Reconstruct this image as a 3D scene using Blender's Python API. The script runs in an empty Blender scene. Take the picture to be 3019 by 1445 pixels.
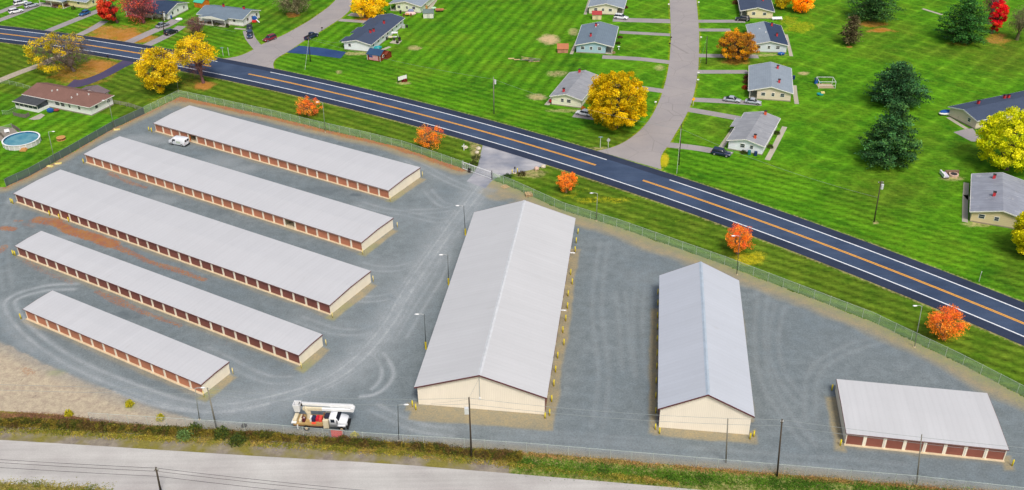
import bpy, math, random
import numpy as np
from mathutils import Vector, Matrix
R_ = math.radians
sc = bpy.context.scene
# ------------------------------------------------------------------ camera
F_PX, PITCH, ROLL, SC = 2846.597, R_(31.4661), R_(-0.7583), 1.0583
CAM_H = 100.0*SC
IW, IH = 3019.0, 1445.0
cp, sp = math.cos(PITCH), math.sin(PITCH)
_R0 = np.array([1., 0, 0]); _U0 = np.array([0, sp, cp]); FV = np.array([0, cp, -sp])
RV = math.cos(ROLL)*_R0 + math.sin(ROLL)*_U0
UV = -math.sin(ROLL)*_R0 + math.cos(ROLL)*_U0
cam = bpy.data.cameras.new('camera'); co = bpy.data.objects.new('camera', cam)
sc.collection.objects.link(co); sc.camera = co
cam.sensor_width = 36; cam.lens = 36*F_PX/IW; cam.clip_end = 6000; cam.clip_start = 1
M = Matrix.Identity(4)
for i in range(3):
    M[i][0] = RV[i]; M[i][1] = UV[i]; M[i][2] = -FV[i]
M[2][3] = CAM_H
co.matrix_world = M
# ------------------------------------------------------------------ light
SUN_EL, SUN_AZ = R_(56), R_(163)      # high, from behind the camera and a little right
w = bpy.data.worlds.new('World'); sc.world = w; w.use_nodes = True
nt = w.node_tree; nt.nodes.clear()
sky = nt.nodes.new('ShaderNodeTexSky'); sky.sky_type = 'NISHITA'; sky.sun_disc = False
sky.sun_elevation = SUN_EL; sky.sun_rotation = SUN_AZ; sky.dust_density = 6; sky.air_density = 1.2; sky.ozone_density = 0.6
bg = nt.nodes.new('ShaderNodeBackground'); bg.inputs[1].default_value = 0.12
ou = nt.nodes.new('ShaderNodeOutputWorld')
nt.links.new(sky.outputs[0], bg.inputs[0]); nt.links.new(bg.outputs[0], ou.inputs[0])
sl = bpy.data.lights.new('sun', 'SUN'); sl.energy = 2.1; sl.angle = R_(13); sl.color = (1, 0.965, 0.91)
so = bpy.data.objects.new('sun', sl); sc.collection.objects.link(so)
sdir = Vector((math.sin(SUN_AZ)*math.cos(SUN_EL), math.cos(SUN_AZ)*math.cos(SUN_EL), math.sin(SUN_EL)))
so.rotation_euler = (-sdir).to_track_quat('-Z', 'Y').to_euler()
sc.view_settings.view_transform = 'Standard'; sc.view_settings.look = 'None'
sc.view_settings.gamma = 1; sc.view_settings.exposure = 0.0
sc.view_settings.use_curve_mapping = False
# ------------------------------------------------------------------ survey helpers
def W(px, py, z=0.0):
    """point of the site at height z seen at photo pixel (px, py)"""
    d = FV + RV*(px-IW/2)/F_PX - UV*(py-IH/2)/F_PX
    t = (z-CAM_H)/d[2]
    p = np.array([0, 0, CAM_H]) + d*t
    return np.array([p[0], p[1], z])
def W2(px, py, z=0.0): return W(px, py, z)[:2]
def PJ(P):
    d = np.asarray(P, float)-np.array([0, 0, CAM_H]); z = d@FV
    return IW/2+F_PX*(d@RV)/z, IH/2-F_PX*(d@UV)/z, z
def height_at(P, py):
    """height above ground point P whose image row is py"""
    lo, hi = 0.0, 40.0
    for _ in range(40):
        m = (lo+hi)/2
        if PJ((P[0], P[1], m))[1] > py: lo = m
        else: hi = m
    return lo
# ------------------------------------------------------------------ object helpers
COL = sc.collection
def tag(o, label=None, cat=None, group=None, kind=None):
    if label: o['label'] = label
    if cat: o['category'] = cat
    if group: o['group'] = group
    if kind: o['kind'] = kind
    return o
def empty(name, loc, rz=0, label=None, cat=None, group=None):
    o = bpy.data.objects.new(name, None); COL.objects.link(o)
    o.location = (loc[0], loc[1], loc[2] if len(loc) > 2 else 0); o.rotation_euler = (0, 0, rz)
    o.empty_display_size = 0.5
    return tag(o, label, cat, group)
def copy_tree(o, parent=None):
    c = o.copy(); COL.objects.link(c); c.parent = parent
    for ch in list(o.children): copy_tree(ch, c)
    return c
class MB:
    def __init__(s): s.v = []; s.f = []; s.st = []
    def add(s, vs, fs):
        n = len(s.v); s.st.append((n, len(s.f))); s.v += [tuple(map(float, p)) for p in vs]; s.f += [tuple(n+i for i in f) for f in fs]; return s
    def box(s, x0, y0, z0, x1, y1, z1, rot=0, piv=(0, 0)):
        vs = [(x, y, z) for z in (z0, z1) for (x, y) in ((x0, y0), (x1, y0), (x1, y1), (x0, y1))]
        if rot:
            c, q = math.cos(rot), math.sin(rot)
            vs = [(piv[0]+(x-piv[0])*c-(y-piv[1])*q, piv[1]+(x-piv[0])*q+(y-piv[1])*c, z) for x, y, z in vs]
        return s.add(vs, [(3, 2, 1, 0), (4, 5, 6, 7), (0, 1, 5, 4), (1, 2, 6, 5), (2, 3, 7, 6), (3, 0, 4, 7)])
    def tube(s, p0, p1, r0, r1=None, n=8, caps=True):
        r1 = r0 if r1 is None else r1
        p0 = Vector(p0); p1 = Vector(p1); d = (p1-p0)
        if d.length < 1e-6: return s
        d.normalize(); a = d.orthogonal().normalized(); b = d.cross(a)
        vs = []
        for p, r in ((p0, r0), (p1, r1)):
            for i in range(n):
                t = 2*math.pi*i/n; vs.append(p+a*(r*math.cos(t))+b*(r*math.sin(t)))
        fs = [(i, (i+1) % n, n+(i+1) % n, n+i) for i in range(n)]
        if caps: fs += [tuple(range(n-1, -1, -1)), tuple(range(n, 2*n))]
        return s.add(vs, fs)
    def path(s, pts, r, n=6):
        for a, b in zip(pts[:-1], pts[1:]): s.tube(a, b, r, r, n)
        return s
    def beam(s, p0, p1, wd, ht):
        """box beam from p0 to p1 (bottom centre line)"""
        p0 = Vector(p0); p1 = Vector(p1); d = (p1-p0).normalized(); side = d.cross(Vector((0, 0, 1)))
        side = side.normalized()*wd/2 if side.length > 1e-3 else Vector((wd/2, 0, 0)); up = side.normalized().cross(d)*ht
        vs = [p0-side, p0+side, p0+side+up, p0-side+up, p1-side, p1+side, p1+side+up, p1-side+up]
        return s.add(vs, [(0, 1, 2, 3), (7, 6, 5, 4), (0, 4, 5, 1), (1, 5, 6, 2), (2, 6, 7, 3), (3, 7, 4, 0)])
    def prism(s, poly, y0, y1):
        """poly in xz extruded along y"""
        n = len(poly)
        vs = [(x, y0, z) for x, z in poly]+[(x, y1, z) for x, z in poly]
        return s.add(vs, [tuple(range(n)), tuple(range(2*n-1, n-1, -1))]+[(i, i+n, (i+1) % n+n, (i+1) % n) for i in range(n)])
    def slab(s, poly, z0, z1):
        n = len(poly)
        vs = [(x, y, z0) for x, y in poly]+[(x, y, z1) for x, y in poly]
        return s.add(vs, [tuple(range(n-1, -1, -1)), tuple(range(n, 2*n))]+[(i, (i+1) % n, (i+1) % n+n, i+n) for i in range(n)])
    def ball(s, c, rx, ry, rz, n=10, m=6, jit=0, rnd=None):
        vs = []; fs = []
        for j in range(m+1):
            ph = math.pi*j/m
            for i in range(n):
                th = 2*math.pi*i/n; k = 1+(rnd.uniform(-jit, jit) if jit and rnd else 0)
                vs.append((c[0]+k*rx*math.sin(ph)*math.cos(th), c[1]+k*ry*math.sin(ph)*math.sin(th), c[2]+k*rz*math.cos(ph)))
        for j in range(m):
            for i in range(n): fs.append((j*n+i, j*n+n+i, j*n+n+(i+1) % n, j*n+(i+1) % n))
        return s.add(vs, fs)
    def each(s, name, mat, parent=None, **kw):
        """one object per added piece"""
        out = []
        st = s.st+[(len(s.v), len(s.f))]
        for (v0, f0), (v1, f1) in zip(st[:-1], st[1:]):
            b = MB(); b.add(s.v[v0:v1], [tuple(i-v0 for i in f) for f in s.f[f0:f1]]); out.append(b.build(name, mat, parent, **kw))
        return out
    def build(s, name, mat, parent=None, smooth=False, bevel=0):
        me = bpy.data.meshes.new(name); me.from_pydata(s.v, [], s.f); me.validate(); me.update()
        import bmesh
        bm = bmesh.new(); bm.from_mesh(me); bmesh.ops.recalc_face_normals(bm, faces=bm.faces)
        if bevel: bmesh.ops.bevel(bm, geom=list(bm.edges), offset=bevel, segments=2, affect='EDGES', clamp_overlap=True)
        bm.to_mesh(me); bm.free()
        if smooth: me.polygons.foreach_set('use_smooth', [True]*len(me.polygons))
        me.materials.append(mat)
        o = bpy.data.objects.new(name, me); COL.objects.link(o); o.parent = parent
        return o
def np_mesh(name, verts, faces, mat, parent=None, cols=None, smooth=False, link=True):
    """verts (n,3), faces (m,k) numpy, cols dict name->(n,4)"""
    me = bpy.data.meshes.new(name)
    nv, (nf, k) = len(verts), faces.shape
    me.vertices.add(nv); me.vertices.foreach_set('co', np.asarray(verts, np.float32).ravel())
    me.loops.add(nf*k); me.loops.foreach_set('vertex_index', faces.astype(np.int32).ravel())
    me.polygons.add(nf); me.polygons.foreach_set('loop_start', np.arange(0, nf*k, k, dtype=np.int32))
    me.polygons.foreach_set('loop_total', np.full(nf, k, np.int32))
    if smooth: me.polygons.foreach_set('use_smooth', np.ones(nf, bool))
    me.update(calc_edges=True)
    for nm, c in (cols or {}).items():
        a = me.color_attributes.new(nm, 'FLOAT_COLOR', 'POINT'); a.data.foreach_set('color', np.asarray(c, np.float32).ravel())
    me.materials.append(mat)
    o = bpy.data.objects.new(name, me)
    if link: COL.objects.link(o); o.parent = parent
    return o
# ------------------------------------------------------------------ materials
def S(r, g, b, k=1.0):
    f = lambda c: (c/255/12.92) if c/255 <= 0.04045 else ((c/255+0.055)/1.055)**2.4
    return (f(r)*k, f(g)*k, f(b)*k, 1)
class N:
    def __init__(s, name, rough=0.8, spec=0.3):
        s.m = bpy.data.materials.new(name); s.m.use_nodes = True; s.t = s.m.node_tree; s.t.nodes.clear()
        s.b = s.n('ShaderNodeBsdfPrincipled'); s.o = s.n('ShaderNodeOutputMaterial'); s.l(s.b.outputs[0], s.o.inputs[0])
        s.b.inputs['Roughness'].default_value = rough; s.b.inputs['Specular IOR Level'].default_value = spec
        s._p = None
    def n(s, t): return s.t.nodes.new(t)
    def l(s, a, b): s.t.links.new(a, b)
    def val(s, i, v):
        if hasattr(v, 'is_linked') or hasattr(v, 'links'): s.l(v, i)
        else:
            i.default_value = v
    def pos(s):
        if s._p is None: s._p = s.n('ShaderNodeNewGeometry').outputs['Position']
        return s._p
    def objc(s): return s.n('ShaderNodeTexCoord').outputs['Object']
    def math(s, op, a, b=0.0, c=None):
        x = s.n('ShaderNodeMath'); x.operation = op; s.val(x.inputs[0], a); s.val(x.inputs[1], b)
        if c is not None: s.val(x.inputs[2], c)
        return x.outputs[0]
    def noise(s, scale, detail=3, rough=0.55, vec=None, dist=0):
        x = s.n('ShaderNodeTexNoise'); x.inputs['Scale'].default_value = scale; x.inputs['Detail'].default_value = detail
        x.inputs['Roughness'].default_value = rough; x.inputs['Distortion'].default_value = dist
        s.l(vec if vec is not None else s.pos(), x.inputs['Vector']); return x.outputs['Fac']
    def scaled(s, v, sx, sy, sz=1, rz=0):
        x = s.n('ShaderNodeMapping'); s.l(v, x.inputs['Vector']); x.inputs['Scale'].default_value = (sx, sy, sz)
        x.inputs['Rotation'].default_value = (0, 0, rz); return x.outputs[0]
    def ramp(s, f, a, b, lo=0.0, hi=1.0):
        x = s.n('ShaderNodeMapRange'); s.l(f, x.inputs[0]); x.inputs[1].default_value = a; x.inputs[2].default_value = b
        x.inputs[3].default_value = lo; x.inputs[4].default_value = hi; return x.outputs[0]
    def mix(s, f, a, b, mode='MIX'):
        x = s.n('ShaderNodeMix'); x.data_type = 'RGBA'; x.blend_type = mode
        s.val(x.inputs[0], f); s.val(x.inputs[6], a); s.val(x.inputs[7], b); return x.outputs[2]
    def scale(s, colr, f):
        x = s.n('ShaderNodeVectorMath'); x.operation = 'SCALE'; s.val(x.inputs[0], colr if not isinstance(colr, tuple) else colr[:3]); s.val(x.inputs['Scale'], f); return x.outputs[0]
    def attr(s, name):
        x = s.n('ShaderNodeAttribute'); x.attribute_name = name; y = s.n('ShaderNodeSeparateColor'); s.l(x.outputs['Color'], y.inputs[0])
        return y.outputs[0], y.outputs[1], y.outputs[2], x.outputs['Alpha'], x.outputs['Color']
    def sep(s, v):
        x = s.n('ShaderNodeSeparateXYZ'); s.l(v, x.inputs[0]); return x.outputs
    def color(s, c): s.val(s.b.inputs['Base Color'], c); return s
    def bump(s, h, strength=0.4, dist=0.05):
        x = s.n('ShaderNodeBump'); x.inputs['Strength'].default_value = strength; x.inputs['Distance'].default_value = dist
        s.l(h, x.inputs['Height']); s.l(x.outputs[0], s.b.inputs['Normal']); return s
def simple(name, c, rough=0.7, var=0.12, scale=3.0, spec=0.3, metal=0, bump=0.0):
    m = N(name, rough, spec); v = m.noise(scale, 4)
    m.color(m.scale(c, m.ramp(v, 0.25, 0.75, 1-var, 1+var))); m.b.inputs['Metallic'].default_value = metal
    if bump: m.bump(m.noise(scale*6, 3), bump, 0.02)
    return m.m
def foliage(name, rough=0.75):
    """leaf colours come with the leaves themselves"""
    m = N(name, rough, 0.15); a = m.attr('leafcol')
    m.color(a[4]); tr = m.n('ShaderNodeBsdfTranslucent'); m.l(a[4], tr.inputs[0]); x = m.n('ShaderNodeMixShader'); x.inputs[0].default_value = .3
    m.l(m.b.outputs[0], x.inputs[1]); m.l(tr.outputs[0], x.inputs[2]); m.l(x.outputs[0], m.o.inputs[0]); return m.m
# ------------------------------------------------------------------ highway centre line (metres)
HC = np.array([-6.62313628e-09, -2.62581412e-06, -1.41115031e-03, -7.11905135e-01, 2.24657688e+02])
def hw_pt(x, off=0.0):
    y = np.polyval(HC, x); d = np.polyval(np.polyder(HC), x); n = np.array([-d, 1])/math.hypot(1, d)
    return np.array([x, y]) + n*off
_hx = np.linspace(-330, 260, 591)
_hC = np.array([hw_pt(x) for x in _hx])
def ribbon(name, left, right, z, mat, kind=None, parent=None, **kw):
    n = len(left); v = [(p[0], p[1], z) for p in left]+[(p[0], p[1], z) for p in right]
    b = MB(); b.add(v, [(i, n+i, n+i+1, i+1) for i in range(n-1)])
    o = b.build(name, mat, parent); return tag(o, kind=kind, **kw)
def sheet(name, pxs, z, mat, kind='structure', metres=False, thick=None):
    pts = [p if metres else W2(*p) for p in pxs]
    b = MB()
    if thick: b.slab([tuple(p) for p in pts], z-thick, z)
    else: b.add([(p[0], p[1], z) for p in pts], [tuple(range(len(pts)))])
    return tag(b.build(name, mat), kind=kind)
def strip(name, pxs, width, z, mat, kind='structure', sub=6):
    """path of constant width along surveyed pixels, softly curved"""
    P = np.array([W2(*p) for p in pxs]); t = np.arange(len(P))
    if len(P) > 2:
        tt = np.linspace(0, len(P)-1, (len(P)-1)*sub+1)
        Q = []
        for s_ in tt:
            i = min(int(s_), len(P)-2); u = s_-i
            p0 = P[max(i-1, 0)]; p1 = P[i]; p2 = P[i+1]; p3 = P[min(i+2, len(P)-1)]
            Q.append(0.5*((2*p1)+(-p0+p2)*u+(2*p0-5*p1+4*p2-p3)*u*u+(-p0+3*p1-3*p2+p3)*u**3))
        P = np.array(Q)
    d = np.gradient(P, axis=0); n = np.stack([-d[:, 1], d[:, 0]], 1); n /= np.linalg.norm(n, axis=1)[:, None]
    wd = np.broadcast_to(width, len(P)) if np.isscalar(width) else np.interp(np.linspace(0, 1, len(P)), np.linspace(0, 1, len(width)), width)
    return ribbon(name, P+n*wd[:, None]/2, P-n*wd[:, None]/2, z, mat, kind)
# ------------------------------------------------------------------ building table (metres, from the survey of roof corners)
def bt(x, y, a, L, Wd, hf, hb): return dict(o=np.array([x, y])*SC, a=R_(a), L=L*SC, W=Wd*SC, hf=hf*SC, hb=hb*SC)
ROWS = {1: bt(-88.2190685, 219.73218491, -30.7566, 72.0228, 11.9596, 2.169, 2.42), 2: bt(-99.12069, 202.7594, -30.5816, 80.9321, 10.5512, 2.169, 2.40),
        3: bt(-107.21727, 183.87157, -30.2266, 86.58, 12.1121, 2.169, 2.50), 4: bt(-97.44746, 161.96975, -30.0194, 71.81, 6.1664, 2.169, 2.40),
        5: bt(-86.695, 140.34939, -29.9402, 43.029, 6.3109, 2.169, 2.366), 8: bt(48.5125, 105.6194, -9.9063, 22.358, 12.5242, 2.3147, 2.357)}
GAB = {6: dict(o=np.array([-15.40785, 115.69706])*SC, a=R_(-8.136), L=20.6007*SC, W=55.13*SC, he=3.6838*SC, hr=7.1166*SC),
       7: dict(o=np.array([21.37884, 109.69447])*SC, a=R_(-8.1607), L=14.1271*SC, W=36.4519*SC, he=3.9278*SC, hr=7.4333*SC)}
def b_local(b, X, Y):
    """coordinates of points in the frame of a building"""
    c, s = math.cos(b['a']), math.sin(b['a']); dx = X-b['o'][0]; dy = Y-b['o'][1]
    return dx*c+dy*s, -dx*s+dy*c
# ------------------------------------------------------------------ distance fields for real stains, leaf litter and wheel tracks
def dist_poly(X, Y, pts):
    P = [np.array(p, float) for p in pts]; D = np.full(X.shape, 1e9, np.float32)
    for a, b in zip(P[:-1], P[1:]):
        ab = b-a; L2 = max(ab@ab, 1e-9)
        t = np.clip(((X-a[0])*ab[0]+(Y-a[1])*ab[1])/L2, 0, 1)
        D = np.minimum(D, np.hypot(X-a[0]-t*ab[0], Y-a[1]-t*ab[1]))
    return D
def inside(X, Y, poly):
    r = np.zeros(X.shape, bool); n = len(poly)
    for i in range(n):
        x0, y0 = poly[i]; x1, y1 = poly[(i+1) % n]
        if y0 == y1: continue
        c = ((y0 > Y) != (y1 > Y)) & (X < (x1-x0)*(Y-y0)/(y1-y0)+x0); r ^= c
    return r
def fall(D, r0, r1): return np.clip((r1-D)/(r1-r0), 0, 1)
rng = np.random.default_rng(7)
def vnoise(X, Y, scale, seed=0):
    g = np.random.default_rng(seed).random((256, 256)); x = X/scale; y = Y/scale
    xi = np.floor(x).astype(int); yi = np.floor(y).astype(int); fx = x-xi; fy = y-yi; fx = fx*fx*(3-2*fx); fy = fy*fy*(3-2*fy)
    q = lambda a, b: g[a % 256, b % 256]
    return (q(xi, yi)*(1-fx)+q(xi+1, yi)*fx)*(1-fy)+(q(xi, yi+1)*(1-fx)+q(xi+1, yi+1)*fx)*fy
def fbm(X, Y, scale, seed=0): return 0.5*vnoise(X, Y, scale, seed)+0.3*vnoise(X, Y, scale/2.1, seed+1)+0.2*vnoise(X, Y, scale/4.3, seed+2)
_wc = {}
def warp_of(X, Y):
    if id(X) not in _wc: _wc[id(X)] = (fbm(X, Y, 3.4, 61), fbm(X, Y, 3.4, 67))
    return _wc[id(X)]
def blot(X, Y, px, py, rx, ry, soft=0.5):
    """soft ellipse given by photo pixel centre and pixel radii, laid on the ground"""
    c = W2(px, py); ex = W2(px+rx, py)-c; ey = W2(px, py-ry)-c
    det = ex[0]*ey[1]-ex[1]*ey[0]; dx = X-c[0]; dy = Y-c[1]
    u = (dx*ey[1]-dy*ey[0])/det; v = (-dx*ex[1]+dy*ex[0])/det
    wk = warp_of(X, Y); return np.clip((1+soft/2-np.hypot(u+.9*(wk[0]-.5), v+.9*(wk[1]-.5)))/soft, 0, 1)
# ------------------------------------------------------------------ ground (lawns)
def axis(lo, hi, step, far, k=1.35):
    a = list(np.arange(lo, hi, step)); s = step; x = a[0]; y = a[-1]; L = []; Rr = []
    while x > -far: s *= k; x -= s; L.append(x)
    s = step
    while y < far: s *= k; y += s; Rr.append(y)
    return np.array(L[::-1]+a+Rr)
def grid_mesh(name, xs, ys, z, mat, keep=None, cols=None):
    X, Y = np.meshgrid(xs, ys); nx, ny = len(xs), len(ys)
    idx = np.arange(nx*ny).reshape(ny, nx)
    F = np.stack([idx[:-1, :-1], idx[:-1, 1:], idx[1:, 1:], idx[1:, :-1]], -1).reshape(-1, 4)
    if keep is not None: F = F[keep.ravel()]
    used = np.unique(F); remap = -np.ones(nx*ny, int); remap[used] = np.arange(len(used))
    V = np.stack([X.ravel(), Y.ravel(), np.full(X.size, z)], 1)[used]
    return np_mesh(name, V, remap[F], mat, cols={k: v.reshape(-1, 4)[used] for k, v in (cols or {}).items()})
gx = axis(-185, 225, 0.62, 3000); gy = axis(92, 400, 0.62, 3000)
X, Y = np.meshgrid(gx, gy)
Z0 = np.zeros(X.shape)
ora = Z0.copy(); yel = Z0.copy(); tan = Z0.copy(); dry = Z0.copy()
def mx(a, b): np.maximum(a, b, out=a)
# fallen leaves: (px, py, rx, ry, strength) orange-brown
for q in [(230, 215, 125, 40, .7), (300, 198, 66, 30, .85), (360, 98, 80, 30, .8), (310, 88, 80, 24, .75), (420, 90, 60, 22, .6), (440, 68, 80, 14, .6), (560, 245, 70, 24, .55), (600, 252, 45, 20, .85), (540, 260, 60, 14, .5),
          (2570, 72, 55, 14, .75), (2600, 90, 50, 8, .85), (2830, 128, 60, 10, .6), (2940, 118, 50, 28, .7), (2990, 140, 60, 50, .45), (862, 44, 28, 10, .8), (1075, 58, 40, 10, .9), (1840, 400, 90, 26, .25), (2170, 182, 60, 14, .7),
          (2615, 508, 90, 22, .4), (495, 110, 45, 16, .5), (380, 108, 90, 22, .9), (300, 110, 60, 20, .8), (540, 122, 30, 10, .5), (250, 240, 110, 16, .6), (700, 330, 8, 4, .3), (475, 300, 60, 30, .3), (2502, 138, 15, 4, .8), (2330, 62, 60, 12, .5), (556, 92, 30, 12, .6), (2950, 700, 60, 60, .25), (440, 290, 50, 40, .25)]:
    mx(ora, q[4]*blot(X, Y, q[0], q[1], q[2], q[3], 1.1))
for q in [(2360, 82, 80, 30, .62), (2330, 62, 56, 24, .6), (2400, 90, 60, 30, .4), (1700, 560, 60, 16, .5), (1780, 590, 150, 14, .6), (2000, 650, 120, 14, .45), (2500, 830, 150, 12, .35), (1500, 505, 40, 10, .4), (2210, 760, 60, 30, .7), (2810, 990, 70, 30, .6), (1290, 430, 50, 20, .5), (930, 330, 50, 14, .4), (1680, 575, 35, 14, .6),
          (1900, 410, 80, 26, .45), (2245, 345, 60, 20, .0), (2010, 370, 30, 60, .45), (1960, 470, 18, 25, .9), (470, 300, 60, 24, .55), (830, 160, 40, 8, .5), (2100, 210, 60, 20, .3), (2290, 190, 90, 10, .5), (2115, 315, 35, 6, .5), (1120, 66, 60, 10, .8), (1030, 60, 20, 6, .8), (2140, 478, 90, 6, .3),
          (310, 262, 70, 14, .4), (1190, 52, 60, 6, .5), (2390, 130, 80, 30, .35)]:
    mx(yel, q[4]*blot(X, Y, q[0], q[1], q[2], q[3], 1.1))
for q in [(1619.6, 116, 27, 13, 1.2), (1640, 217, 26, 9, .55), (1581, 286, 26, 9, .8), (1692, 93, 14, 9, .6), (1220, 141, 18, 6, .7), (2370, 216, 14, 5, .9), (1945, 201, 14, 8, .6), (1000, 213, 8, 5, .5), (2580, 656, 8, 3, .9),
          (2880, 660, 40, 8, .6), (2810, 525, 30, 6, .7), (1190, 245, 20, 5, .6), (1050, 158, 40, 5, .6), (1680, 326, 60, 5, .5), (1400, 448, 16, 32, .5), (1560, 510, 50, 14, .5), (2262, 162, 50, 4, .5), (1770, 437, 30, 4, .5)]:
    mx(tan, q[4]*blot(X, Y, q[0], q[1], q[2], q[3], .7))
for q in [(2620, 560, 130, 60, .7), (2700, 430, 70, 60, .5), (1830, 415, 130, 30, .9), (2990, 760, 60, 80, .7), (2850, 490, 120, 60, .3), (2960, 150, 100, 60, .8), (2560, 100, 130, 50, .6), (2780, 150, 120, 22, .7),
          (430, 240, 120, 40, .6), (200, 230, 160, 40, .8), (860, 50, 110, 26, .6), (2150, 185, 120, 14, .7), (2130, 325, 80, 10, .6), (2120, 370, 90, 40, .5), (2030, 130, 30, 60, .2), (100, 290, 120, 20, .4), (600, 100, 80, 30, .4), (480, 110, 60, 10, .6)]:
    mx(dry, q[4]*blot(X, Y, q[0], q[1], q[2], q[3], 1.3))
hwD = dist_poly(X, Y, _hC[::8]); below = (Y < np.interp(X, _hC[:, 0], _hC[:, 1]))
mx(yel, 0.55*fall(np.abs(hwD-7.2), 0.3, 2.0)*np.where(below, .55, .35))
mx(tan, 0.75*fall(hwD, 6.7, 7.25))
dry = np.where(below & (hwD < 40), np.maximum(dry, .85), dry)
# bands along the edges of the side streets
ST1L = [(1974, -30), (1974.5, 0), (1978.5, 105), (1974.5, 178), (1966, 227), (1950, 284), (1921.7, 344.7), (1889, 385), (1840.6, 421.7), (1800, 440), (1759.5, 445)]
ST1R = [(2052, -30), (2053.5, 0), (2061.6, 101), (2059.6, 194.6), (2051.5, 251.4), (2041, 300), (2019, 348.7), (1986.6, 401.5), (1970, 433.9), (1946, 454), (1942, 466), (1950, 500)]
ST2L = [(1010, -30), (990, 0), (967.6, 22), (912.9, 60.8), (842, 101), (767, 133), (742.6, 150), (720, 160), (700, 168), (654, 174)]
ST2R = [(1042, -30), (1037.6, 0), (1032.5, 30.4), (1008, 52.7), (939, 97), (894.6, 121.6), (846, 155), (813.5, 172), (803.4, 188.5), (809.5, 206)]
for L_ in (ST1L, ST1R, ST2L, ST2R):
    mx(yel, .6*fall(dist_poly(X, Y, [W2(*p) for p in L_]), .4, 2.0))
nz = fbm(X, Y, 5, 3)
# mowing pattern zones: A = parallel to the highway, B = open fields
zoneA = fall(hwD, 24, 30)
south = below & (hwD > 60) | (Y < 104); dry = np.where((Y < 118-.14*X) & (X > -60), .95, dry); mx(tan, np.where((Y < 118-.14*X) & (X > -10), .42*fbm(X, Y, 3, 77)+.12, 0)); mx(yel, np.where((Y < 118-.14*X) & (X > -10), .45*fbm(X, Y, 4, 79)+.1, 0))
gd = np.stack([ora, yel, tan, np.ones_like(ora)], -1); ge = np.stack([dry, zoneA, nz, np.ones_like(ora)], -1)
lm = N('lawn_grass', 0.95, 0.08)
a1 = lm.attr('litter'); a2 = lm.attr('zones')
p_ = lm.pos(); px_, py_, pz_ = lm.sep(p_)
n_big = lm.noise(0.028, 3); n_mid = lm.noise(0.22, 4, .65); n_fin = lm.noise(1.1, 6, .82); n_spk = lm.noise(4.5, 3, .8)
n_str = lm.noise(1.0, 4, .7, lm.scaled(p_, 0.35, 1.5, 1, R_(38)))
def stripes(ang, wl, warp=0.5):
    c, s = math.cos(ang), math.sin(ang)
    u = lm.math('ADD', lm.math('MULTIPLY', px_, -s), lm.math('MULTIPLY', py_, c))
    u = lm.math('ADD', u, lm.math('MULTIPLY', lm.noise(0.05, 2), warp*wl*6))
    v = lm.math('SINE', lm.math('MULTIPLY', u, 2*math.pi/wl)); return v
sA = stripes(R_(-35), 2.6, .06); sB = stripes(R_(72), 3.6, .05); sC = lm.math('POWER', lm.math('ABSOLUTE', stripes(R_(48), 13, .05)), 14.0); sD = lm.math('POWER', lm.math('ABSOLUTE', stripes(R_(-48), 11, .05)), 14.0)
rightk = lm.ramp(px_, 20, 34); crossk = lm.math('SUBTRACT', lm.math('MULTIPLY', lm.math('ADD', sC, sD), 1.3), .3); sF = lm.math('ADD', lm.math('MULTIPLY', sB, lm.math('SUBTRACT', 1.0, rightk)), lm.math('MULTIPLY', crossk, rightk))
st = lm.math('ADD', lm.math('MULTIPLY', sA, a2[1]), lm.math('MULTIPLY', sF, lm.math('SUBTRACT', 1.0, a2[1])))
st = lm.math('MULTIPLY', st, lm.ramp(n_mid, .3, .7, .5, 1.1))
c0 = lm.mix(lm.ramp(n_big, .4, .6), S(64, 118, 18), S(48, 97, 15))
n_pat = lm.noise(.075, 4, .7, dist=.6); c0 = lm.mix(lm.ramp(n_pat, .35, .68), c0, S(84, 138, 20)); c0 = lm.mix(lm.ramp(n_mid, .45, .8, 0, .8), c0, S(104, 152, 30))
c0 = lm.mix(lm.ramp(lm.noise(.045, 5, .72), .5, .7, 0, .55), c0, S(108, 134, 30)); c0 = lm.mix(lm.math('MULTIPLY', a2[0], .85), c0, lm.mix(lm.ramp(n_mid, .35, .65), S(66, 92, 20), S(98, 112, 34)))
br = lm.math('ADD', 1.0, lm.math('ADD', lm.math('MULTIPLY', st, lm.math('ADD', .26, lm.math('MULTIPLY', a2[0], .04))), lm.math('ADD', lm.ramp(n_fin, .25, .75, -.55, .55), lm.ramp(n_str, .3, .7, -.3, .3))))
c0 = lm.scale(c0, br)
lf = lm.math('ADD', lm.math('MULTIPLY', n_spk, .55), lm.math('MULTIPLY', n_fin, .45))
def litter(cprev, amt, ca, cb):
    th = lm.math('SUBTRACT', .80, lm.math('MULTIPLY', amt, .56)); k = lm.math('MULTIPLY', lm.math('SUBTRACT', lf, th), 7.0)
    k = lm.math('MINIMUM', lm.math('MAXIMUM', k, 0.0), 1.0); k = lm.math('MULTIPLY', k, lm.math('MINIMUM', lm.math('MULTIPLY', amt, 6), 1.0))
    return lm.mix(k, cprev, lm.scale(lm.mix(lm.ramp(n_mid, .35, .65), ca, cb), lm.ramp(n_fin, .2, .8, .7, 1.3)))
c0 = litter(c0, a1[1], S(166, 162, 24), S(190, 176, 40)); c0 = litter(c0, a1[0], S(160, 112, 36), S(178, 126, 72))
kt = lm.math('MINIMUM', lm.math('MAXIMUM', lm.math('ADD', lm.math('MULTIPLY', a1[2], .8), lm.ramp(n_fin, .3, .7, -.5, .45)), 0.0), 1.0)
kt = lm.math('MULTIPLY', kt, lm.math('MINIMUM', lm.math('MULTIPLY', a1[2], 5), 1.0))
c0 = lm.mix(kt, c0, lm.scale(S(196, 172, 132), lm.ramp(n_fin, .2, .8, .8, 1.2)))
lm.color(c0); lm.bump(n_fin, .6, .12)
xc = (gx[1:]+gx[:-1])/2; yc = (gy[1:]+gy[:-1])/2
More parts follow.
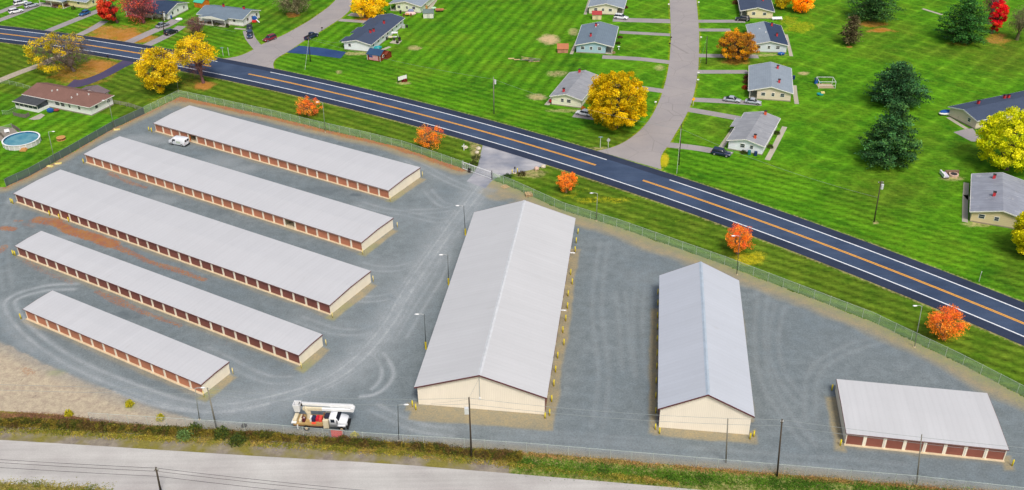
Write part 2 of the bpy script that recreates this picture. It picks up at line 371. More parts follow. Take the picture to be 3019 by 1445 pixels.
ground = tag(grid_mesh('ground', gx, gy, 0.0, lm.m, cols={'litter': gd, 'zones': ge}), kind='structure')
# ------------------------------------------------------------------ gravel yard
FENCE_HW = [(526, 266), (663, 295), (800, 324), (945, 359), (1070, 387), (1188, 416), (1275, 445), (1361, 475)]
FENCE_E = [(1450, 508), (1500, 525), (1662, 598), (1824, 646.7), (1980.5, 701.4), (2140, 757), (2300, 817), (2440, 870), (2578, 922.4), (2624.5, 945), (2827, 1040), (3019, 1137.6), (3180, 1222)]
FENCE_W = [(526, 266), (421.7, 316)]
FENCE_SL = [(421.7, 316), (332.5, 357), (200, 432), (81, 497), (20, 523.6), (12, 529)]
FENCE_S = [(259.5, 1217), (529, 1234), (799, 1251), (1074, 1275.5), (1310, 1290), (1550, 1306), (1920, 1337), (2300, 1369), (2500, 1386), (2705.6, 1403), (3019, 1437.7), (3200, 1458)]
FH = 2.0
fp = lambda L: [W2(x, y, FH) for x, y in L]
yard_poly = fp(FENCE_SL[::-1])+fp([FENCE_W[0]])+fp(FENCE_HW[1:])+fp(FENCE_E)
s_edge = [p for p in fp(FENCE_S)]
NEAR_N = lambda x: 106.4-0.138*x if False else np.interp(x, [-140, -82, -67.4, -40.5, -18.9, 1.6, 26.3, 80], [121.5, 115.5, 114.0, 111.1, 109.0, 106.3, 102.9, 95.4])
yard_poly += [s_edge[-1]]+[p for p in s_edge[::-1]]+[W2(-200, 1190), W2(-200, 560)]
yx = np.arange(-150, 118, 0.34); yy = np.arange(96, 262, 0.34); XY, YY = np.meshgrid(yx, yy)
Xc, Yc = np.meshgrid((yx[1:]+yx[:-1])/2, (yy[1:]+yy[:-1])/2)
keep = inside(Xc+0.7*(fbm(Xc, Yc, 3, 9)-.5), Yc+0.7*(fbm(Xc, Yc, 3, 12)-.5), yard_poly)
nzz = fbm(XY, YY, 7, 21); nz2 = fbm(XY, YY, 1.8, 25)
trk = np.zeros(XY.shape); dirt = trk.copy(); leaf = trk.copy(); dk = trk.copy(); tang = trk.copy(); moss = trk.copy()
def T(pts, wd, k, gauge=0):
    P = np.array([W2(*p) for p in pts]); t = np.linspace(0, len(P)-1, 8*len(P)); Q = []
    for s_ in t:
        i = min(int(s_), len(P)-2); u = s_-i; p0 = P[max(i-1, 0)]; p1 = P[i]; p2 = P[i+1]; p3 = P[min(i+2, len(P)-1)]
        Q.append(0.5*((2*p1)+(-p0+p2)*u+(2*p0-5*p1+4*p2-p3)*u*u+(-p0+3*p1-3*p2+p3)*u**3))
    Q = np.array(Q); lo = Q.min(0)-6; hi = Q.max(0)+6
    i0, i1 = np.searchsorted(yx, (lo[0], hi[0])); j0, j1 = np.searchsorted(yy, (lo[1], hi[1])); sl = (slice(j0, j1), slice(i0, i1))
    if gauge:
        d = np.gradient(Q, axis=0); n = np.stack([-d[:, 1], d[:, 0]], 1); n /= np.linalg.norm(n, axis=1)[:, None]
        L = [Q+n*gauge/2, Q-n*gauge/2]
    else: L = [Q]
    for q in L:
        D = dist_poly(XY[sl], YY[sl], q[::2]); trk[sl] = np.maximum(trk[sl], k*np.exp(-(D/wd)**2)*(0.45+.9*nz2[sl]))
main = [(1425, 545), (1390, 590), (1345, 650), (1296, 718), (1250, 785), (1215, 835), (1185, 885), (1155, 940), (1110, 1000), (1055, 1060), (985, 1112), (900, 1150), (800, 1178), (700, 1198), (640, 1204)]
T(main, .38, 1.0, 1.7); T([(x+14, y+4) for x, y in main[:-3]], .4, .7, 1.8); T([(x-10, y-3) for x, y in main[:-3]], .4, .7, 1.8); T(main, 4.6, .6); T([(x+5, y) for x, y in main[:11]], 2.6, .7)
for k_, o_ in enumerate((-26, -18, -6, 6, 20, 28, 34)): T([(x+o_+3*math.sin(i*1.3+k_), y+o_*.25) for i, (x, y) in enumerate(main[1:11-(k_ % 3)])], .28, .5+.1*(k_ % 3))
T([(1420, 560), (1350, 600), (1260, 640), (1180, 640)], 5, .3); T([(1340, 700), (1240, 760), (1150, 790), (1060, 790)], 4, .3); T([(1170, 900), (1080, 960), (960, 975)], 4, .25)
T([(640, 1206), (520, 1188), (400, 1148), (280, 1100), (190, 1055), (110, 1000), (62, 955), (35, 915), (30, 890), (55, 872), (100, 858), (150, 848), (230, 845)], .5, .85, 1.9)
T([(640, 1206), (520, 1192), (400, 1155), (270, 1106), (150, 1055), (70, 1010), (25, 960), (8, 920), (10, 890)], 1.6, .45)
T([(800, 1190), (680, 1215), (560, 1212), (440, 1190), (330, 1150)], .5, .9, 0); T([(1130, 1040), (1150, 1070), (1160, 1105), (1140, 1140), (1105, 1163), (1060, 1170)], .42, .95, 0)
T([(1030, 1043), (1065, 1038), (1100, 1050), (1122, 1080), (1125, 1110), (1110, 1135), (1095, 1148)], .4, .85, 0)
for c in ([(1330, 720), (1260, 762), (1180, 790), (1110, 792), (1060, 780)], [(1360, 640), (1290, 650), (1200, 630), (1130, 620), (1060, 600)], [(1390, 560), (1340, 540), (1290, 515), (1255, 495), (1200, 470)],
          [(1160, 930), (1080, 975), (1000, 978), (940, 962), (880, 940)], [(860, 1120), (800, 1120), (740, 1100), (680, 1070), (600, 1030)], [(1100, 1200), (1160, 1230), (1240, 1262), (1340, 1275)], [(1410, 560), (1370, 600), (1300, 620), (1200, 625)],
          [(1400, 590), (1330, 700), (1300, 800), (1240, 900), (1180, 1000)], [(1350, 610), (1300, 600), (1260, 560)], [(1200, 860), (1120, 880), (1050, 880), (1000, 860)]):
    T(c, .5, .6, 1.8); T(c, 2.6, .26)
T([(1500, 720), (1560, 700)], 1, 0)
for c in ([(1830, 860), (1840, 960), (1850, 1100)], [(1890, 820), (1880, 960), (1890, 1120)], [(2300, 900), (2280, 1000), (2300, 1100), (2360, 1180)], [(2250, 860), (2240, 1000), (2270, 1150), (2400, 1330)], [(1500, 1290), (1750, 1310), (2000, 1330), (2400, 1360), (2700, 1385)], [(1450, 1280), (1700, 1290), (2000, 1320)],
          [(1780, 720), (1760, 900), (1780, 1100), (1760, 1270)], [(60, 600), (20, 680), (10, 760), (25, 860)], [(30, 600), (0, 680), (-10, 760)], [(2600, 1000), (2500, 1030), (2400, 1100), (2390, 1250)]):
    T(c, .5, .2, 1.8)
for q in [(640, 478, 60, 18, .5), (700, 500, 60, 12, .35), (470, 590, 50, 12, .35), (1480, 545, 50, 24, .35), (1430, 545, 45, 20, .8), (1350, 620, 90, 50, .25), (420, 410, 70, 12, .5), (330, 470, 30, 20, .5), (1280, 680, 120, 60, .15), (330, 700, 30, 8, .35), (30, 595, 14, 10, .5), (200, 700, 40, 8, .45), (1900, 830, 60, 40, .12)]:
    mx(trk, q[4]*blot(XY, YY, q[0], q[1], q[2], q[3], 1.0)*(.6+.6*nzz))
for q in [(1000, 530, 40, 8, .8), (1050, 575, 16, 4, 1), (660, 440, 60, 10, .3), (860, 640, 60, 14, .4), (660, 620, 60, 14, .35), (390, 930, 40, 10, .5), (360, 925, 20, 8, .7), (970, 560, 80, 12, .35), (770, 355, 14, 4, .6), (1085, 448, 14, 3, .6), (1003, 424, 10, 3, .6), (950, 635, 30, 5, .4), (480, 1010, 30, 8, .35), (1160, 880, 8, 3, .4), (720, 1257, 7, 4, 1.0), (265, 700, 5, 3, .6)]:
    mx(dk, q[4]*blot(XY, YY, q[0], q[1], q[2], q[3], .9)*(.5+.8*nz2))
def LF(pts, wd, k, arr=leaf):
    D = dist_poly(XY, YY, [W2(*p) for p in pts]); mx(arr, k*fall(D+1.2*(nzz-.5), wd*.35, wd))
LF([(115, 648), (160, 655)], 3.6, .9); LF([(160, 655), (205, 680), (280, 702), (330, 722)], 2.6, 1.0); LF([(330, 722), (400, 753), (450, 775), (530, 800), (600, 825)], 1.7, .85); LF([(600, 825), (680, 850), (800, 905), (860, 930)], 1.5, .45)
LF([(10, 672), (40, 676)], 1.6, .9); LF([(45, 652), (62, 652)], 1.1, .8); LF([(70, 662), (95, 668)], 1.4, .7); LF([(0, 742), (14, 728)], 1.5, .8)
LF([(75, 770), (110, 792), (135, 803), (180, 822), (210, 832)], 1.6, .7); LF([(285, 860), (340, 885), (400, 912), (470, 938), (530, 960)], 1.5, .8); LF([(640, 1000), (680, 1018)], 1.2, .5)
LF([(325, 512), (380, 538), (430, 553)], 1.6, .8); LF([(430, 553), (500, 575), (560, 600)], 1.1, .55); LF([(560, 965), (640, 1000)], 1.4, .35); LF([(960, 715), (985, 722)], 1.2, .5)
hwf = dist_poly(XY, YY, fp(FENCE_HW)); wf = dist_poly(XY, YY, fp(FENCE_W)+fp(FENCE_SL[1:])); ef = dist_poly(XY, YY, fp(FENCE_E)); sf = dist_poly(XY, YY, s_edge)
mx(leaf, .95*fall(hwf+1.6*(nzz-.5), 1.2, 3.6)); mx(tang, fall(hwf+1.6*(nzz-.5), 2.4, 4.2)); mx(leaf, .8*fall(wf+1.4*(nzz-.5), .8, 2.4)); mx(tang, fall(wf+1.6*(nzz-.5), 1.6, 3.6)); mx(leaf, .9*blot(XY, YY, 530, 288, 60, 22, .8)); mx(tang, blot(XY, YY, 525, 290, 70, 26, .6))
mx(tang, fall(ef+2.4*(nzz-.5), 2.6, 4.8)); mx(tang, .95*blot(XY, YY, 1530, 565, 90, 26, .5)); mx(tang, .9*blot(XY, YY, 1630, 600, 100, 16, .6)); mx(moss, .7*fall(ef+1.5*(nz2-.5), .3, 2.6)); mx(tang, .8*fall(sf+1.2*(nzz-.5), .5, 2.0))
mx(leaf, .45*blot(XY, YY, 1470, 545, 24, 9, .8)); mx(leaf, .35*blot(XY, YY, 1560, 570, 60, 10, .8))
dl = [(-200, 950), (-60, 985), (0, 1014), (50, 1040), (101, 1066), (180, 1100), (259.5, 1131.5), (389, 1184), (470, 1212), (527, 1229), (560, 1240)]
dpoly = [W2(*p) for p in dl]+[W2(560, 1290), W2(-200, 1290)]
ins = inside(XY+2*(nzz-.5), YY+2*(nzz-.5), dpoly); dd = dist_poly(XY, YY, dpoly[:len(dl)])
mx(dirt, np.where(ins, .55+.45*fall(-dd, -2.5, 0), fall(dd, 0, .8)*.4)); mx(leaf, .7*blot(XY, YY, 78, 1093, 34, 16, .9)); mx(moss, .6*blot(XY, YY, 165, 1100, 30, 9, 1)); mx(moss, .7*blot(XY, YY, 384, 1195, 14, 14, 1)); mx(leaf, .5*blot(XY, YY, 100, 1215, 150, 8, .8)); mx(dk, .4*blot(XY, YY, 220, 1160, 60, 20, .9)*nz2*2)
# worn turf round the buildings
for k, b in list(ROWS.items())+list(GAB.items()):
    u, v = b_local(b, XY, YY); e = 1.1*(nzz-.5)
    def rect(u0, u1, v0, v1, soft=.5): return np.clip((np.minimum(np.minimum(u-u0, u1-u), np.minimum(v-v0, v1-v))+e)/soft, 0, 1)
    if k in (1, 2, 3, 4, 5): mx(tang, rect(b['L']-.5, b['L']+1.9, -1.4, b['W']-.2)); mx(moss, .8*rect(b['L']-.5, b['L']+1.9, -1.4, b['W']*.4)*nz2); mx(tang, .55*rect(-.3, b['L'], -1.1, .6)*(.4+nz2))
    if k == 8: mx(tang, rect(-1.9, .5, -1.8, b['W']-1.5)); mx(leaf, .4*rect(-1.9, .5, -1.8, b['W']-1.5)); mx(tang, .5*rect(-1, b['L'], -.9, .5)*(.4+nz2)); mx(tang, rect(b['L']-.6, b['L']+1.2, -2.0, 1.5))
    if k == 6: mx(tang, rect(b['L']-1, b['L']+1.7, -2.5, b['W']-6)); mx(tang, rect(-.6, b['L']+1.7, -3.6, 1, .4)); mx(leaf, .33*rect(-.6, b['L']+1.4, -4.2, 1)); mx(leaf, .45*rect(b['L']-1, b['L']+2.2, -2, b['W']-8)*(.3+nzz)); mx(tang, rect(-1.6, 0, -1.6, .6))
    if k == 7: mx(tang, rect(-1.5, .5, -1.5, b['W']-5)); mx(tang, rect(-.8, b['L']+.9, -1.8, 1, .4)); mx(leaf, .45*rect(-1.4, b['L']+.9, -1.8, 1)); mx(tang, .8*rect(b['L']-1, b['L']+1.0, -1.6, b['W']*.9)*(nzz > .45)); mx(leaf, .4*rect(-1.5, 0, 0, b['W']-5)*nzz)
ya = np.stack([trk, dirt, leaf, np.ones_like(trk)], -1); yb = np.stack([dk, tang, moss, np.ones_like(trk)], -1)
gm = N('gravel', 0.92, 0.15); b1 = gm.attr('wear'); b2 = gm.attr('stain')
g_f = gm.noise(3.2, 5, .8); g_m = gm.noise(.5, 4, .6); g_b = gm.noise(.06, 3); g_s = gm.noise(9, 2, .7)
cg = gm.mix(gm.ramp(g_b, .35, .65), S(121, 134, 141), S(133, 143, 147)); cg = gm.mix(gm.ramp(g_m, .3, .7), cg, S(112, 122, 126))
cg = gm.scale(cg, gm.math('ADD', gm.ramp(g_f, .28, .72, .72, 1.28), gm.ramp(g_s, .2, .8, -.16, .16)))
cg = gm.mix(gm.math('MINIMUM', gm.math('MULTIPLY', b1[0], gm.math('MULTIPLY', gm.ramp(g_f, .3, .7, .4, 1.0), gm.ramp(g_m, .3, .7, .65, 1.05))), 1.0), cg, S(186, 192, 196))
cg = gm.scale(cg, .89); cg = gm.mix(gm.math('MULTIPLY', b2[0], .65), cg, S(70, 80, 88))
ct = gm.scale(gm.mix(gm.ramp(g_m, .35, .65), S(158, 144, 110), S(142, 136, 114)), gm.ramp(g_f, .2, .8, .75, 1.25))
cg = gm.mix(gm.math('MULTIPLY', b2[1], gm.ramp(g_f, .25, .6, .5, 1)), cg, ct)
cd = gm.scale(gm.mix(gm.ramp(gm.noise(.9, 5, .75), .38, .66), S(188, 176, 152), S(160, 146, 130)), gm.ramp(g_f, .25, .75, .74, 1.24)); cd = gm.mix(gm.ramp(gm.noise(.7, 3, .8), .63, .7, 0, .6), cd, S(112, 104, 98))
cg = gm.mix(b1[1], cg, cd)
cg = gm.mix(gm.math('MULTIPLY', b2[2], gm.ramp(g_f, .4, .65)), cg, S(122, 150, 72))
lfk = gm.math('ADD', gm.math('MULTIPLY', gm.noise(2.4, 3, .8), .6), gm.math('MULTIPLY', g_f, .4))
kk = gm.math('MULTIPLY', gm.math('SUBTRACT', lfk, gm.math('SUBTRACT', .78, gm.math('MULTIPLY', b1[2], .42))), 8.0)
kk = gm.math('MULTIPLY', gm.math('MINIMUM', gm.math('MAXIMUM', kk, 0.0), 1.0), gm.math('MINIMUM', gm.math('MULTIPLY', b1[2], 5), 1.0))
cg = gm.mix(gm.math('MULTIPLY', kk, .9), cg, gm.scale(gm.mix(gm.ramp(g_m, .4, .6), S(166, 112, 54), S(158, 98, 66)), gm.ramp(g_s, .2, .8, .6, 1.35)))
gm.color(cg); gm.bump(g_f, .5, .05)
tag(grid_mesh('gravel_yard', yx, yy, 0.02, gm.m, keep=keep, cols={'wear': ya, 'stain': yb}), kind='structure')
# ------------------------------------------------------------------ roads
def asphalt(name, ca, cb, streak=None, fine=.12, crack=False):
    m = N(name, .85, .25); a = m.noise(.12, 3); f = m.noise(5, 4, .8); c = m.mix(m.ramp(a, .35, .65), ca, cb)
    k = m.ramp(f, .25, .75, 1-fine, 1+fine)
    if streak is not None:
        s = m.noise(1.0, 3, .6, m.scaled(m.pos(), .03, .8, 1, -streak)); k = m.math('MULTIPLY', k, m.ramp(s, .3, .7, .9, 1.1))
    c = m.scale(c, k)
    if crack:
        v = m.n('ShaderNodeTexVoronoi'); v.feature = 'DISTANCE_TO_EDGE'; v.inputs['Scale'].default_value = .12
        m.l(m.scaled(m.pos(), 1, 1), v.inputs['Vector']); c = m.mix(m.ramp(v.outputs[0], .0, .012, .35, 0), c, S(90, 84, 84))
    m.color(c); m.bump(f, .3, .01); return m.m
M_HWY = asphalt('highway_asphalt', S(52, 68, 94), S(66, 82, 108), R_(-33), .25); M_ST = asphalt('side_street_asphalt', S(158, 153, 152), S(149, 145, 146), None, .18, True)
M_NEAR = asphalt('near_road_asphalt', S(184, 183, 180), S(170, 167, 165), R_(-7), .14); M_DRV = asphalt('driveway_asphalt', S(158, 152, 152), S(144, 140, 142), None, .16, True)
M_DRVB = asphalt('new_driveway_asphalt', S(40, 66, 112), S(52, 78, 124)); M_DRVL = asphalt('leafy_driveway_asphalt', S(66, 66, 96), S(84, 72, 98))
M_CON = asphalt('concrete', S(178, 172, 156), S(164, 160, 148)); M_APR = asphalt('entrance_asphalt', S(124, 130, 144), S(176, 176, 180), R_(40), .16)
M_WHT = simple('white_road_paint', S(226, 230, 234), .6, .1, 4); M_YEL = simple('yellow_road_paint', S(236, 170, 60), .6, .1, 4)
sel = [hw_pt(x, 0) for x in _hx]
tag(ribbon('highway', [hw_pt(x, 4.3) for x in _hx], [hw_pt(x, -4.3) for x in _hx], .05, M_HWY), kind='structure')
M_SHO = asphalt('shoulder_asphalt', S(40, 50, 70), S(48, 58, 80), R_(-33), .25)
for a_, b_ in ((6.75, 4.303), (-4.303, -6.75)): tag(ribbon('road_shoulder', [hw_pt(x, a_) for x in _hx], [hw_pt(x, b_) for x in _hx], .049, M_SHO), kind='structure')
def line(name, off, wd, spans, mat):
    b = MB()
    for x0, x1 in spans:
        xs = np.arange(x0, x1, 2.0).tolist()+[x1]; A = [hw_pt(x, off+wd/2) for x in xs]; B = [hw_pt(x, off-wd/2) for x in xs]; n = len(A)
        b.add([(p[0], p[1], .06) for p in A+B], [(i, n+i, n+i+1, i+1) for i in range(n-1)])
    tag(b.build(name, mat), kind='structure')
gx0, gx1 = W(622, 196)[0], W(733, 218)[0]; hx0, hx1 = W(1756, 485)[0], W(1895, 531)[0]
line('road_edge_line', 4.0, .3, [(-330, W(626, 180)[0]), (W(781, 209)[0], W(1757, 459)[0]), (W(1938, 518)[0], 260)], M_WHT)
line('road_edge_line', -4.0, .3, [(-330, 260)], M_WHT)
line('road_centre_line', .19, .24, [(-330, gx0), (gx1, hx0), (hx1, 260)], M_YEL); line('road_centre_line', -.19, .24, [(-330, gx0), (gx1, hx0), (hx1, 260)], M_YEL)
def resamp(px, n=60):
    P = np.array([W2(*p) for p in px]); d = np.r_[0, np.cumsum(np.linalg.norm(np.diff(P, axis=0), axis=1))]; t = np.linspace(0, d[-1], n)
    Q = np.stack([np.interp(t, d, P[:, 0]), np.interp(t, d, P[:, 1])], 1)
    for _ in range(3): Q[1:-1] = (Q[:-2]+2*Q[1:-1]+Q[2:])/4
    return Q
def ext(Q, d=160):
    v = Q[0]-Q[1]; v = v/np.linalg.norm(v); return np.vstack([Q[0]+v*d, Q])
ribbon('side_street', ext(resamp(ST1L)), ext(resamp(ST1R)), .035, M_ST, 'structure')
ribbon('side_street', ext(resamp(ST2L)), ext(resamp(ST2R)), .035, M_ST, 'structure')
xs = np.linspace(-260, 220, 60); nn = np.interp(xs, [-260, -82, -67.4, -40.5, -18.9, 1.6, 26.3, 220], [132, 115.5, 114.0, 111.1, 109.0, 106.3, 102.9, 76])
ribbon('near_road', [(x, y) for x, y in zip(xs, nn)], [(x, y-9.1) for x, y in zip(xs, nn)], .05, M_NEAR, 'structure')
for pts, wd in (([(-10, 63), (60, 37), (130, 8)], 3.2), ([(-8, 39), (40, 20), (75, 8)], 3), ([(138, 93), (223, 58.8), (294, 30.4)], 3.4), ([(232, 104), (271.7, 85), (308, 63)], 3), ([(376, 127), (441, 97), (492, 75), (520, 58)], 3.8),
                ([(430, 135), (492, 105.4), (536.5, 77)], 3.4), ([(762, 143), (738.5, 113.5), (730, 90)], 3.2), ([(1000, 59), (1085, 65)], 2.6), ([(1030, 42), (1075, 47)], 3.2), ([(1976, 62.8), (1807, 58)], 4.2), ([(1976, 103), (1826, 95)], 2.6),
                ([(1975, 184), (1884, 174), (1776, 168)], 3.0), ([(1957, 269), (1892, 260), (1800, 248)], 3.0), ([(2056, 62.8), (2196, 62.8)], 3), ([(2059, 88.5), (2154, 89)], 2.8), ([(2059, 164), (2121, 165), (2236, 167)], 3), ([(2056, 212), (2205, 212)], 2.9),
                ([(2044, 294), (2140, 299), (2245, 306)], 3.0), ([(2028, 323), (2110, 337), (2180, 349.7)], 3), ([(1966, 427), (2040, 435), (2108, 446), (2157, 456)], 3), ([(1692, 338), (1780, 350)], 3.4)):
    strip('driveway', pts, wd, .025, M_DRV)
strip('driveway', [(-30, 249), (0, 237), (60, 213), (121.6, 190), (174, 166), (215, 147)], 3.2, .025, simple('gravel_track', S(168, 158, 142), .9, .2, 1.5))
strip('driveway', [(384, 180), (352, 196), (314, 217), (270, 236), (232, 246), (205, 247)], [5.2, 4.2, 4.0, 4.6, 6, 6], .025, M_DRVL)
sheet('driveway', [(845, 155), (880.4, 134.8), (950, 142), (1020.3, 154), (1004, 172.3), (923, 162)], .03, M_DRVB)
sheet('driveway', [(2811, 390), (2849, 380), (2868, 379), (2900, 420), (2863, 417)], .03, M_DRV)
sheet('yard_entrance', [(1424, 425), (1470, 438), (1521.8, 452), (1570, 468), (1618, 484), (1571, 500), (1506, 514), (1475.6, 518.6), (1451, 532.5), (1430, 556), (1376, 535), (1394, 515), (1409, 488), (1414, 468)], .032, M_APR)
for pts, wd in (([(2313.6, 374), (2288, 424), (2262, 472)], 1.3), ([(2164, 380), (2125, 436)], 1.3), ([(2342, 252), (2345, 280), (2349, 307)], 1.2), ([(2317, 102), (2333, 166)], 1.1), ([(2795, 346), (2822, 363), (2850, 380)], 1.2), ([(2849, 539), (2846, 590), (2845, 655)], 1.2),
                ([(1714, 96), (1700, 125), (1684, 160)], 1.0), ([(1740, -5), (1725, 43)], 1), ([(1150, 138), (1120, 150)], 1.3), ([(1284, 0), (1264, 30)], 1.4), ([(1632, 286), (1612, 310)], 1.4), ([(2720, 26), (2778, 44)], 1.2), ([(125, 17), (155, 19)], 1.1), ([(692, 84), (725, 87)], 1.1), ([(2860, 582), (2845, 582)], 2.2)):
    strip('path', pts, wd, .03, M_CON)
sheet('patio', [(1148, 127), (1160, 118), (1186, 120), (1175, 131)], .05, M_CON); sheet('patio', [(84, 352), (121, 335), (133, 340), (118, 352), (100, 354)], .05, M_CON)
sheet('patio', [(-10, 372), (40, 378), (55, 392), (10, 418), (-20, 410)], .05, simple('weathered_deck', S(140, 134, 126), .9, .2, 3))
# ------------------------------------------------------------------ storage buildings
ORD = ['first', 'second', 'third', 'fourth', 'fifth', 'sixth', 'seventh', 'eighth', 'ninth', 'tenth', 'eleventh', 'twelfth', 'thirteenth', 'fourteenth', 'fifteenth']
def siding(name, c, per=.3, horiz=False, amp=.05, rough=.6, stain=.06):
    m = N(name, rough, .35); o = m.objc(); x, y, z = m.sep(o)
    u = z if horiz else m.math('ADD', x, y)
    sw = m.math('SINE', m.math('MULTIPLY', u, 2*math.pi/per)); k = m.math('ADD', 1.0, m.math('MULTIPLY', sw, amp))
    k = m.math('MULTIPLY', k, m.ramp(m.noise(.7, 4, .6, m.scaled(o, 1, 1, .35)), .25, .75, 1-stain, 1+stain))
    m.color(m.scale(c, k)); m.bump(sw, .25, .02); return m.m
def metal_roof(name, c, rib=.9, along_x=True, stain=.05, dirt=None, seam=None):
    """standing ribs run down the slope; object x is the long side"""
    m = N(name, .5, .35); o = m.objc(); x, y, z = m.sep(o); u = x if along_x else y; v = y if along_x else x
    r = m.math('POWER', m.math('ABSOLUTE', m.math('SINE', m.math('MULTIPLY', u, math.pi/rib))), 10.0)
    k = m.math('SUBTRACT', 1.0, m.math('MULTIPLY', r, .03))
    sh = m.noise(1.0, 3, .5, m.scaled(o, .9 if along_x else .05, .05 if along_x else .9, .1)); k = m.math('MULTIPLY', k, m.ramp(sh, .3, .7, 1-stain, 1+stain))
    k = m.math('MULTIPLY', k, m.ramp(m.noise(.12, 4, .6, o), .25, .75, 1-stain, 1+stain))
    k = m.math('MULTIPLY', k, m.ramp(m.noise(3.5, 3, .7, o), .2, .8, .965, 1.035))
    cc = m.scale(c, k); cc = m.mix(m.ramp(m.noise(.5, 5, .75, m.scaled(o, .9 if along_x else .25, .25 if along_x else .9, .3)), .62, .78, 0, .3), cc, S(164, 162, 158))
    m.color(cc); m.bump(r, .15, .02); return m.m
M_CREAM = siding('cream_siding', S(240, 232, 212), .3, amp=.02); M_CREAM2 = siding('cream_gable_siding', S(240, 232, 216), .3, amp=.02, stain=.04)
M_ROOFW = metal_roof('pale_metal_roof', S(190, 192, 196), .9, stain=.025); M_ROOFW8 = metal_roof('pale_metal_roof_wide', S(192, 194, 197), 1.0, stain=.03)
M_TRIM = simple('maroon_trim', S(112, 70, 68), .5, .1); M_DOOR = {}
def door_mat(name, c):
    m = N(name, .5, .35); o = m.objc(); x, y, z = m.sep(o); sw = m.math('SINE', m.math('MULTIPLY', z, 2*math.pi/.16))
    oi = m.n('ShaderNodeObjectInfo'); k = m.math('MULTIPLY', m.math('ADD', 1.0, m.math('MULTIPLY', sw, .1)), m.math('ADD', m.ramp(m.noise(.35, 3, .6), .3, .7, .84, 1.02), m.math('MULTIPLY', oi.outputs['Random'], .18)))
    m.color(m.scale(c, k)); m.bump(sw, .4, .03); return m.m
M_DOOR['tan'] = door_mat('copper_brown_door', S(180, 118, 92)); M_DOOR['red'] = door_mat('dark_maroon_door', S(124, 73, 67)); M_DOOR['mar'] = door_mat('maroon_door', S(136, 82, 70))
M_DARK = simple('dark_metal', S(52, 50, 50), .6); M_CONC2 = simple('concrete_sill', S(206, 190, 160), .9, .12, 2); M_STEELW = simple('galvanised_steel', S(176, 180, 180), .45, .1, 4, .5)
M_INT = simple('plywood_interior', S(150, 146, 128), .9, .15, 2); M_ORANGE = simple('orange_cloth', S(206, 110, 40), .8)
M_WHITE = simple('white_paint', S(232, 234, 236), .45, .05, 3, .4); M_BLACK = simple('black_rubber', S(30, 30, 32), .8); M_GUT = simple('white_trim', S(228, 228, 224), .6, .06, 3)
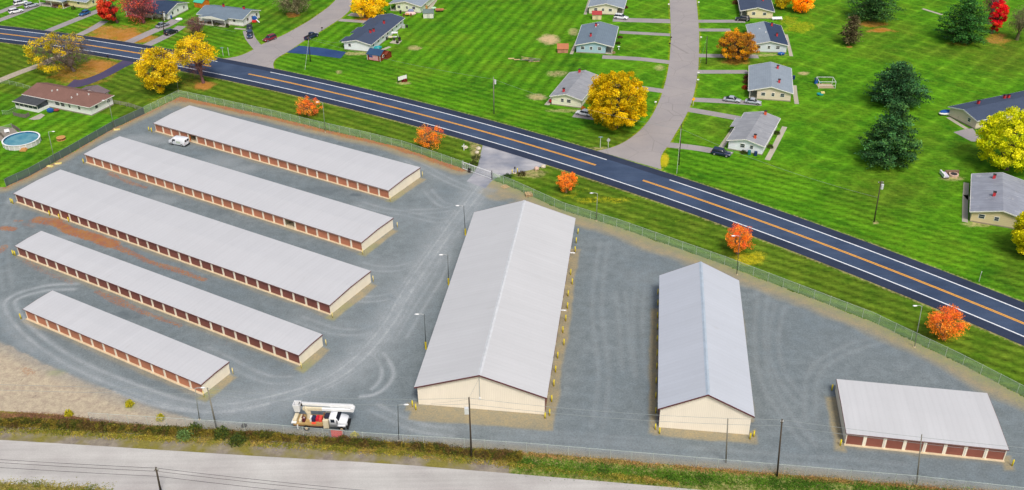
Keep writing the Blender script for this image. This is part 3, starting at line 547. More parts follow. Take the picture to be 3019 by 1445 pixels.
def storage(k, n, doorc, label, ridge=.22, opens=(), dh=2.0, hdr=None):
    b = ROWS[k]; L, Wd, hf, hb = b['L'], b['W'], b['hf'], b['hb']; bay = L/n
    r = empty('storage_building', (b['o'][0], b['o'][1], .02), b['a'], label, 'storage building', 'rows of self storage units with roll-up doors')
    ov = .12; x0, x1, y0, y1 = ov, L-ov, ov+.1, Wd-ov; hm = (hf+hb)/2+ridge; hi = hf-.12; pw = .42 if k != 8 else .5
    dh = hf-.42
    w_ = MB(); t = .12
    zE = lambda y: (hf+(hm-hf)*(y/(Wd/2)) if y < Wd/2 else hm+(hb-hm)*((y-Wd/2)/(Wd/2)))-.1
    for xa, xb in ((x0, x0+t), (x1-t, x1)):
        prof = [(y0, 0), (y1, 0), (y1, zE(y1)), (Wd/2, zE(Wd/2)), (y0, zE(y0))]
        vs = [(xa, y, z) for y, z in prof]+[(xb, y, z) for y, z in prof]; m_ = len(prof)
        w_.add(vs, [tuple(range(m_)), tuple(range(2*m_-1, m_-1, -1))]+[(i, i+m_, (i+1) % m_+m_, (i+1) % m_) for i in range(m_)])
    w_.box(x0+t, y1-t, 0, x1-t, y1, zE(y1)-.02)
    w_.box(x0+t, y0+.003, dh+.01, x1-t, y0+.16, zE(y0)-.01)
    for i in range(n+1):
        q = 0.5 if i not in (1, n-1) or k == 8 else .42
        xm = i*bay; a0 = max(xm-pw/2, x0+t); a1 = min(xm+pw/2, x1-t)
        if a1 > a0: w_.box(a0, y0+.005, .08, a1, y0+.15, dh+.009)
    w_.build('wall', M_CREAM, r)
    s_ = MB(); s_.box(x0-.08, y0-.35, 0, x1+.05, y0+.25, .08); s_.build('sill', M_CONC2, r)
    th = .09
    rf = MB(); pr = [(0, hf-.02), (Wd/2, hm), (Wd, hb), (Wd, hb-th), (Wd/2, hm-th), (0, hf-.02-th)]
    vs = [(0, y, z) for y, z in pr]+[(L, y, z) for y, z in pr]; rf.add(vs, [(0, 1, 7, 6), (1, 2, 8, 7), (2, 3, 9, 8), (3, 4, 10, 9), (4, 5, 11, 10), (5, 0, 6, 11), (0, 5, 4, 1), (1, 4, 3, 2), (6, 7, 10, 11), (7, 8, 9, 10)])
    rf.build('roof', M_ROOFW if k != 8 else M_ROOFW8, r)
    tr = MB(); tr.box(-.02, -.05, hf-.14, L+.02, -.003, hf-.035)
    tr.build('eave_trim', M_TRIM, r)
    for xa in (-.05, L+.003):
        tr = MB()
        for (ya, za), (yb, zb) in (((0, hf-.02), (Wd/2, hm)), ((Wd/2, hm), (Wd, hb))):
            tr.add([(xa, ya, za-.22), (xa+.047, ya, za-.22), (xa+.047, ya, za), (xa, ya, za), (xa, yb, zb-.22), (xa+.047, yb, zb-.22), (xa+.047, yb, zb), (xa, yb, zb)], [(0, 1, 2, 3), (7, 6, 5, 4), (0, 4, 5, 1), (1, 5, 6, 2), (2, 6, 7, 3), (3, 7, 4, 0)])
        tr.build('rake_trim', M_TRIM, r)
    dm = MB(); dx0, dx1 = pw/2+.01, bay-pw/2-.01; dm.box(dx0, .09+y0, .085, dx1, .13+y0, dh+.005)
    proto = None
    for i in range(n):
        if i in opens: continue
        if proto is None or i in (0, n-1):
            d = MB(); a = max(dx0, (x0+t+.02) if i == 0 else 0); c = min(dx1, (L-i*bay-ov-t-.02) if i == n-1 else 99)
            d.box(a, .09+y0, .085, c, .13+y0, dh+.005); o = d.build('door', M_DOOR[doorc], r); o.location = (i*bay, 0, 0)
            if 0 < i < n-1: proto = o
        else:
            o = proto.copy(); COL.objects.link(o); o.parent = r; o.location = (i*bay, 0, 0)
    for i in opens:
        q = MB(); q.box(i*bay+.06, y0+.2, .05, i*bay+.12, y0+4.5, hf-.25).box(i*bay+bay-.12, y0+.2, .05, i*bay+bay-.06, y0+4.5, hf-.25).box(i*bay+.1, y0+4.4, .05, i*bay+bay-.1, y0+4.5, hf-.25)
        q.each('unit_partition', M_INT, r); MB().box(i*bay+.1, y0+.3, .01, i*bay+bay-.1, y0+4.4, .07).build('unit_floor', M_CONC2, r)
        MB().tube((i*bay+.3, y0+.3, dh-.12), (i*bay+bay-.3, y0+.3, dh-.12), .14, n=10).build('rolled_door', M_DOOR[doorc], r)
    ds = MB()
    for i in sorted({max(1, n//4), n//2, 3*n//4, n-1}):
        xm = i*bay+(.0); ds.box(xm-.05, y0-.06, .1, xm+.05, y0+.0, hf-.14)
    ds.each('downspout', M_GUT, r)
    return r
storage(1, 25, 'tan', 'storage row nearest the highway with copper brown doors, white van parked before it', opens=(4,))
storage(2, 28, 'tan', 'storage row with copper brown doors and one empty open unit near its right end', opens=(21,))
storage(3, 30, 'red', 'longest and widest storage row, dark maroon doors, orange leaves scattered along its front')
storage(4, 25, 'red', 'narrow long storage row with dark maroon doors, behind the shortest long row', ridge=.1)
storage(5, 15, 'tan', 'shortest of the five slanted rows, copper doors, nearest the bottom left road', ridge=.1)
storage(8, 8, 'mar', 'square low storage building with eight wide maroon doors at the bottom right', ridge=.12)
def gable_store(k, label, ridge_c):
    b = GAB[k]; L, D, he, hr = b['L'], b['W'], b['he'], b['hr']
    r = empty('storage_building', (b['o'][0], b['o'][1], .02), b['a'], label, 'storage building', 'tall gabled storage halls')
    i = .42; sl = (hr-he)/(L/2); zr = lambda x: he+sl*min(x, L-x)-.12
    w_ = MB(); t = .15
    for ya, yb in ((i, i+t), (D-i-t, D-i)): w_.prism([(i, 0), (L-i, 0), (L-i, zr(L-i)), (L/2, zr(L/2)), (i, zr(i))], ya, yb)
    w_.box(i, i+t, 0, i+.12, D-i-t, zr(i)-.02); w_.box(L-i-.12, i+t, 0, L-i, D-i-t, zr(i)-.02)
    w_.build('wall', M_CREAM2, r)
    th = .12; rf = MB()
    rf.prism([(0, he), (L/2, hr), (L, he), (L, he-th), (L/2, hr-th), (0, he-th)], 0, D)
    rf.build('roof', metal_roof('gabled_roof_metal', S(192, 194, 197) if k == 6 else S(186, 192, 202), .9, False, .03), r)
    rc = MB(); rc.prism([(L/2-.32, hr-.32*sl+.012), (L/2, hr+.03), (L/2+.32, hr-.32*sl+.012), (L/2+.32, hr-.32*sl-.02), (L/2, hr-.01), (L/2-.32, hr-.32*sl-.02)], .0, D)
    rc.build('ridge_cap', simple('ridge_cap_metal', ridge_c, .4, .12, 1.2, .5), r)
    M_GT = simple('maroon_gable_trim', S(96, 52, 56), .5, .1)
    for ya in (-.05, D+.003):
        tr = MB()
        for xa, xb in ((0, L/2), (L/2, L)):
            za, zb = (he, hr) if xa == 0 else (hr, he); tr.add([(xa, ya, za-.26), (xb, ya, zb-.26), (xb, ya, zb), (xa, ya, za), (xa, ya+.047, za-.26), (xb, ya+.047, zb-.26), (xb, ya+.047, zb), (xa, ya+.047, za)], [(0, 1, 2, 3), (7, 6, 5, 4), (0, 4, 5, 1), (1, 5, 6, 2), (2, 6, 7, 3), (3, 7, 4, 0)])
        tr.build('rake_trim', M_GT, r)
    # roll-up doors in both long walls
    n = int(D/4.6); step = (D-2)/n
    for side in (0, 1):
        p0 = None
        for j in range(n):
            if p0 is None:
                d = MB(); xx = i-.06 if side == 0 else L-i+.002
                d.box(xx, 1.2, .05, xx+.058, 1.2+3.2, 3.0); p0 = d.build('door', M_DOOR['red'], r)
            else:
                o = p0.copy(); COL.objects.link(o); o.parent = r; o.location = (0, j*step, 0)
    if k == 6:
        c = MB(); c.box(L/2-.16, i-.09, 2.6, L/2-.06, i-.003, hr-.7); c.build('conduit', M_STEELW, r)
        c = MB(); c.box(L/2-.26, i-.12, 2.25, L/2+.05, i-.003, 2.58); c.build('meter_box', M_WHITE, r)
        c = MB()
        for px, py in ((1692.6, 748), (1672, 918)):
            v = b_local(b, *W2(px, py, 3.0))[1]; c.box(L-i, v-.12, 3.1, L+.9, v+.12, 3.22)
        c.each('wall_lamp', M_WHITE, r)
    return r
gable_store(6, 'largest storage hall with pale roof and cream gable, centre of the yard', S(198, 202, 206))
gable_store(7, 'narrower tall storage hall with bluish roof and grey ridge line, right of the largest hall', S(170, 184, 198))
# ------------------------------------------------------------------ bollards
M_BY = simple('yellow_bollard_paint', S(214, 196, 40), .5, .12, 3); M_BP = simple('faded_yellow_paint', S(224, 206, 130), .6, .1, 3)
def bollard_mesh(h, r, mat):
    b = MB().tube((0, 0, 0), (0, 0, h), r, n=10); b.ball((0, 0, h), r*.98, r*.98, r*.7, 10, 6); return b.build('bollard', mat, None, True)
bproto = {}
def bollard(px, py, label, group, h=1.15, r=.1, mat='y'):
    key = (h, r, mat); p = W(px, py)
    if key not in bproto: bproto[key] = o = bollard_mesh(h, r, M_BY if mat == 'y' else M_BP)
    else: o = bproto[key].copy(); COL.objects.link(o)
    o.location = (p[0], p[1], .02); return tag(o, label, 'bollard', group)
GR6 = [(1704, 691), (1698.7, 717.6), (1695.5, 744), (1682.5, 811), (1687, 839), (1674.8, 873.8), (1673, 910), (1668, 947), (1659.4, 981.5), (1662.6, 1018), (1644.4, 1056.5), (1637.9, 1098), (1633, 1139), (1626.5, 1185), (1620.4, 1225.6)]
for i, (x, y) in enumerate(GR6): bollard(x, y, f'yellow bollard beside the right wall of the largest hall, {ORD[i]} from the far end', 'yellow bollards along the right side of the largest hall', 1.35, .115)
GR7 = [(1939, 867.7), (1939, 900), (1938, 936.6), (1937.5, 971), (1937, 1006), (1936.7, 1048), (1936, 1087), (1934, 1129.5), (1933, 1174), (1933, 1218.7), (1932, 1267)]
for i, (x, y) in enumerate(GR7): bollard(x, y, f'yellow bollard beside the left wall of the narrower hall, {ORD[i]} from the far end', 'yellow bollards along the left side of the narrower hall', 1.2, .1)
for x, y, t in ((1607, 1234, 'at the front right corner of the largest hall'), (1216.3, 1199, 'in the gravel just left of the largest hall front corner'), (1226.5, 1209, 'touching the front left corner of the largest hall'), (1944, 1279, 'at the front left corner of the narrower hall'),
                (2210.9, 1295, 'touching the front right corner of the narrower hall'), (2221.8, 1288, 'standing off the right side of the narrower hall'), (2452, 1151, 'near the back left corner of the square building'), (2477, 1314, 'at the front left corner of the square building'),
                (2983.5, 1374, 'off the front right corner of the square building'), (440, 387, 'outermost of two at the left end of the row by the highway'), (448, 390, 'against the left end of the row by the highway'), (247, 482, 'at the left end of the row with the open empty unit'),
                (33.5, 599, 'outermost of two at the left end of the longest row'), (38.8, 601, 'against the left end of the longest row'), (40, 753, 'outermost of two at the left end of the narrow long row'), (46, 755, 'against the left end of the narrow long row'),
                (62.5, 941, 'at the left end of the shortest row'), (147.5, 636, 'before the longest row between its fourth and fifth doors'), (176, 646, 'before the longest row between its fifth and sixth doors'), (203.5, 655, 'before the longest row between its sixth and seventh doors')):
    bollard(x, y, 'yellow bollard '+t, 'yellow bollards at building corners', 1.2, .12)
for x, y, t in ((1150.8, 594, 'front right corner of the row by the highway'), (1246, 521, 'back right corner of the row by the highway'), (1070, 751, 'front right corner of the row with the open unit'), (1172, 671, 'back right corner of the row with the open unit'),
                (980.5, 937.5, 'front right corner of the longest row'), (1101, 830, 'back right corner of the longest row'), (889.5, 1086.5, 'front right corner of the narrow long row'), (962, 1019, 'back right corner of the narrow long row'), (602, 1171, 'front right corner of the shortest row'), (687.5, 1103, 'back right corner of the shortest row')):
    bollard(x, y, 'pale faded bollard at the '+t, 'faded bollards at the right ends of the rows', 1.3, .08, 'p')
bollard(1510, 514, 'yellow bollard left of the gate keypad', 'bollards guarding the keypad', 1.2, .11); bollard(1525.7, 510, 'yellow bollard right of the gate keypad', 'bollards guarding the keypad', 1.2, .11)
# ------------------------------------------------------------------ chain-link fences
def mesh_mat(name, c, alpha, per=.12, streak=.1):
    m = N(name, .6, .3); o = m.pos(); x, y, z = m.sep(o); tr = m.n('ShaderNodeBsdfTransparent'); mx_ = m.n('ShaderNodeMixShader')
    nz_ = m.noise(1.0, 3, .6, m.scaled(o, .5, .5, 1.5)); m.l(m.ramp(nz_, .3, .7, alpha-streak, alpha+streak), mx_.inputs[0])
    m.color(c); m.l(tr.outputs[0], mx_.inputs[1]); m.l(m.b.outputs[0], mx_.inputs[2]); m.l(mx_.outputs[0], m.o.inputs[0]); return m.m
M_LINK = mesh_mat('chain_link', S(160, 190, 158), .42); M_LINKD = mesh_mat('slatted_chain_link', S(88, 100, 104), .85, streak=.08); M_LINKN = mesh_mat('thin_chain_link', S(190, 196, 200), .2, streak=.05)
M_POST = simple('fence_post_steel', S(178, 190, 182), .5, .08); M_POSTD = simple('grey_fence_post', S(130, 140, 140), .5, .08)
def fence(px, label, mesh, post=M_POST, gap=3.0, top=True, name='chain_link_fence', h=FH, r=.035, raw=False, cat='fence', group='chain-link fences round the yard'):
    P = px if raw else [W2(*q, h) for q in px]; t = empty(name, (P[0][0], P[0][1], 0), 0, label, cat, group); o = P[0]; Q = [np.array(p)-o for p in P]
    # even posts along the line
    d = np.r_[0, np.cumsum([np.linalg.norm(b-a) for a, b in zip(Q[:-1], Q[1:])])]; n = max(2, int(d[-1]/gap)+1); ts = np.linspace(0, d[-1], n)
    xs_ = np.interp(ts, d, [q[0] for q in Q]); ys_ = np.interp(ts, d, [q[1] for q in Q]); pts = list(zip(xs_, ys_))
    pm = MB().tube((0, 0, 0), (0, 0, h+.08), r, n=6).build('post', post, t); pm.location = (pts[0][0], pts[0][1], 0)
    for p in pts[1:]: c = pm.copy(); COL.objects.link(c); c.parent = t; c.location = (p[0], p[1], 0)
    m_ = MB(); k = len(Q); m_.add([(q[0], q[1], .05) for q in Q]+[(q[0], q[1], h-.03) for q in Q], [(i, i+1, k+i+1, k+i) for i in range(k-1)]); m_.build('mesh_panel', mesh, t)
    if top: MB().path([(q[0], q[1], h) for q in Q], r*.8, 5).build('top_rail', post, t)
    return t
fence(FENCE_HW, 'pale chain-link fence beside the highway verge from the far corner to the gate', M_LINK, gap=3.2)
fence([(1452, 509)]+FENCE_E[1:], 'pale chain-link fence running from the gate down the right side of the yard', M_LINK, gap=3.2)
fence(FENCE_W, 'short pale chain-link run joining the far corner to the dark slatted fence', M_LINK, gap=2.6)
fence(FENCE_SL, 'dark slatted chain-link fence between the back garden with the pool and the yard', M_LINKD, M_POSTD, gap=3.2)
fence(FENCE_S, 'thin chain-link fence between the yard and the weeds by the near road', M_LINKN, gap=3.2)
fence([(0, 235), (22, 237), (60, 246), (106, 260)], 'low wire fence behind the brown-roofed house', mesh_mat('low_wire', S(150, 170, 140), .25), gap=3, h=1.2, r=.03)
fence([(56, 310), (22, 327), (5, 326)], 'low wire gate fence left of the sunroom', mesh_mat('low_wire_b', S(150, 170, 140), .25), gap=3, h=1.2, r=.03)
fence([(-5, 376), (33, 365)], 'low wire fence behind the pool deck', mesh_mat('low_wire_c', S(150, 170, 140), .25), gap=3, h=1.2, r=.03)
M_OLDW = simple('weathered_boards', S(118, 112, 106), .9, .25, 5); M_OLDWL = simple('old_fence_boards', S(140, 136, 126), .9, .22, 5)
def board_fence(px, h, label, mat, bw=.16, name='board_fence', group=None, rails=False):
    P = [W2(*q) for q in px]; t = empty(name, (P[0][0], P[0][1], 0), 0, label, 'fence', group); o = P[0]; b = MB(); ps = MB(); rnd = random.Random(len(px))
    for a, c in zip(P[:-1], P[1:]):
        a = a-o; c = c-o; L = np.linalg.norm(c-a); d = (c-a)/L; ang = math.atan2(d[1], d[0])
        if rails:
            for z in (.35, .75, 1.1): b.beam((a[0], a[1], z), (c[0], c[1], z+rnd.uniform(-.05, .05)), .06, .14)
        else:
            s_ = 0
            while s_ < L-.05:
                q = a+d*s_; hh = h+rnd.uniform(-.04, .04); b.box(q[0], q[1]-.015, .05, q[0]+bw-.012, q[1]+.015, hh, ang, (q[0], q[1])); s_ += bw
        for s_ in np.arange(0, L+.01, 2.4): q = a+d*s_; ps.box(q[0]-.05, q[1]-.08, 0, q[0]+.05, q[1]+.02, h+.05, ang, (q[0], q[1]))
    b.build('boards', mat, t); ps.each('post', mat, t); return t
board_fence([(335, 307), (382, 316), (426, 330)], 1.3, 'grey rail fence joining the brown-roofed house to the slatted fence', M_OLDWL, rails=True)
board_fence([(41, 341), (60, 346), (77, 348), (88, 342)], 1.1, 'dark weathered board screen round the sunroom patio', M_OLDW)
board_fence([(36, 376), (52, 384), (63, 393)], 1.1, 'dark weathered deck railing beside the pool', M_OLDW); board_fence([(-6, 395), (8, 404), (14, 412)], 1.1, 'weathered deck railing at the left edge of the pool', M_OLDW)
# gate
def gate():
    A, B = W2(1363, 477, FH), W2(1450, 508, FH); d = B-A; L = np.linalg.norm(d); t = empty('sliding_gate', (A[0], A[1], .03), math.atan2(d[1], d[0]), 'white framed sliding gate across the yard entrance, half open bars', 'gate')
    f = MB(); f.box(0, -.05, 1.85, L, .05, 2.02).box(0, -.05, .15, L, .05, .3); f.build('frame', M_WHITE, t)
    m_ = MB().box(0, -.01, .3, L, .01, 1.85); m_.build('mesh_panel', M_LINKN, t)
    for x in np.linspace(.05, L*.42, 6): MB().tube((x, 0, .3), (x, 0, 1.85), .05, n=6).build('upright', M_POST, t)
    MB().tube((L, 0, 0), (L, 0, 2.4), .1, n=8).build('gate_post', M_DARK, t); MB().tube((0, .2, 0), (0, .2, 2.3), .07, n=8).build('gate_post', M_POST, t)
    for x in (L*.22,): MB().tube((x, .25, 0), (x, .25, 2.1), .07, n=8).build('gate_post', M_POST, t)
    MB().ball((.35, -.12, 1.5), .18, .1, .2).build('gate_light', M_WHITE, t)
gate()
def simple_thing(name, label, cat, parts, px=None, at=None, rz=0, group=None, z=.0):
    p = W(*px) if px is not None else (at[0], at[1], 0); t = empty(name, (p[0], p[1], z), rz, label, cat, group)
    for nm, b, m in parts: b.build(nm, m, t)
    return t
simple_thing('gate_motor', 'dark gate operator box by the left gate post', 'gate operator', [('housing', MB().box(-.3, -.3, 0, .3, .3, .9), M_DARK), ('cap', MB().box(-.34, -.34, .9, .34, .34, .98), M_BLACK)], (1384, 508))
simple_thing('notice_board', 'long white notice hung on the fence just right of the gate', 'sign', [('panel', MB().box(-.75, -.06, .75, .75, 0, 1.45), M_WHITE), ('post', MB().tube((-.8, .03, 0), (-.8, .03, 1.5), .04), M_POST), ('post', MB().tube((.8, .03, 0), (.8, .03, 1.5), .04), M_POST)], (1466, 530), rz=R_(-20))
simple_thing('keypad_post', 'black gate keypad on a post between two yellow bollards', 'keypad', [('post', MB().tube((0, 0, 0), (0, 0, 1.3), .07), M_BLACK), ('keypad', MB().box(-.17, -.15, 1.25, .17, .15, 1.65), M_DARK), ('base', MB().box(-.3, -.3, 0, .3, .3, .08), M_CONC2)], (1518, 511), z=.02)
M_ROCK = simple('pale_limestone', S(206, 196, 176), .95, .2, 2, bump=.5); M_ROCKP = simple('pinkish_stone', S(206, 176, 160), .95, .2, 2, bump=.5)
rr = random.Random(3)
for px, py, s_, t, m_ in ((1410.9, 441, .62, 'large pale boulder left of the entrance, nearest the highway', M_ROCK), (1406.3, 452, .55, 'pale boulder left of the entrance, next to the dark shrub', M_ROCK), (1373, 437, .55, 'pale boulder at the foot of the white cross', M_ROCK), (1582, 500, .6, 'flat pinkish boulder right of the entrance', M_ROCKP), (1601.5, 494, .6, 'squarish pale boulder right of the entrance, nearest the highway', M_ROCK)):
    p = W(px, py); o = MB().ball((0, 0, 0), s_*rr.uniform(.9, 1.2), s_, s_*.8, 9, 6, .12, rr).build('boulder', m_, None, False); o.location = (p[0], p[1], s_*.45); tag(o, t, 'boulder', 'boulders flanking the entrance')
simple_thing('cross', 'white cross standing on the grass left of the entrance', 'cross', [('upright', MB().box(-.1, -.06, 0, .1, .06, 1.7), M_WHITE), ('arm', MB().box(-.5, -.055, 1.05, .5, .055, 1.22), M_WHITE)], (1368, 443))
M_WOOD = simple('raw_lumber', S(196, 170, 130), .85, .18, 4)
def pallet(px, py, label, n=2, rz=.2):
    b = MB()
    for j in range(n):
        z = j*.16
        for k in range(6): b.box(-.8, -.75+k*.28, z+.1, .8, -.6+k*.28, z+.13)
        for k in (-.75, 0, .7): b.box(k, -.75, z, k+.08, .8, z+.1)
    p = W(px, py); o = b.build('pallet', M_WOOD); o.location = (p[0], p[1], .03); o.rotation_euler.z = rz; tag(o, label, 'pallet')
pallet(1559, 577, 'stack of two wooden pallets on the dirt behind the largest hall', 4); pallet(1489, 552, 'flat weathered pallet on the dirt just inside the gate', 1, .6)
# ------------------------------------------------------------------ houses
def shingle(name, c, fine=.16, stain=.08, spec=.25, rough=.9, metal=False, patch=None):
    m = N(name, rough, spec); o = m.objc(); k = m.ramp(m.noise(3.0, 4, .8, o), .25, .75, 1-fine, 1+fine)
    k = m.math('MULTIPLY', k, m.ramp(m.noise(.35, 3, .6, o), .3, .7, 1-stain, 1+stain)); cc = c
    if metal:
        k = m.math('MULTIPLY', k, m.ramp(m.noise(1, 3, .6, m.scaled(o, .12, 2.2)), .3, .7, .85, 1.14))
        cc = m.mix(m.ramp(m.noise(.5, 3, .7, o), .62, .75, 0, .6), c, S(200, 200, 202))
    else:
        x, y, z = m.sep(o); k = m.math('MULTIPLY', k, m.math('ADD', 1.0, m.math('MULTIPLY', m.math('SINE', m.math('MULTIPLY', z, 50.0)), .03)))
    m.color(m.scale(cc, k)); m.bump(m.noise(6, 3, .7, o), .3, .02); return m.m
M_GLASS = simple('window_glass', S(58, 66, 78), .15, .3, 1.2, .6); M_FOUND = simple('block_foundation', S(150, 140, 124), .9, .15, 3)
M_CHIM = simple('red_flue', S(196, 60, 66), .6, .15, 4); M_FLUE2 = simple('orange_red_brick_flue', S(214, 92, 60), .8, .15, 5); M_VENT = simple('roof_vent', S(214, 214, 214), .5)
RF = {n: shingle('roof_'+n, S(*c)) for n, c in dict(blue=(108, 124, 138), slate=(66, 78, 100), navy=(50, 66, 92), grey=(136, 148, 160), brown=(122, 92, 84), shed=(100, 120, 116), purple=(104, 84, 96), gar=(112, 100, 104)).items()}
RF['metal'] = shingle('weathered_metal_roof', S(146, 149, 155), .08, .1, .4, .6, True); RF['metalb'] = shingle('streaky_metal_roof', S(140, 145, 158), .08, .12, .4, .6, True); RF['dark'] = shingle('dark_patched_roof', S(70, 74, 78), .25, .2)
def wallm(n, c): return siding('siding_'+n, S(*c, 1.12), .42, True, .035)
WL = {n: wallm(n, c) for n, c in dict(blue=(158, 186, 202), cream=(222, 216, 196), ivory=(226, 224, 206), tan=(212, 198, 180), wheat=(220, 206, 170), white=(222, 228, 236), paleblue=(196, 206, 216), green=(212, 222, 200), yellow=(222, 208, 160), pure=(226, 226, 228), sand=(206, 190, 154)).items()}
def rect4(FL, FR, BR, BL, z):
    a, b, c, d = [W2(*p, z) for p in (FL, FR, BR, BL)]
    fr = (a+b)/2; bk = (c+d)/2; v = bk-fr; L = np.linalg.norm(v); v /= L; u = np.array([v[1], -v[0]])
    Wd = (abs((b-a)@u)+abs((c-d)@u))/2
    return fr, u, v, Wd, L
def window(r, wall, x, z, wd=1.0, ht=.9, side='f', pos=0, Lh=0, mat=None):
    """window (> pane) on the front gable (f) or the left/right walls"""
    e = .05
    f = MB(); g = MB()
    if side == 'f':
        f.box(x-wd/2-.12, pos-e, z-.1, x+wd/2+.12, pos-.002, z+ht+.12); g.box(x-wd/2, pos-e-.015, z, x+wd/2, pos-e-.001, z+ht*.46); g.box(x-wd/2, pos-e-.015, z+ht*.54, x+wd/2, pos-e-.001, z+ht)
    else:
        s_ = -1 if side == 'l' else 1; q = sorted((pos+s_*.002, pos+s_*e)); q2 = sorted((pos+s_*(e+.001), pos+s_*(e+.015)))
        f.box(q[0], x-wd/2-.12, z-.1, q[1], x+wd/2+.12, z+ht+.12); g.box(q2[0], x-wd/2, z, q2[1], x+wd/2, z+ht)
    o = f.build('window', M_GUT, r); g.build('pane', M_GLASS, o)
def house(FL, FR, BR, BL, rpx, wall, roof, label, z=2.6, wins=(), porch=None, flues=(), sidewin=0, roof2=None, bumps=(), hr=None, split='side', group='single-storey houses of the neighbourhood', flue_mat=None, name='house', trim=M_GUT, pw=2.0, door=None, vents=0):
    fr, u, v, Wd, L = rect4(FL, FR, BR, BL, z); ang = math.atan2(u[1], u[0]); o = fr-u*Wd/2
    r = empty(name, (o[0], o[1], 0), ang, label, 'house', group)
    if hr is None:
        hr = height_at((fr[0], fr[1]), rpx[1]); hr = min(max(hr, z+.8), z+2.4)
    sl = (hr-z)/(Wd/2); i = .45; wm = WL[wall]; th = .14
    xa, xb = i, Wd-i
    if porch == 'r': xb2, xa2 = Wd-i-pw, xa
    elif porch == 'l': xa2, xb2 = i+pw, xb
    else: xa2, xb2 = xa, xb
    zr = lambda x: z+sl*min(x, Wd-x)-th-.02
    b = MB(); b.prism([(xa2, .25), (xb2, .25), (xb2, min(zr(xb2), 2.5)), (xa2, min(zr(xa2), 2.5))] if porch else [(xa2, .25), (xb2, .25), (xb2, zr(xb2)), (Wd/2, zr(Wd/2)), (xa2, zr(xa2))], i, L-i)
    if porch: b.prism([(xa, min(zr(xa), 2.5)+.003), (xb, min(zr(xb), 2.5)+.003), (xb, zr(xb)+.01), (Wd/2, zr(Wd/2)), (xa, zr(xa)+.01)], i, L-i)
    b.build('wall', wm, r)
    f = MB().box(xa2-.04, i-.04, 0, xb2+.04, L-i+.04, .25); f.build('foundation', M_FOUND, r)
    pr = lambda s0: [(0, z), (Wd/2, hr), (Wd/2, hr-th), (0, z-th)] if s0 == 0 else [(Wd/2, hr), (Wd, z), (Wd, z-th), (Wd/2, hr-th)]
    if roof2 is None: MB().prism([(0, z), (Wd/2, hr), (Wd, z), (Wd, z-th), (Wd/2, hr-th), (0, z-th)], 0, L).build('roof', RF[roof], r)
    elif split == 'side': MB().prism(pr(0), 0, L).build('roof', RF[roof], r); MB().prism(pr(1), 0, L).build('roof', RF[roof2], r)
    else:
        P = [(0, z), (Wd/2, hr), (Wd, z), (Wd, z-th), (Wd/2, hr-th), (0, z-th)]; MB().prism(P, 0, L/2).build('roof', RF[roof], r); MB().prism(P, L/2, L).build('roof', RF[roof2], r)
    for y0 in (-.06, L+.002):
        t = MB()
        for (x0, z0), (x1, z1) in (((0, z), (Wd/2, hr)), ((Wd/2, hr), (Wd, z))):
            t.add([(x0, y0, z0-.24), (x1, y0, z1-.24), (x1, y0, z1+.01), (x0, y0, z0+.01), (x0, y0+.058, z0-.24), (x1, y0+.058, z1-.24), (x1, y0+.058, z1+.01), (x0, y0+.058, z0+.01)], [(0, 1, 2, 3), (7, 6, 5, 4), (0, 4, 5, 1), (1, 5, 6, 2), (2, 6, 7, 3), (3, 7, 4, 0)])
        t.build('rake_trim', trim, r)
    for xx in (-.12, Wd+.002): MB().box(xx, 0, z-.2, xx+.118, L, z-.06).build('gutter', trim, r)
    for x_, wd_ in wins: window(r, None, Wd*x_, 1.25, wd_, .85, 'f', i)
    if porch:
        xp = xb-.1 if porch == 'r' else xa
        for yy in (i+.02, L*.35, L*.68): MB().box(xp, yy, 0, xp+.12, yy+.12, z-.1).build('porch_post', trim, r)
        MB().box(xb2+.04 if porch == 'r' else xa-.1, i, 0, xb+.1 if porch == 'r' else xa2-.04, L-i, .12).build('porch_floor', M_CON, r)
        sx = xb2 if porch == 'r' else xa2
        for yy in (L*.3, L*.62):
            s_ = 1 if porch == 'r' else -1; q = sorted((sx+s_*.002, sx+s_*.06)); d_ = MB().box(q[0], yy, .25, q[1], yy+.9, 2.2).build('door', simple('door_paint_'+wall, S(*(door or (90, 60, 56))), .6), r)
            q = sorted((sx+s_*.061, sx+s_*.1)); MB().box(q[0], yy+.1, 1.1, q[1], yy+.16, 1.2).build('handle', M_STEELW, d_)
    n = sidewin
    for j in range(n):
        yy = L*(j+.7)/(n+.4)
        if porch != 'r': window(r, None, yy, 1.35, .9, .7, 'r', xb2)
        if porch != 'l': window(r, None, yy, 1.35, .9, .7, 'l', xa2)
    for fx, fy in flues:
        zz = z+sl*min(Wd*fx, Wd*(1-fx)); c = MB().box(Wd*fx-.28, L*fy-.28, zz-.25, Wd*fx+.28, L*fy+.28, zz+.95).build('chimney', flue_mat or M_CHIM, r)
        MB().box(Wd*fx-.36, L*fy-.36, zz+.95, Wd*fx+.36, L*fy+.36, zz+1.05).build('chimney_cap', M_DARK, c)
    rv = random.Random(int(L*100))
    for j in range(vents):
        fx = rv.uniform(.3, .48); fy = rv.uniform(.2, .85); zz = z+sl*Wd*fx; MB().box(Wd*fx-.18, L*fy-.18, zz-.1, Wd*fx+.18, L*fy+.18, zz+.22).build('roof_vent', M_VENT, r)
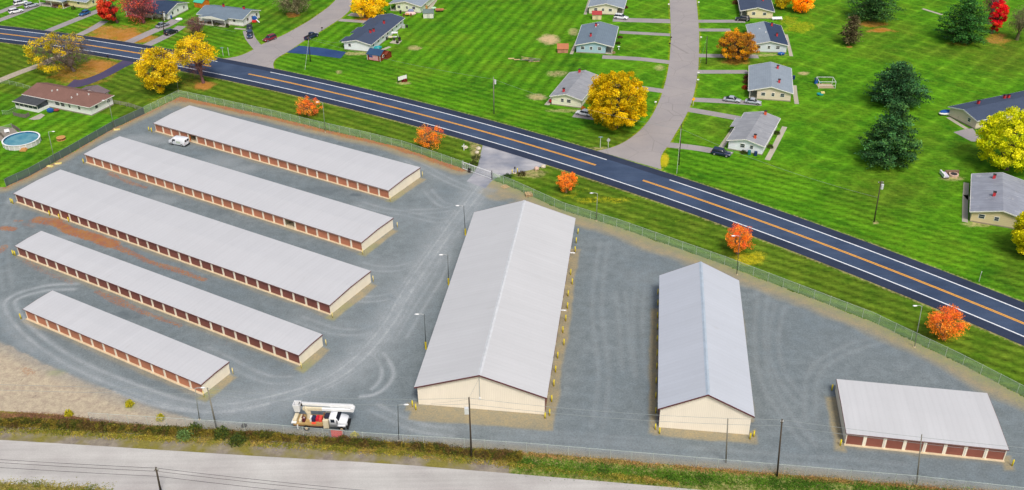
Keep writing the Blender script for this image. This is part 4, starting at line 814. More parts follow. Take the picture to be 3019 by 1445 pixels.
    for side, ya, yb, dpt in bumps:       # roof extensions over side entries
        s_ = -1 if side == 'l' else 1; x0 = 0 if side == 'l' else Wd
        q = MB(); P = [(x0+s_*.0, z-.003), (x0+s_*dpt, z-.003-sl*dpt*.5), (x0+s_*dpt, z-.003-sl*dpt*.5-.12), (x0, z-.13)]; q.prism(P, L*ya, L*yb); q.build('entry_roof', RF[roof], r)
        q = MB().box(min(x0+s_*dpt, x0+s_*(dpt+.05)), L*ya, z-sl*dpt*.5-.26, max(x0+s_*dpt, x0+s_*(dpt+.05)), L*yb, z-sl*dpt*.5-.02); q.build('gutter', trim, r)
    r['w_'] = Wd; r['l_'] = L
    return r, Wd, L, hr, sl
W3 = ((.24, 1.0), (.46, .7), (.7, 1.0))
house((1694.9, 133.4), (1808.8, 137.9), (1823.6, 78.7), (1715.2, 72.6), (1750, 123), 'blue', 'blue', 'pale blue house with blue-grey shingle roof, left of the straight street', wins=((.2, 1), (.42, .7), (.64, 1)), porch='r', flues=((.36, .3), (.42, .78)), sidewin=3, vents=2)
house((1732.8, 20.9), (1840.2, 23.9), (1856, -31), (1753, -35), (1786.5, 10.1), 'cream', 'grey', 'cream house with grey roof and green porch door, beyond the pale blue house', wins=((.22, 1), (.42, .7), (.62, 1)), porch='r', sidewin=2, door=(24, 110, 90))
house((1621.2, 283.3), (1715.4, 296), (1770, 226), (1680.4, 211.3), (1668.6, 277.6), 'ivory', 'metal', 'ivory house with weathered metal roof, partly hidden by the big golden tree', wins=((.38, .7), (.58, 1)), flues=((.36, .12), (.36, .93)), sidewin=3)
house((2183.5, 31.4), (2283.4, 35.5), (2266.5, -26), (2169.5, -30), (2233.1, 21.9), 'wheat', 'slate', 'wheat-coloured house with dark slate roof, top right of the straight street', wins=((.4, 1), (.72, 1)), porch='l', flues=((.72, .4),), sidewin=2)
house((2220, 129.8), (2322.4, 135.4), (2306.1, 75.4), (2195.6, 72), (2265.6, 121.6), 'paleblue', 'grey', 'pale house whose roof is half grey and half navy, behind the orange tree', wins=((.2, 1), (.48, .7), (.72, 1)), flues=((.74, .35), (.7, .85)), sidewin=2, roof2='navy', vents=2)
house((2207.7, 266.6), (2337.9, 275.7), (2333.8, 201.7), (2207.7, 192.2), (2272.4, 255.8), 'tan', 'grey', 'tan house with wide blue-grey roof and corner porch beside two silver cars', wins=((.34, 1), (.56, .7), (.77, 1)), porch='l', flues=((.68, .25), (.66, .8)), sidewin=2)
house((2143.7, 411.9), (2253.3, 433.8), (2300.4, 349.7), (2195.4, 330.4), (2200, 410.5), 'white', 'metal', 'white house with weathered metal roof and two orange chimneys, nearest the junction', wins=((.42, 1), (.66, .7)), flues=((.68, .13), (.6, .93)), sidewin=3, bumps=(('l', .48, .8, 1.3),), flue_mat=M_FLUE2)
house((2861.6, 622.6), (3046, 656), (3040, 541), (2864.4, 510.7), (2952.9, 621.3), 'sand', 'metalb', 'beige house with streaky grey metal roof at the right edge below the yellow-green tree', wins=((.2, 1.1), (.44, .8)), flues=((.36, .38), (.36, .85)), sidewin=2)
house((2798.6, 314.3), (2877.5, 356.8), (3160, 296), (3060, 258), (2842.6, 322.7), 'tan', 'slate', 'long tan house with dark slate roof at the far right edge', wins=((.72, .8),), flues=((.3, .22), (.3, .5), (.34, .53)), sidewin=5)
house((1010.5, 122.7), (1091.2, 133.8), (1192.6, 54.3), (1113.5, 43.6), (1050.7, 118), 'white', 'slate', 'long white duplex with dark slate roof and stepped eaves beside the curved street', wins=((.24, .8),), flues=((.62, .3), (.66, .36), (.66, .66)), sidewin=7, bumps=(('l', .03, .2, 1.2), ('l', .34, .55, 1.4), ('l', .66, .9, 1.4)))
house((1142.9, 14.2), (1243.5, 15.8), (1312, -40), (1215, -44), (1190.6, 3.6), 'green', 'grey', 'pale green house with grey roof at the top beside the bright yellow tree', wins=((.3, 1), (.55, .6), (.76, 1)), porch='l', sidewin=3)
r_, Wd_, L_, hr_, sl_ = house((716.2, 58.8), (767.9, 29.4), (629.8, 14.2), (583, 41.6), (736.5, 31), 'pure', 'blue', 'white house with blue-grey roof and gabled porch, below the orange shed', wins=((.3, .9), (.55, .7), (.8, .9)), flues=((.66, .22), (.66, .66)), sidewin=3)
def porch_gable(r, Wd, L, z, y0, y1, d, roof, posts=2, up=.75):
    """gabled porch on the long left wall (x<0)"""
    ym = (y0+y1)/2; th = .1; b = MB(); P = [(y0, z-.12), (ym, z+up), (y1, z-.12), (y1, z-.24), (ym, z+up-.12), (y0, z-.24)]
    b.add([(-d, y, q) for y, q in P]+[(up*1.7, y, q) for y, q in P], [tuple(range(6)), tuple(range(11, 5, -1))]+[(i, i+6, (i+1) % 6+6, (i+1) % 6) for i in range(6)]); b.build('porch_roof', RF[roof], r)
    g = MB(); g.add([(-d-.08, y0, z-.3), (-d-.08, y1, z-.3), (-d-.08, y1, z-.1), (-d-.08, ym, z+up), (-d-.08, y0, z-.1), (-d-.003, y0, z-.3), (-d-.003, y1, z-.3), (-d-.003, y1, z-.1), (-d-.003, ym, z+up), (-d-.003, y0, z-.1)], [(0, 1, 2, 3, 4), (9, 8, 7, 6, 5)]+[(i, i+5, (i+1) % 5+5, (i+1) % 5) for i in range(5)]); g.build('porch_gable', M_GUT, r)
    for k in range(posts): y = y0+.15+(y1-y0-.4)*k/(posts-1); MB().box(-d+.05, y, 0, -d+.2, y+.15, z-.3).build('porch_post', M_GUT, r)
    MB().box(-d, y0, 0, .4, y1, .15).build('porch_floor', M_CON, r)
porch_gable(r_, Wd_, L_, 2.6, L_*.3, L_*.88, 2.2, 'blue', 3)
r_, Wd_, L_, hr_, sl_ = house((494, 38.5), (556.8, 7.1), (432, -6), (366.2, 25.3), (524.4, 9.1), 'pure', 'navy', 'white house with half navy half brown roof behind the red trees', wins=((.25, .8), (.5, .7), (.78, .8)), sidewin=4, roof2='purple', split='len', flues=())
for yy in (.06, .34, .62, .93): MB().box(-.9, L_*yy, 0, -.75, L_*yy+.15, 2.5).build('porch_post', M_GUT, r_)
MB().add([(-1.1, 0, 2.42), (.05, 0, 2.56), (.05, L_, 2.56), (-1.1, L_, 2.42), (-1.1, 0, 2.34), (.05, 0, 2.46), (.05, L_, 2.46), (-1.1, L_, 2.34)], [(0, 1, 2, 3), (7, 6, 5, 4), (0, 4, 5, 1), (1, 5, 6, 2), (2, 6, 7, 3), (3, 7, 4, 0)]).build('porch_roof', RF['navy'], r_)
r_, Wd_, L_, hr_, sl_ = house((262, 7), (318, -22), (196, -40), (128, -10), (290, -18), 'yellow', 'grey', 'pale yellow house with white gabled porch, cut off by the top left edge', wins=((.3, .9), (.7, .9)), sidewin=3, hr=4.0)
porch_gable(r_, Wd_, L_, 2.6, L_*.42, L_*.97, 2.6, 'grey', 3)
# the house with the hipped brown roof
def hip_house():
    z = 2.75; A, B_, C_ = W2(63.9, 277.6, z), W2(263.6, 317.2, z), W2(336.5, 280.7, z)
    u = (B_-A); L = np.linalg.norm(u); u /= L; v = np.array([-u[1], u[0]]); D = (C_-B_)@v; o = A; r = empty('house', (o[0], o[1], 0), math.atan2(u[1], u[0]), 'white house with hipped brown roof and a dark-roofed sunroom, by the pool garden', 'house', 'single-storey houses of the neighbourhood')
    i = .5; hr = 4.7; th = .14
    MB().box(i, i, .3, L-i, D-i, z-.15).build('wall', WL['pure'], r); MB().box(i-.03, i-.03, 0, L-i+.03, D-i+.03, .3).build('foundation', M_FOUND, r)
    k = D/2
    b = MB(); V = [(0, 0, z), (L, 0, z), (L, D, z), (0, D, z), (k*.35, k, hr), (L-k*.8, k, hr), (0, 0, z-th), (L, 0, z-th), (L, D, z-th), (0, D, z-th)]
    b.add(V, [(0, 1, 5, 4), (1, 2, 5), (2, 3, 4, 5), (3, 0, 4), (0, 6, 7, 1), (1, 7, 8, 2), (2, 8, 9, 3), (3, 9, 6, 0), (6, 9, 8, 7)]); b.build('roof', RF['brown'], r)
    for xx, wd in ((.5, 1.4), (.58, 1.2), (.68, .6), (.82, .7)): window(r, None, L*xx, 1.3, wd, .95, 'f', i)
    for yy, wd in ((.3, .9), (.78, .9)): window(r, None, D*yy, 1.4, wd, .8, 'r', L-i)
    for x0, y0, x1, y1, nm in ((0, -.1, L, -.002, 'gutter'), (L+.002, 0, L+.1, D, 'gutter')): MB().box(x0, y0, z-.16, x1, y1, z-.02).build(nm, M_GUT, r)
    for fx, fy in ((.36, .3), (.42, .36), (.68, .2), (.72, .34), (.86, .42)): zz = z+(hr-z)*fy*2; MB().box(L*fx-.15, D*fy-.15, zz-.1, L*fx+.15, D*fy+.15, zz+.35).build('roof_vent', M_VENT, r)
    # sunroom
    sx0, sx1, sd = .6, L*.36, 3.4
    MB().prism([(sx0, .0), (sx1, .0), (sx1, .9), (sx0, .9)], -sd, i-.02).build('sunroom_wall', WL['pure'], r)
    for k_ in range(6): x = sx0+(sx1-sx0-.12)*k_/5; MB().box(x, -sd, .9, x+.12, -sd+.12, 2.15).build('sunroom_post', M_GUT, r)
    MB().box(sx0+.13, -sd+.04, .9, sx1-.13, -sd+.08, 2.1).build('sunroom_glass', M_GLASS, r)
    MB().box(sx1-.1, -sd+.13, .9, sx1-.04, i-.03, 2.2).build('sunroom_glass', M_GLASS, r)
    MB().add([(sx0-.3, -sd-.4, 2.2), (sx1+.3, -sd-.4, 2.2), (sx1+.3, .0, 2.56), (sx0-.3, .0, 2.56), (sx0-.3, -sd-.4, 2.08), (sx1+.3, -sd-.4, 2.08), (sx1+.3, .0, 2.44), (sx0-.3, .0, 2.44)], [(0, 1, 2, 3), (7, 6, 5, 4), (0, 4, 5, 1), (1, 5, 6, 2), (2, 6, 7, 3), (3, 7, 4, 0)]).build('sunroom_roof', RF['dark'], r)
    MB().box(sx0-.3, -sd-.48, 2.02, sx1+.3, -sd-.402, 2.22).build('gutter', M_GUT, r)
    # garage wing behind
    gx0_, gx1_ = L*.5, L*.82; g = MB(); g.prism([(gx0_, .1), (gx1_, .1), (gx1_, 2.4), ((gx0_+gx1_)/2, 3.2), (gx0_, 2.4)], D-i, D+2.2); g.build('garage_wall', WL['pure'], r)
    gm_ = (gx0_+gx1_)/2; MB().prism([(gx0_-.4, 2.4), (gm_, 3.5), (gx1_+.4, 2.4), (gx1_+.4, 2.27), (gm_, 3.36), (gx0_-.4, 2.27)], D-.6, D+2.7).build('garage_roof', RF['gar'], r)
hip_house()
# sheds
def shed(FLg, FRg, depth, h, hr, wallc, roofc, label, name='garden_shed', axis='x', door=True, flag=False, cat='shed'):
    a, b = W2(*FLg), W2(*FRg); d = b-a; L = np.linalg.norm(d); r = empty(name, (a[0], a[1], 0), math.atan2(d[1], d[0]), label, cat)
    m_ = siding(name+'_siding', wallc, .3, False, .06); mr = shingle(name+'_roofing', roofc, .1)
    y0, y1 = 0, depth; P = [(y0, .05), (y1, .05), (y1, h), ((y0+y1)/2, hr), (y0, h)]
    b_ = MB(); b_.add([(0, y, z) for y, z in P]+[(L, y, z) for y, z in P], [tuple(range(5)), tuple(range(9, 4, -1))]+[(i, i+5, (i+1) % 5+5, (i+1) % 5) for i in range(5)]); b_.build('wall', m_, r)
    e = .2; k = (hr-h)/(depth/2); Q = [(y0-e, h-k*e+.05), ((y0+y1)/2, hr+.07), (y1+e, h-k*e+.05), (y1+e, h-k*e-.03), ((y0+y1)/2, hr-.0), (y0-e, h-k*e-.03)]
    b_ = MB(); b_.add([(-e, y, z) for y, z in Q]+[(L+e, y, z) for y, z in Q], [tuple(range(6)), tuple(range(11, 5, -1))]+[(i, i+6, (i+1) % 6+6, (i+1) % 6) for i in range(6)]); b_.build('roof', mr, r)
    if door: MB().box(L*.35, -.05, .1, L*.65, -.003, h-.15).build('door', simple(name+'_door', tuple(c*.75 for c in wallc[:3])+(1,)), r)
    return r, L
M_FR, M_FB = simple('flag_red', S(196, 60, 70), .8), simple('flag_blue', S(70, 80, 140), .8)
r_, L_ = shed((1083, 176.4), (1121.6, 182.5), 4.6, 2.0, 3.0, S(132, 50, 34), S(48, 76, 110), 'red barn-style shed with navy roof and a flag on its front, by the white duplex', door=False)
for x in (.0, L_-.12): MB().box(x, -.06, .05, x+.14, -.003, 2.0).build('corner_board', M_GUT, r_)
f_ = MB().box(L_*.16, -.1, .2, L_*.86, -.07, 1.85).build('flag', M_WHITE, r_)
for j in range(7): MB().box(L_*.16, -.115, .2+j*.2375, L_*.86, -.101, .2+j*.2375+.125).build('stripe', M_FR, f_)
MB().box(L_*.16, -.13, 1.0, L_*.44, -.116, 1.86).build('canton', M_FB, f_)
w_ = MB().box(L_+.002, 1.4, .8, L_+.06, 2.5, 1.7).build('window', M_GUT, r_); MB().box(L_+.061, 1.6, .95, L_+.08, 2.3, 1.55).build('pane', M_GLASS, w_)
p_a, p_b = W2(1124, 178), W2(1148, 163)
shed((1126, 173), (1140, 176), 2.6, 1.7, 2.3, S(122, 48, 32), S(120, 60, 44), 'small red-brown lean shed tucked behind the flag shed', name='tool_shed')
shed((574, 21.3), (598.4, 25.3), 3.6, 2.0, 2.9, S(206, 116, 40), S(70, 176, 150), 'orange shed with turquoise roof above the white porch house', name='painted_shed')
shed((1248.4, 54.7), (1277.7, 54.3), 4.2, 1.9, 2.4, S(220, 220, 214), S(106, 124, 120), 'low white shed with grey-green roof at the edge of the big lawn', name='white_shed')
shed((1746.4, 58.8), (1773, 58.8), 2.6, 1.9, 2.7, S(222, 206, 166), S(162, 64, 66), 'cream shed with red roof behind the pale blue house', name='cream_shed')
shed((1644, 157), (1674.6, 157), 2.8, 1.5, 2.6, S(190, 134, 112), S(172, 112, 82), 'brown gambrel shed standing alone on the lawn', name='brown_shed')
# ------------------------------------------------------------------ above-ground pool
def pool():
    c = W(61.9, 409, 1.25); rx, ry, h = 4.45, 4.4, 1.25; t = empty('swimming_pool', (c[0], c[1], 0), 0, 'round above-ground pool with white rim and ribbed sides', 'pool'); n = 40
    ring = lambda r1, r2, z: [(r1*math.cos(2*math.pi*i/n), r2*math.sin(2*math.pi*i/n), z) for i in range(n)]
    b = MB(); b.add(ring(rx, ry, 0)+ring(rx, ry, h)+ring(rx-.06, ry-.06, h)+ring(rx-.06, ry-.06, .1), [(k*n+i, k*n+(i+1) % n, (k+1)*n+(i+1) % n, (k+1)*n+i) for k in range(3) for i in range(n)]); b.build('wall', simple('pool_wall', S(206, 204, 204), .5, .1, 2), t)
    b = MB(); b.add(ring(rx+.15, ry+.15, h)+ring(rx+.15, ry+.15, h+.06)+ring(rx-.22, ry-.22, h+.06)+ring(rx-.22, ry-.22, h), [(k*n+i, k*n+(i+1) % n, ((k+1) % 4)*n+(i+1) % n, ((k+1) % 4)*n+i) for k in range(4) for i in range(n)]); b.build('rim', M_WHITE, t)
    b = MB(); b.add(ring(rx-.065, ry-.065, h-.02)+ring(rx-.065, ry-.065, .12), [(i, (i+1) % n, n+(i+1) % n, n+i) for i in range(n)]); b.build('liner', simple('pool_liner', S(36, 112, 158), .5), t)
    m = N('pool_water', .35, .5); k = m.noise(.35, 4, .7); m.color(m.mix(m.ramp(k, .4, .6), S(104, 156, 168), S(60, 128, 150))); m.bump(m.noise(3, 2), .1, .03)
    b = MB(); b.add(ring(rx-.07, ry-.07, h-.42), [tuple(range(n))]); b.build('water', m.m, t)
    for i in range(0, n, 2): a = 2*math.pi*i/n; o = MB().box(rx, -.07, 0, rx+.09, .07, h).build('upright', M_WHITE, t); o.rotation_euler.z = a; o.scale.x = 1 if abs(math.cos(a)) > .7 else ry/rx*1.0+.0
pool()
# ------------------------------------------------------------------ trees
M_LEAF = foliage('autumn_leaves'); M_NEEDLE = foliage('needles', .8)
def bark(n, c): return simple('bark_'+n, c, .95, .2, 3, .1, bump=.4)
BK = {'grey': bark('grey', S(112, 100, 92)), 'dark': bark('dark', S(78, 64, 56)), 'tan': bark('tan', S(134, 116, 92)), 'red': bark('red', S(124, 90, 92)), 'olive': bark('olive', S(116, 112, 84))}
def tree_dims(base, box):
    """height, crown radius, crown bottom from the crown's box in the photo and the trunk's foot"""
    P = W(*base); dpt = PJ(P)[2]; th = math.atan2(CAM_H-6, math.hypot(P[0], P[1])); c, s = math.cos(th), math.sin(th); m = dpt/F_PX
    x0, y0, x1, y1 = box; Rr = (x1-x0)/2*m; Sx = (y1-y0)/2*m; zc = (base[1]-(y0+y1)/2)*m/c; b2 = Sx*Sx-Rr*Rr*s*s; b = math.sqrt(b2)/c if b2 > (.35*Rr*c)**2 else .35*Rr
    if zc-b < .25: b = max(zc-.25, .5*b); 
    off = ((x0+x1)/2-base[0])*m
    return P, Rr, zc, b, off
def tubes_np(segs, n=5):
    """many tapered tubes in one mesh: segs (p0,p1,r0,r1)"""
    A = np.array([s[0] for s in segs], float); B = np.array([s[1] for s in segs], float); r0 = np.array([s[2] for s in segs]); r1 = np.array([s[3] for s in segs])
    d = B-A; d /= np.maximum(np.linalg.norm(d, axis=1), 1e-6)[:, None]; h = np.where(np.abs(d[:, 2:3]) > .9, [[1., 0, 0]], [[0, 0, 1.]]); a = np.cross(d, h); a /= np.linalg.norm(a, axis=1)[:, None]; b = np.cross(d, a)
    t = np.arange(n)*2*math.pi/n; ring = a[:, None]*np.cos(t)[None, :, None]+b[:, None]*np.sin(t)[None, :, None]
    V = np.concatenate([A[:, None]+ring*r0[:, None, None], B[:, None]+ring*r1[:, None, None]], 1).reshape(-1, 3)
    k = np.arange(len(segs))[:, None]*2*n; i = np.arange(n)[None]; j = (i+1) % n
    F = np.stack([k+i, k+j, k+n+j, k+n+i], -1).reshape(-1, 4); return V, F
def leaves_np(C, size, cols, rg, flat=0.0):
    """a small bent quad at every centre"""
    n = len(C); a = rg.normal(size=(n, 3)); a[:, 2] *= (1-flat); a /= np.linalg.norm(a, axis=1)[:, None]; b = rg.normal(size=(n, 3)); b[:, 2] *= (1-flat); b -= a*(a*b).sum(1)[:, None]; b /= np.linalg.norm(b, axis=1)[:, None]
    sz = size*rg.uniform(.6, 1.35, n)[:, None]; a *= sz/2; b *= sz/2*rg.uniform(.6, 1.0, n)[:, None]
    V = np.stack([C-a, C+b*.9, C+a, C-b*1.1], 1).reshape(-1, 3); F = np.arange(4*n).reshape(n, 4)
    col = np.repeat(np.c_[cols, np.ones(n)], 4, axis=0); return V, F, col
def palette(rg, n, cs, wts, jit=.18):
    cs = np.array([S(*c)[:3] for c in cs])*1.45; w_ = np.array(wts, float); w_ /= w_.sum(); k = rg.choice(len(cs), n, p=w_); return cs[k]
def deciduous(base, box, name, label, cs, wts, n=5000, leaf=.42, bk='grey', cover=1.0, clusters=60, bare=0, group=None, seed=1, side=None, low=0, twigs=0, cat='tree', thick=1.0, rough=.07, skirt=0.0):
    P, Rr, zc, b, off = tree_dims(base, box); rg = np.random.default_rng(seed); t = empty(name, (P[0], P[1], 0), 0, label, cat, group)
    # limbs
    C0 = np.array([off*.0, 0, zc]); z0 = max(zc-b, .4); ht = zc+b; r0 = (.035*ht+.08)*thick; segs = []
    fork = np.array([off*.25, 0, max(z0+.15*b, .9)]); segs.append(((0, 0, 0), fork, r0*1.25, r0)); tips = []
    cen = np.array([off, 0, zc])
    nl = 9
    for i in range(nl):
        ph = rg.uniform(0, 2*math.pi); v = np.array([math.cos(ph), math.sin(ph), 0])*rg.uniform(.35, .85) if i else np.zeros(3); e = cen+v*Rr*.8; e[2] = zc+b*rg.uniform(-.15, .7)*(1-.5*np.linalg.norm(v))+ (b*.2 if not i else 0)
        m1 = fork+(e-fork)*.5+rg.normal(size=3)*Rr*.05+np.array([0, 0, .08*b]); segs += [(fork, m1, r0*.62, r0*.4), (m1, e, r0*.4, r0*.14)]
        for j in range(4+bare*3):
            s_ = rg.uniform(.3, 1); q = fork+(m1-fork)*s_*2 if s_ < .5 else m1+(e-m1)*(s_*2-1); dv = rg.normal(size=3); dv[2] = abs(dv[2])*.5; dv /= np.linalg.norm(dv); q2 = q+dv*Rr*rg.uniform(.25, .5); segs.append((q, q2, r0*.2, r0*.06)); tips.append((q, q2))
            for k in range(3 if bare else 1):
                dv = rg.normal(size=3); dv[2] = abs(dv[2])*.6; dv /= np.linalg.norm(dv); q3 = q+(q2-q)*rg.uniform(.4, 1); segs.append((q3, q3+dv*Rr*rg.uniform(.12, .28), r0*.07, r0*.025)); tips.append((q3, q3+dv*Rr*.2))
    TE = np.array([tp[1] for tp in tips])
    for k in range(twigs):
        u = rg.normal(size=3); u /= np.linalg.norm(u); rr_ = rg.uniform(.45, .98); q = cen+u*np.array([Rr, Rr, b])*rr_; q[2] = max(q[2], .6); te = TE[np.argmin(((TE-q)**2).sum(1)+rg.uniform(0, 2, len(TE)))]; d_ = rg.normal(size=3)*.2; mid = (te+q)/2+d_; segs.append((te, mid, .028, .018)); segs.append((mid, q, .018, .008))
    V, F = tubes_np(segs[:1]); np_mesh('trunk', V, F, BK[bk], t, smooth=True); V, F = tubes_np(segs[1:], 4); np_mesh('branches', V, F, BK[bk], t, smooth=True)
    if n:
        # leaf clumps on the crown's shell and inside it
        kf = np.arange(clusters)+.5; phf = np.pi*(1+5**.5)*kf; zf = 1-2*kf/clusters; u = np.stack([np.sqrt(1-zf*zf)*np.cos(phf), np.sqrt(1-zf*zf)*np.sin(phf), zf], 1)+rg.normal(size=(clusters, 3))*.09; u /= np.linalg.norm(u, axis=1)[:, None]
        rad = np.where(rg.random(clusters) < .8, rg.uniform(.84, .96, clusters), rg.uniform(.4, .8, clusters)); lob = 1+.06*np.sin(3*np.arctan2(u[:, 1], u[:, 0])+seed)+.05*np.sin(7*u[:, 2]+2*np.arctan2(u[:, 1], u[:, 0])+seed*2)+rough*rg.normal(size=clusters)
        hs = 1+skirt*np.clip(-u[:, 2], 0, 1)**.7; cc = cen+u*np.stack([Rr*hs, Rr*hs, np.full(clusters, b)], 1)*(rad*np.clip(lob, .72, 1.12)*.9)[:, None]
        if side is not None:
            sx, keepf = side; m_ = (cc[:, 0]-cen[0])*sx > rg.uniform(-.6, keepf, clusters)*Rr; cc = cc[m_]
        cc = cc[cc[:, 2] > low*b+.3]; nc = len(cc); k = rg.integers(0, nc, n); cs_r = rg.uniform(.8, 1.3, nc)[k]*min(Rr, b)*min(.34, 1.75/math.sqrt(clusters))
        dl_ = rg.normal(size=(n, 3)); dl_ /= np.linalg.norm(dl_, axis=1)[:, None]; L = cc[k]+dl_*(cs_r*rg.uniform(.35, 1.12, n))[:, None]*np.array([1.15, 1.15, .85]); L[:, 2] = np.maximum(L[:, 2], .25)
        cl = palette(rg, nc, cs, wts)[k]; own = palette(rg, n, cs, wts); mixk = rg.uniform(0, .55, n)[:, None]; col = (cl*(1-mixk)+own*mixk)*rg.uniform(.72, 1.25, n)[:, None]
        V, F, col = leaves_np(L, leaf, col, rg); np_mesh('crown', V, F, M_LEAF, t, cols={'leafcol': col})
    return t
def pine(base, box, name, label, seed=1, n=11000, cs=((42, 76, 40), (58, 96, 48), (80, 114, 54), (34, 62, 40)), wts=(3, 3, 1.4, 2), group=None, shape=.55, needle=.42, levels=17, bk='dark'):
    P, Rr, zc, b, off = tree_dims(base, box); rg = np.random.default_rng(seed); t = empty(name, (P[0], P[1], 0), 0, label, 'tree', group); ht = zc+b; z0 = max(zc-b, .8); r0 = .03*ht
    V, F = tubes_np([((0, 0, 0), (off*.3, 0, ht*.5), r0, r0*.6), ((off*.3, 0, ht*.5), (off, 0, ht*.96), r0*.6, .05)], 8); np_mesh('trunk', V, F, BK[bk], t, smooth=True)
    segs = []; CC = []; CO = []
    for lv in range(levels):
        f = (lv+.3)/levels; z = z0+(ht-z0)*f; prof = math.sin(min(1, (f+.1)/.34)*math.pi/2)*(1-f)**shape if f > 0 else .5; rr_ = Rr*max(prof, .06)*1.12; nb = int(7+4*(1-f)); ph0 = rg.uniform(0, 6)
        for i in range(nb):
            ph = ph0+2*math.pi*i/nb+rg.normal()*.18; ln = rr_*rg.uniform(.72, 1.12); a = np.array([off*f, 0, z]); zz = z+ln*rg.uniform(.0, .16)-(1-f)*ln*.1; e = np.array([off*f+ln*math.cos(ph), ln*math.sin(ph), max(zz, .3)]); segs.append((a, e, .09*(1-f)+.03, .02))
            kk_ = max(3, int(ln*1.5)); tint = rg.uniform(.5, 1.9)
            for j in range(kk_):
                s_ = (j+1.2)/(kk_+.4); c = a+(e-a)*s_+rg.normal(size=3)*np.array([.35, .35, .18]); CC.append(c); CO.append((.45+.75*(1-abs(s_-.7)), tint))
    V, F = tubes_np(segs, 4); np_mesh('branches', V, F, BK[bk], t)
    CC = np.array(CC); CO = np.array(CO); k = rg.integers(0, len(CC), n); L = CC[k]+rg.normal(size=(n, 3))*np.array([.5, .5, .13])*(Rr/7.5)**.5*CO[k, 0][:, None]
    base_c = palette(rg, len(CC), cs, wts)[k]; own = palette(rg, n, cs, wts); col = (base_c*.6+own*.4)*CO[k, 1][:, None]*rg.uniform(.75, 1.25, n)[:, None]
    V, F, col = leaves_np(L, needle, col, rg, .55); np_mesh('needles', V, F, M_NEEDLE, t, cols={'leafcol': col}); return t
YEL = ((214, 186, 22), (190, 168, 22), (230, 206, 48), (146, 134, 28)); GOLD = ((210, 180, 12), (184, 160, 12), (226, 200, 30), (130, 120, 18))
ORA = ((236, 146, 44), (222, 124, 38), (240, 168, 66), (190, 118, 38), (222, 104, 60))
deciduous((219, 211), (92, 68, 300, 236), 'maple_tree', 'big half-bare tree with yellow leaves left, standing by the highway', YEL, (3, 2, 1, 2.5), 6000, .33, 'grey', side=(-1, .8), clusters=110, bare=1, seed=11, twigs=1500, thick=.8)
deciduous((470, 272), (419, 120, 541, 288), 'maple_tree', 'dense yellow tree touching the highway, left of the yard corner', YEL, (4, 3, 2, 2), 12000, .40, 'grey', clusters=90, seed=12, bare=1, twigs=300)
deciduous((600, 245), (531, 98, 650, 240), 'maple_tree', 'slender tree with yellow top and bare lower branches by the yard corner', YEL, (4, 2, 2, 1), 6500, .38, 'red', clusters=70, seed=13, low=.95, bare=1, twigs=900, thick=.7)
RED = ((200, 62, 42), (186, 46, 44), (212, 92, 56), (150, 40, 40))
deciduous((347, 68), (298, -22, 366, 70), 'red_maple_tree', 'bright orange-red tree at the top left, before the half-brown house', RED, (4, 2, 2, 1), 6000, .42, 'dark', clusters=60, seed=14, side=(-1, .8))
deciduous((424, 67), (366, -50, 470, 66), 'red_maple_tree', 'purplish bare tree with pink-red patches before the half-brown house', ((206, 60, 84), (196, 90, 70), (150, 84, 90), (212, 110, 60)), (3, 2, 2, 1.5), 3600, .36, 'red', clusters=40, seed=15, bare=1, twigs=1800)
deciduous((590, 103), (548, 44, 612, 104), 'bare_tree', 'small nearly bare brown tree before the gabled porch house', ((150, 96, 76), (120, 90, 70)), (1, 1), 500, .3, 'red', clusters=20, seed=16, bare=1, twigs=900)
deciduous((877.4, 41.5), (806, -55, 932, 44), 'bare_tree', 'large leafless olive-grey tree beside the curved street at the top', ((126, 124, 92), (150, 140, 110)), (1, 1), 2500, .3, 'olive', clusters=60, seed=17, bare=1, twigs=2600)
deciduous((1074, 52), (1036, -40, 1147, 56), 'maple_tree', 'bright lemon yellow tree before the pale green house', ((232, 200, 20), (214, 180, 14), (240, 216, 60)), (4, 3, 2), 8500, .40, 'grey', clusters=80, seed=18)
deciduous((1815, 376), (1727, 196, 1904, 388), 'golden_maple_tree', 'huge golden tree covering the ivory house, between lawn and straight street', GOLD, (5, 4, 2, 2.2), 30000, .40, 'grey', clusters=230, seed=19, skirt=.3, rough=.04)
deciduous((2172, 176), (2112, 78, 2228, 186), 'maple_tree', 'rusty orange and gold tree before the house with the half-navy roof', ((198, 138, 30), (168, 110, 38), (150, 96, 40), (232, 176, 30), (126, 96, 40)), (3, 3, 2, 3, 2), 12000, .32, 'dark', clusters=110, seed=20, twigs=900, skirt=.25, bare=1)
deciduous((2303, 27), (2282, -34, 2326, 26), 'maple_tree', 'small yellow tree beside the orange one at the top edge', YEL, (4, 2, 2, 1), 3500, .4, 'grey', clusters=40, seed=21)
deciduous((2362, 37), (2329, -40, 2396, 36), 'maple_tree', 'round orange-yellow tree at the top edge above the yellow leaf litter', ((248, 184, 24), (240, 160, 20), (250, 200, 60)), (3, 2, 2), 6000, .42, 'grey', clusters=50, seed=22)
pine((2568.4, 60), (2488, -78, 2652, 54), 'pine_tree', 'broad dark pine cut off by the top edge above brown needle litter', 31, 13000)
pine((2502, 132), (2475, 48, 2537, 124), 'young_pine_tree', 'small brownish conifer alone on the lawn beside the tan leaf patch', 32, 4200, ((92, 86, 58), (74, 72, 48), (110, 96, 72)), (2, 2, 1), needle=.4, levels=14, bk='tan')
pine((2832, 124), (2755, -6, 2908, 120), 'pine_tree', 'rounded dark green pine beside the crimson tree', 33, 14000, ((38, 84, 34), (56, 104, 44), (76, 120, 52), (30, 62, 38)), shape=.42)
deciduous((2922, 99), (2906, -6, 2954, 98), 'red_maple_tree', 'narrow crimson tree near the top right corner', ((214, 20, 44), (190, 14, 36), (232, 70, 50)), (5, 3, 1.5), 5500, .38, 'dark', clusters=50, seed=34)
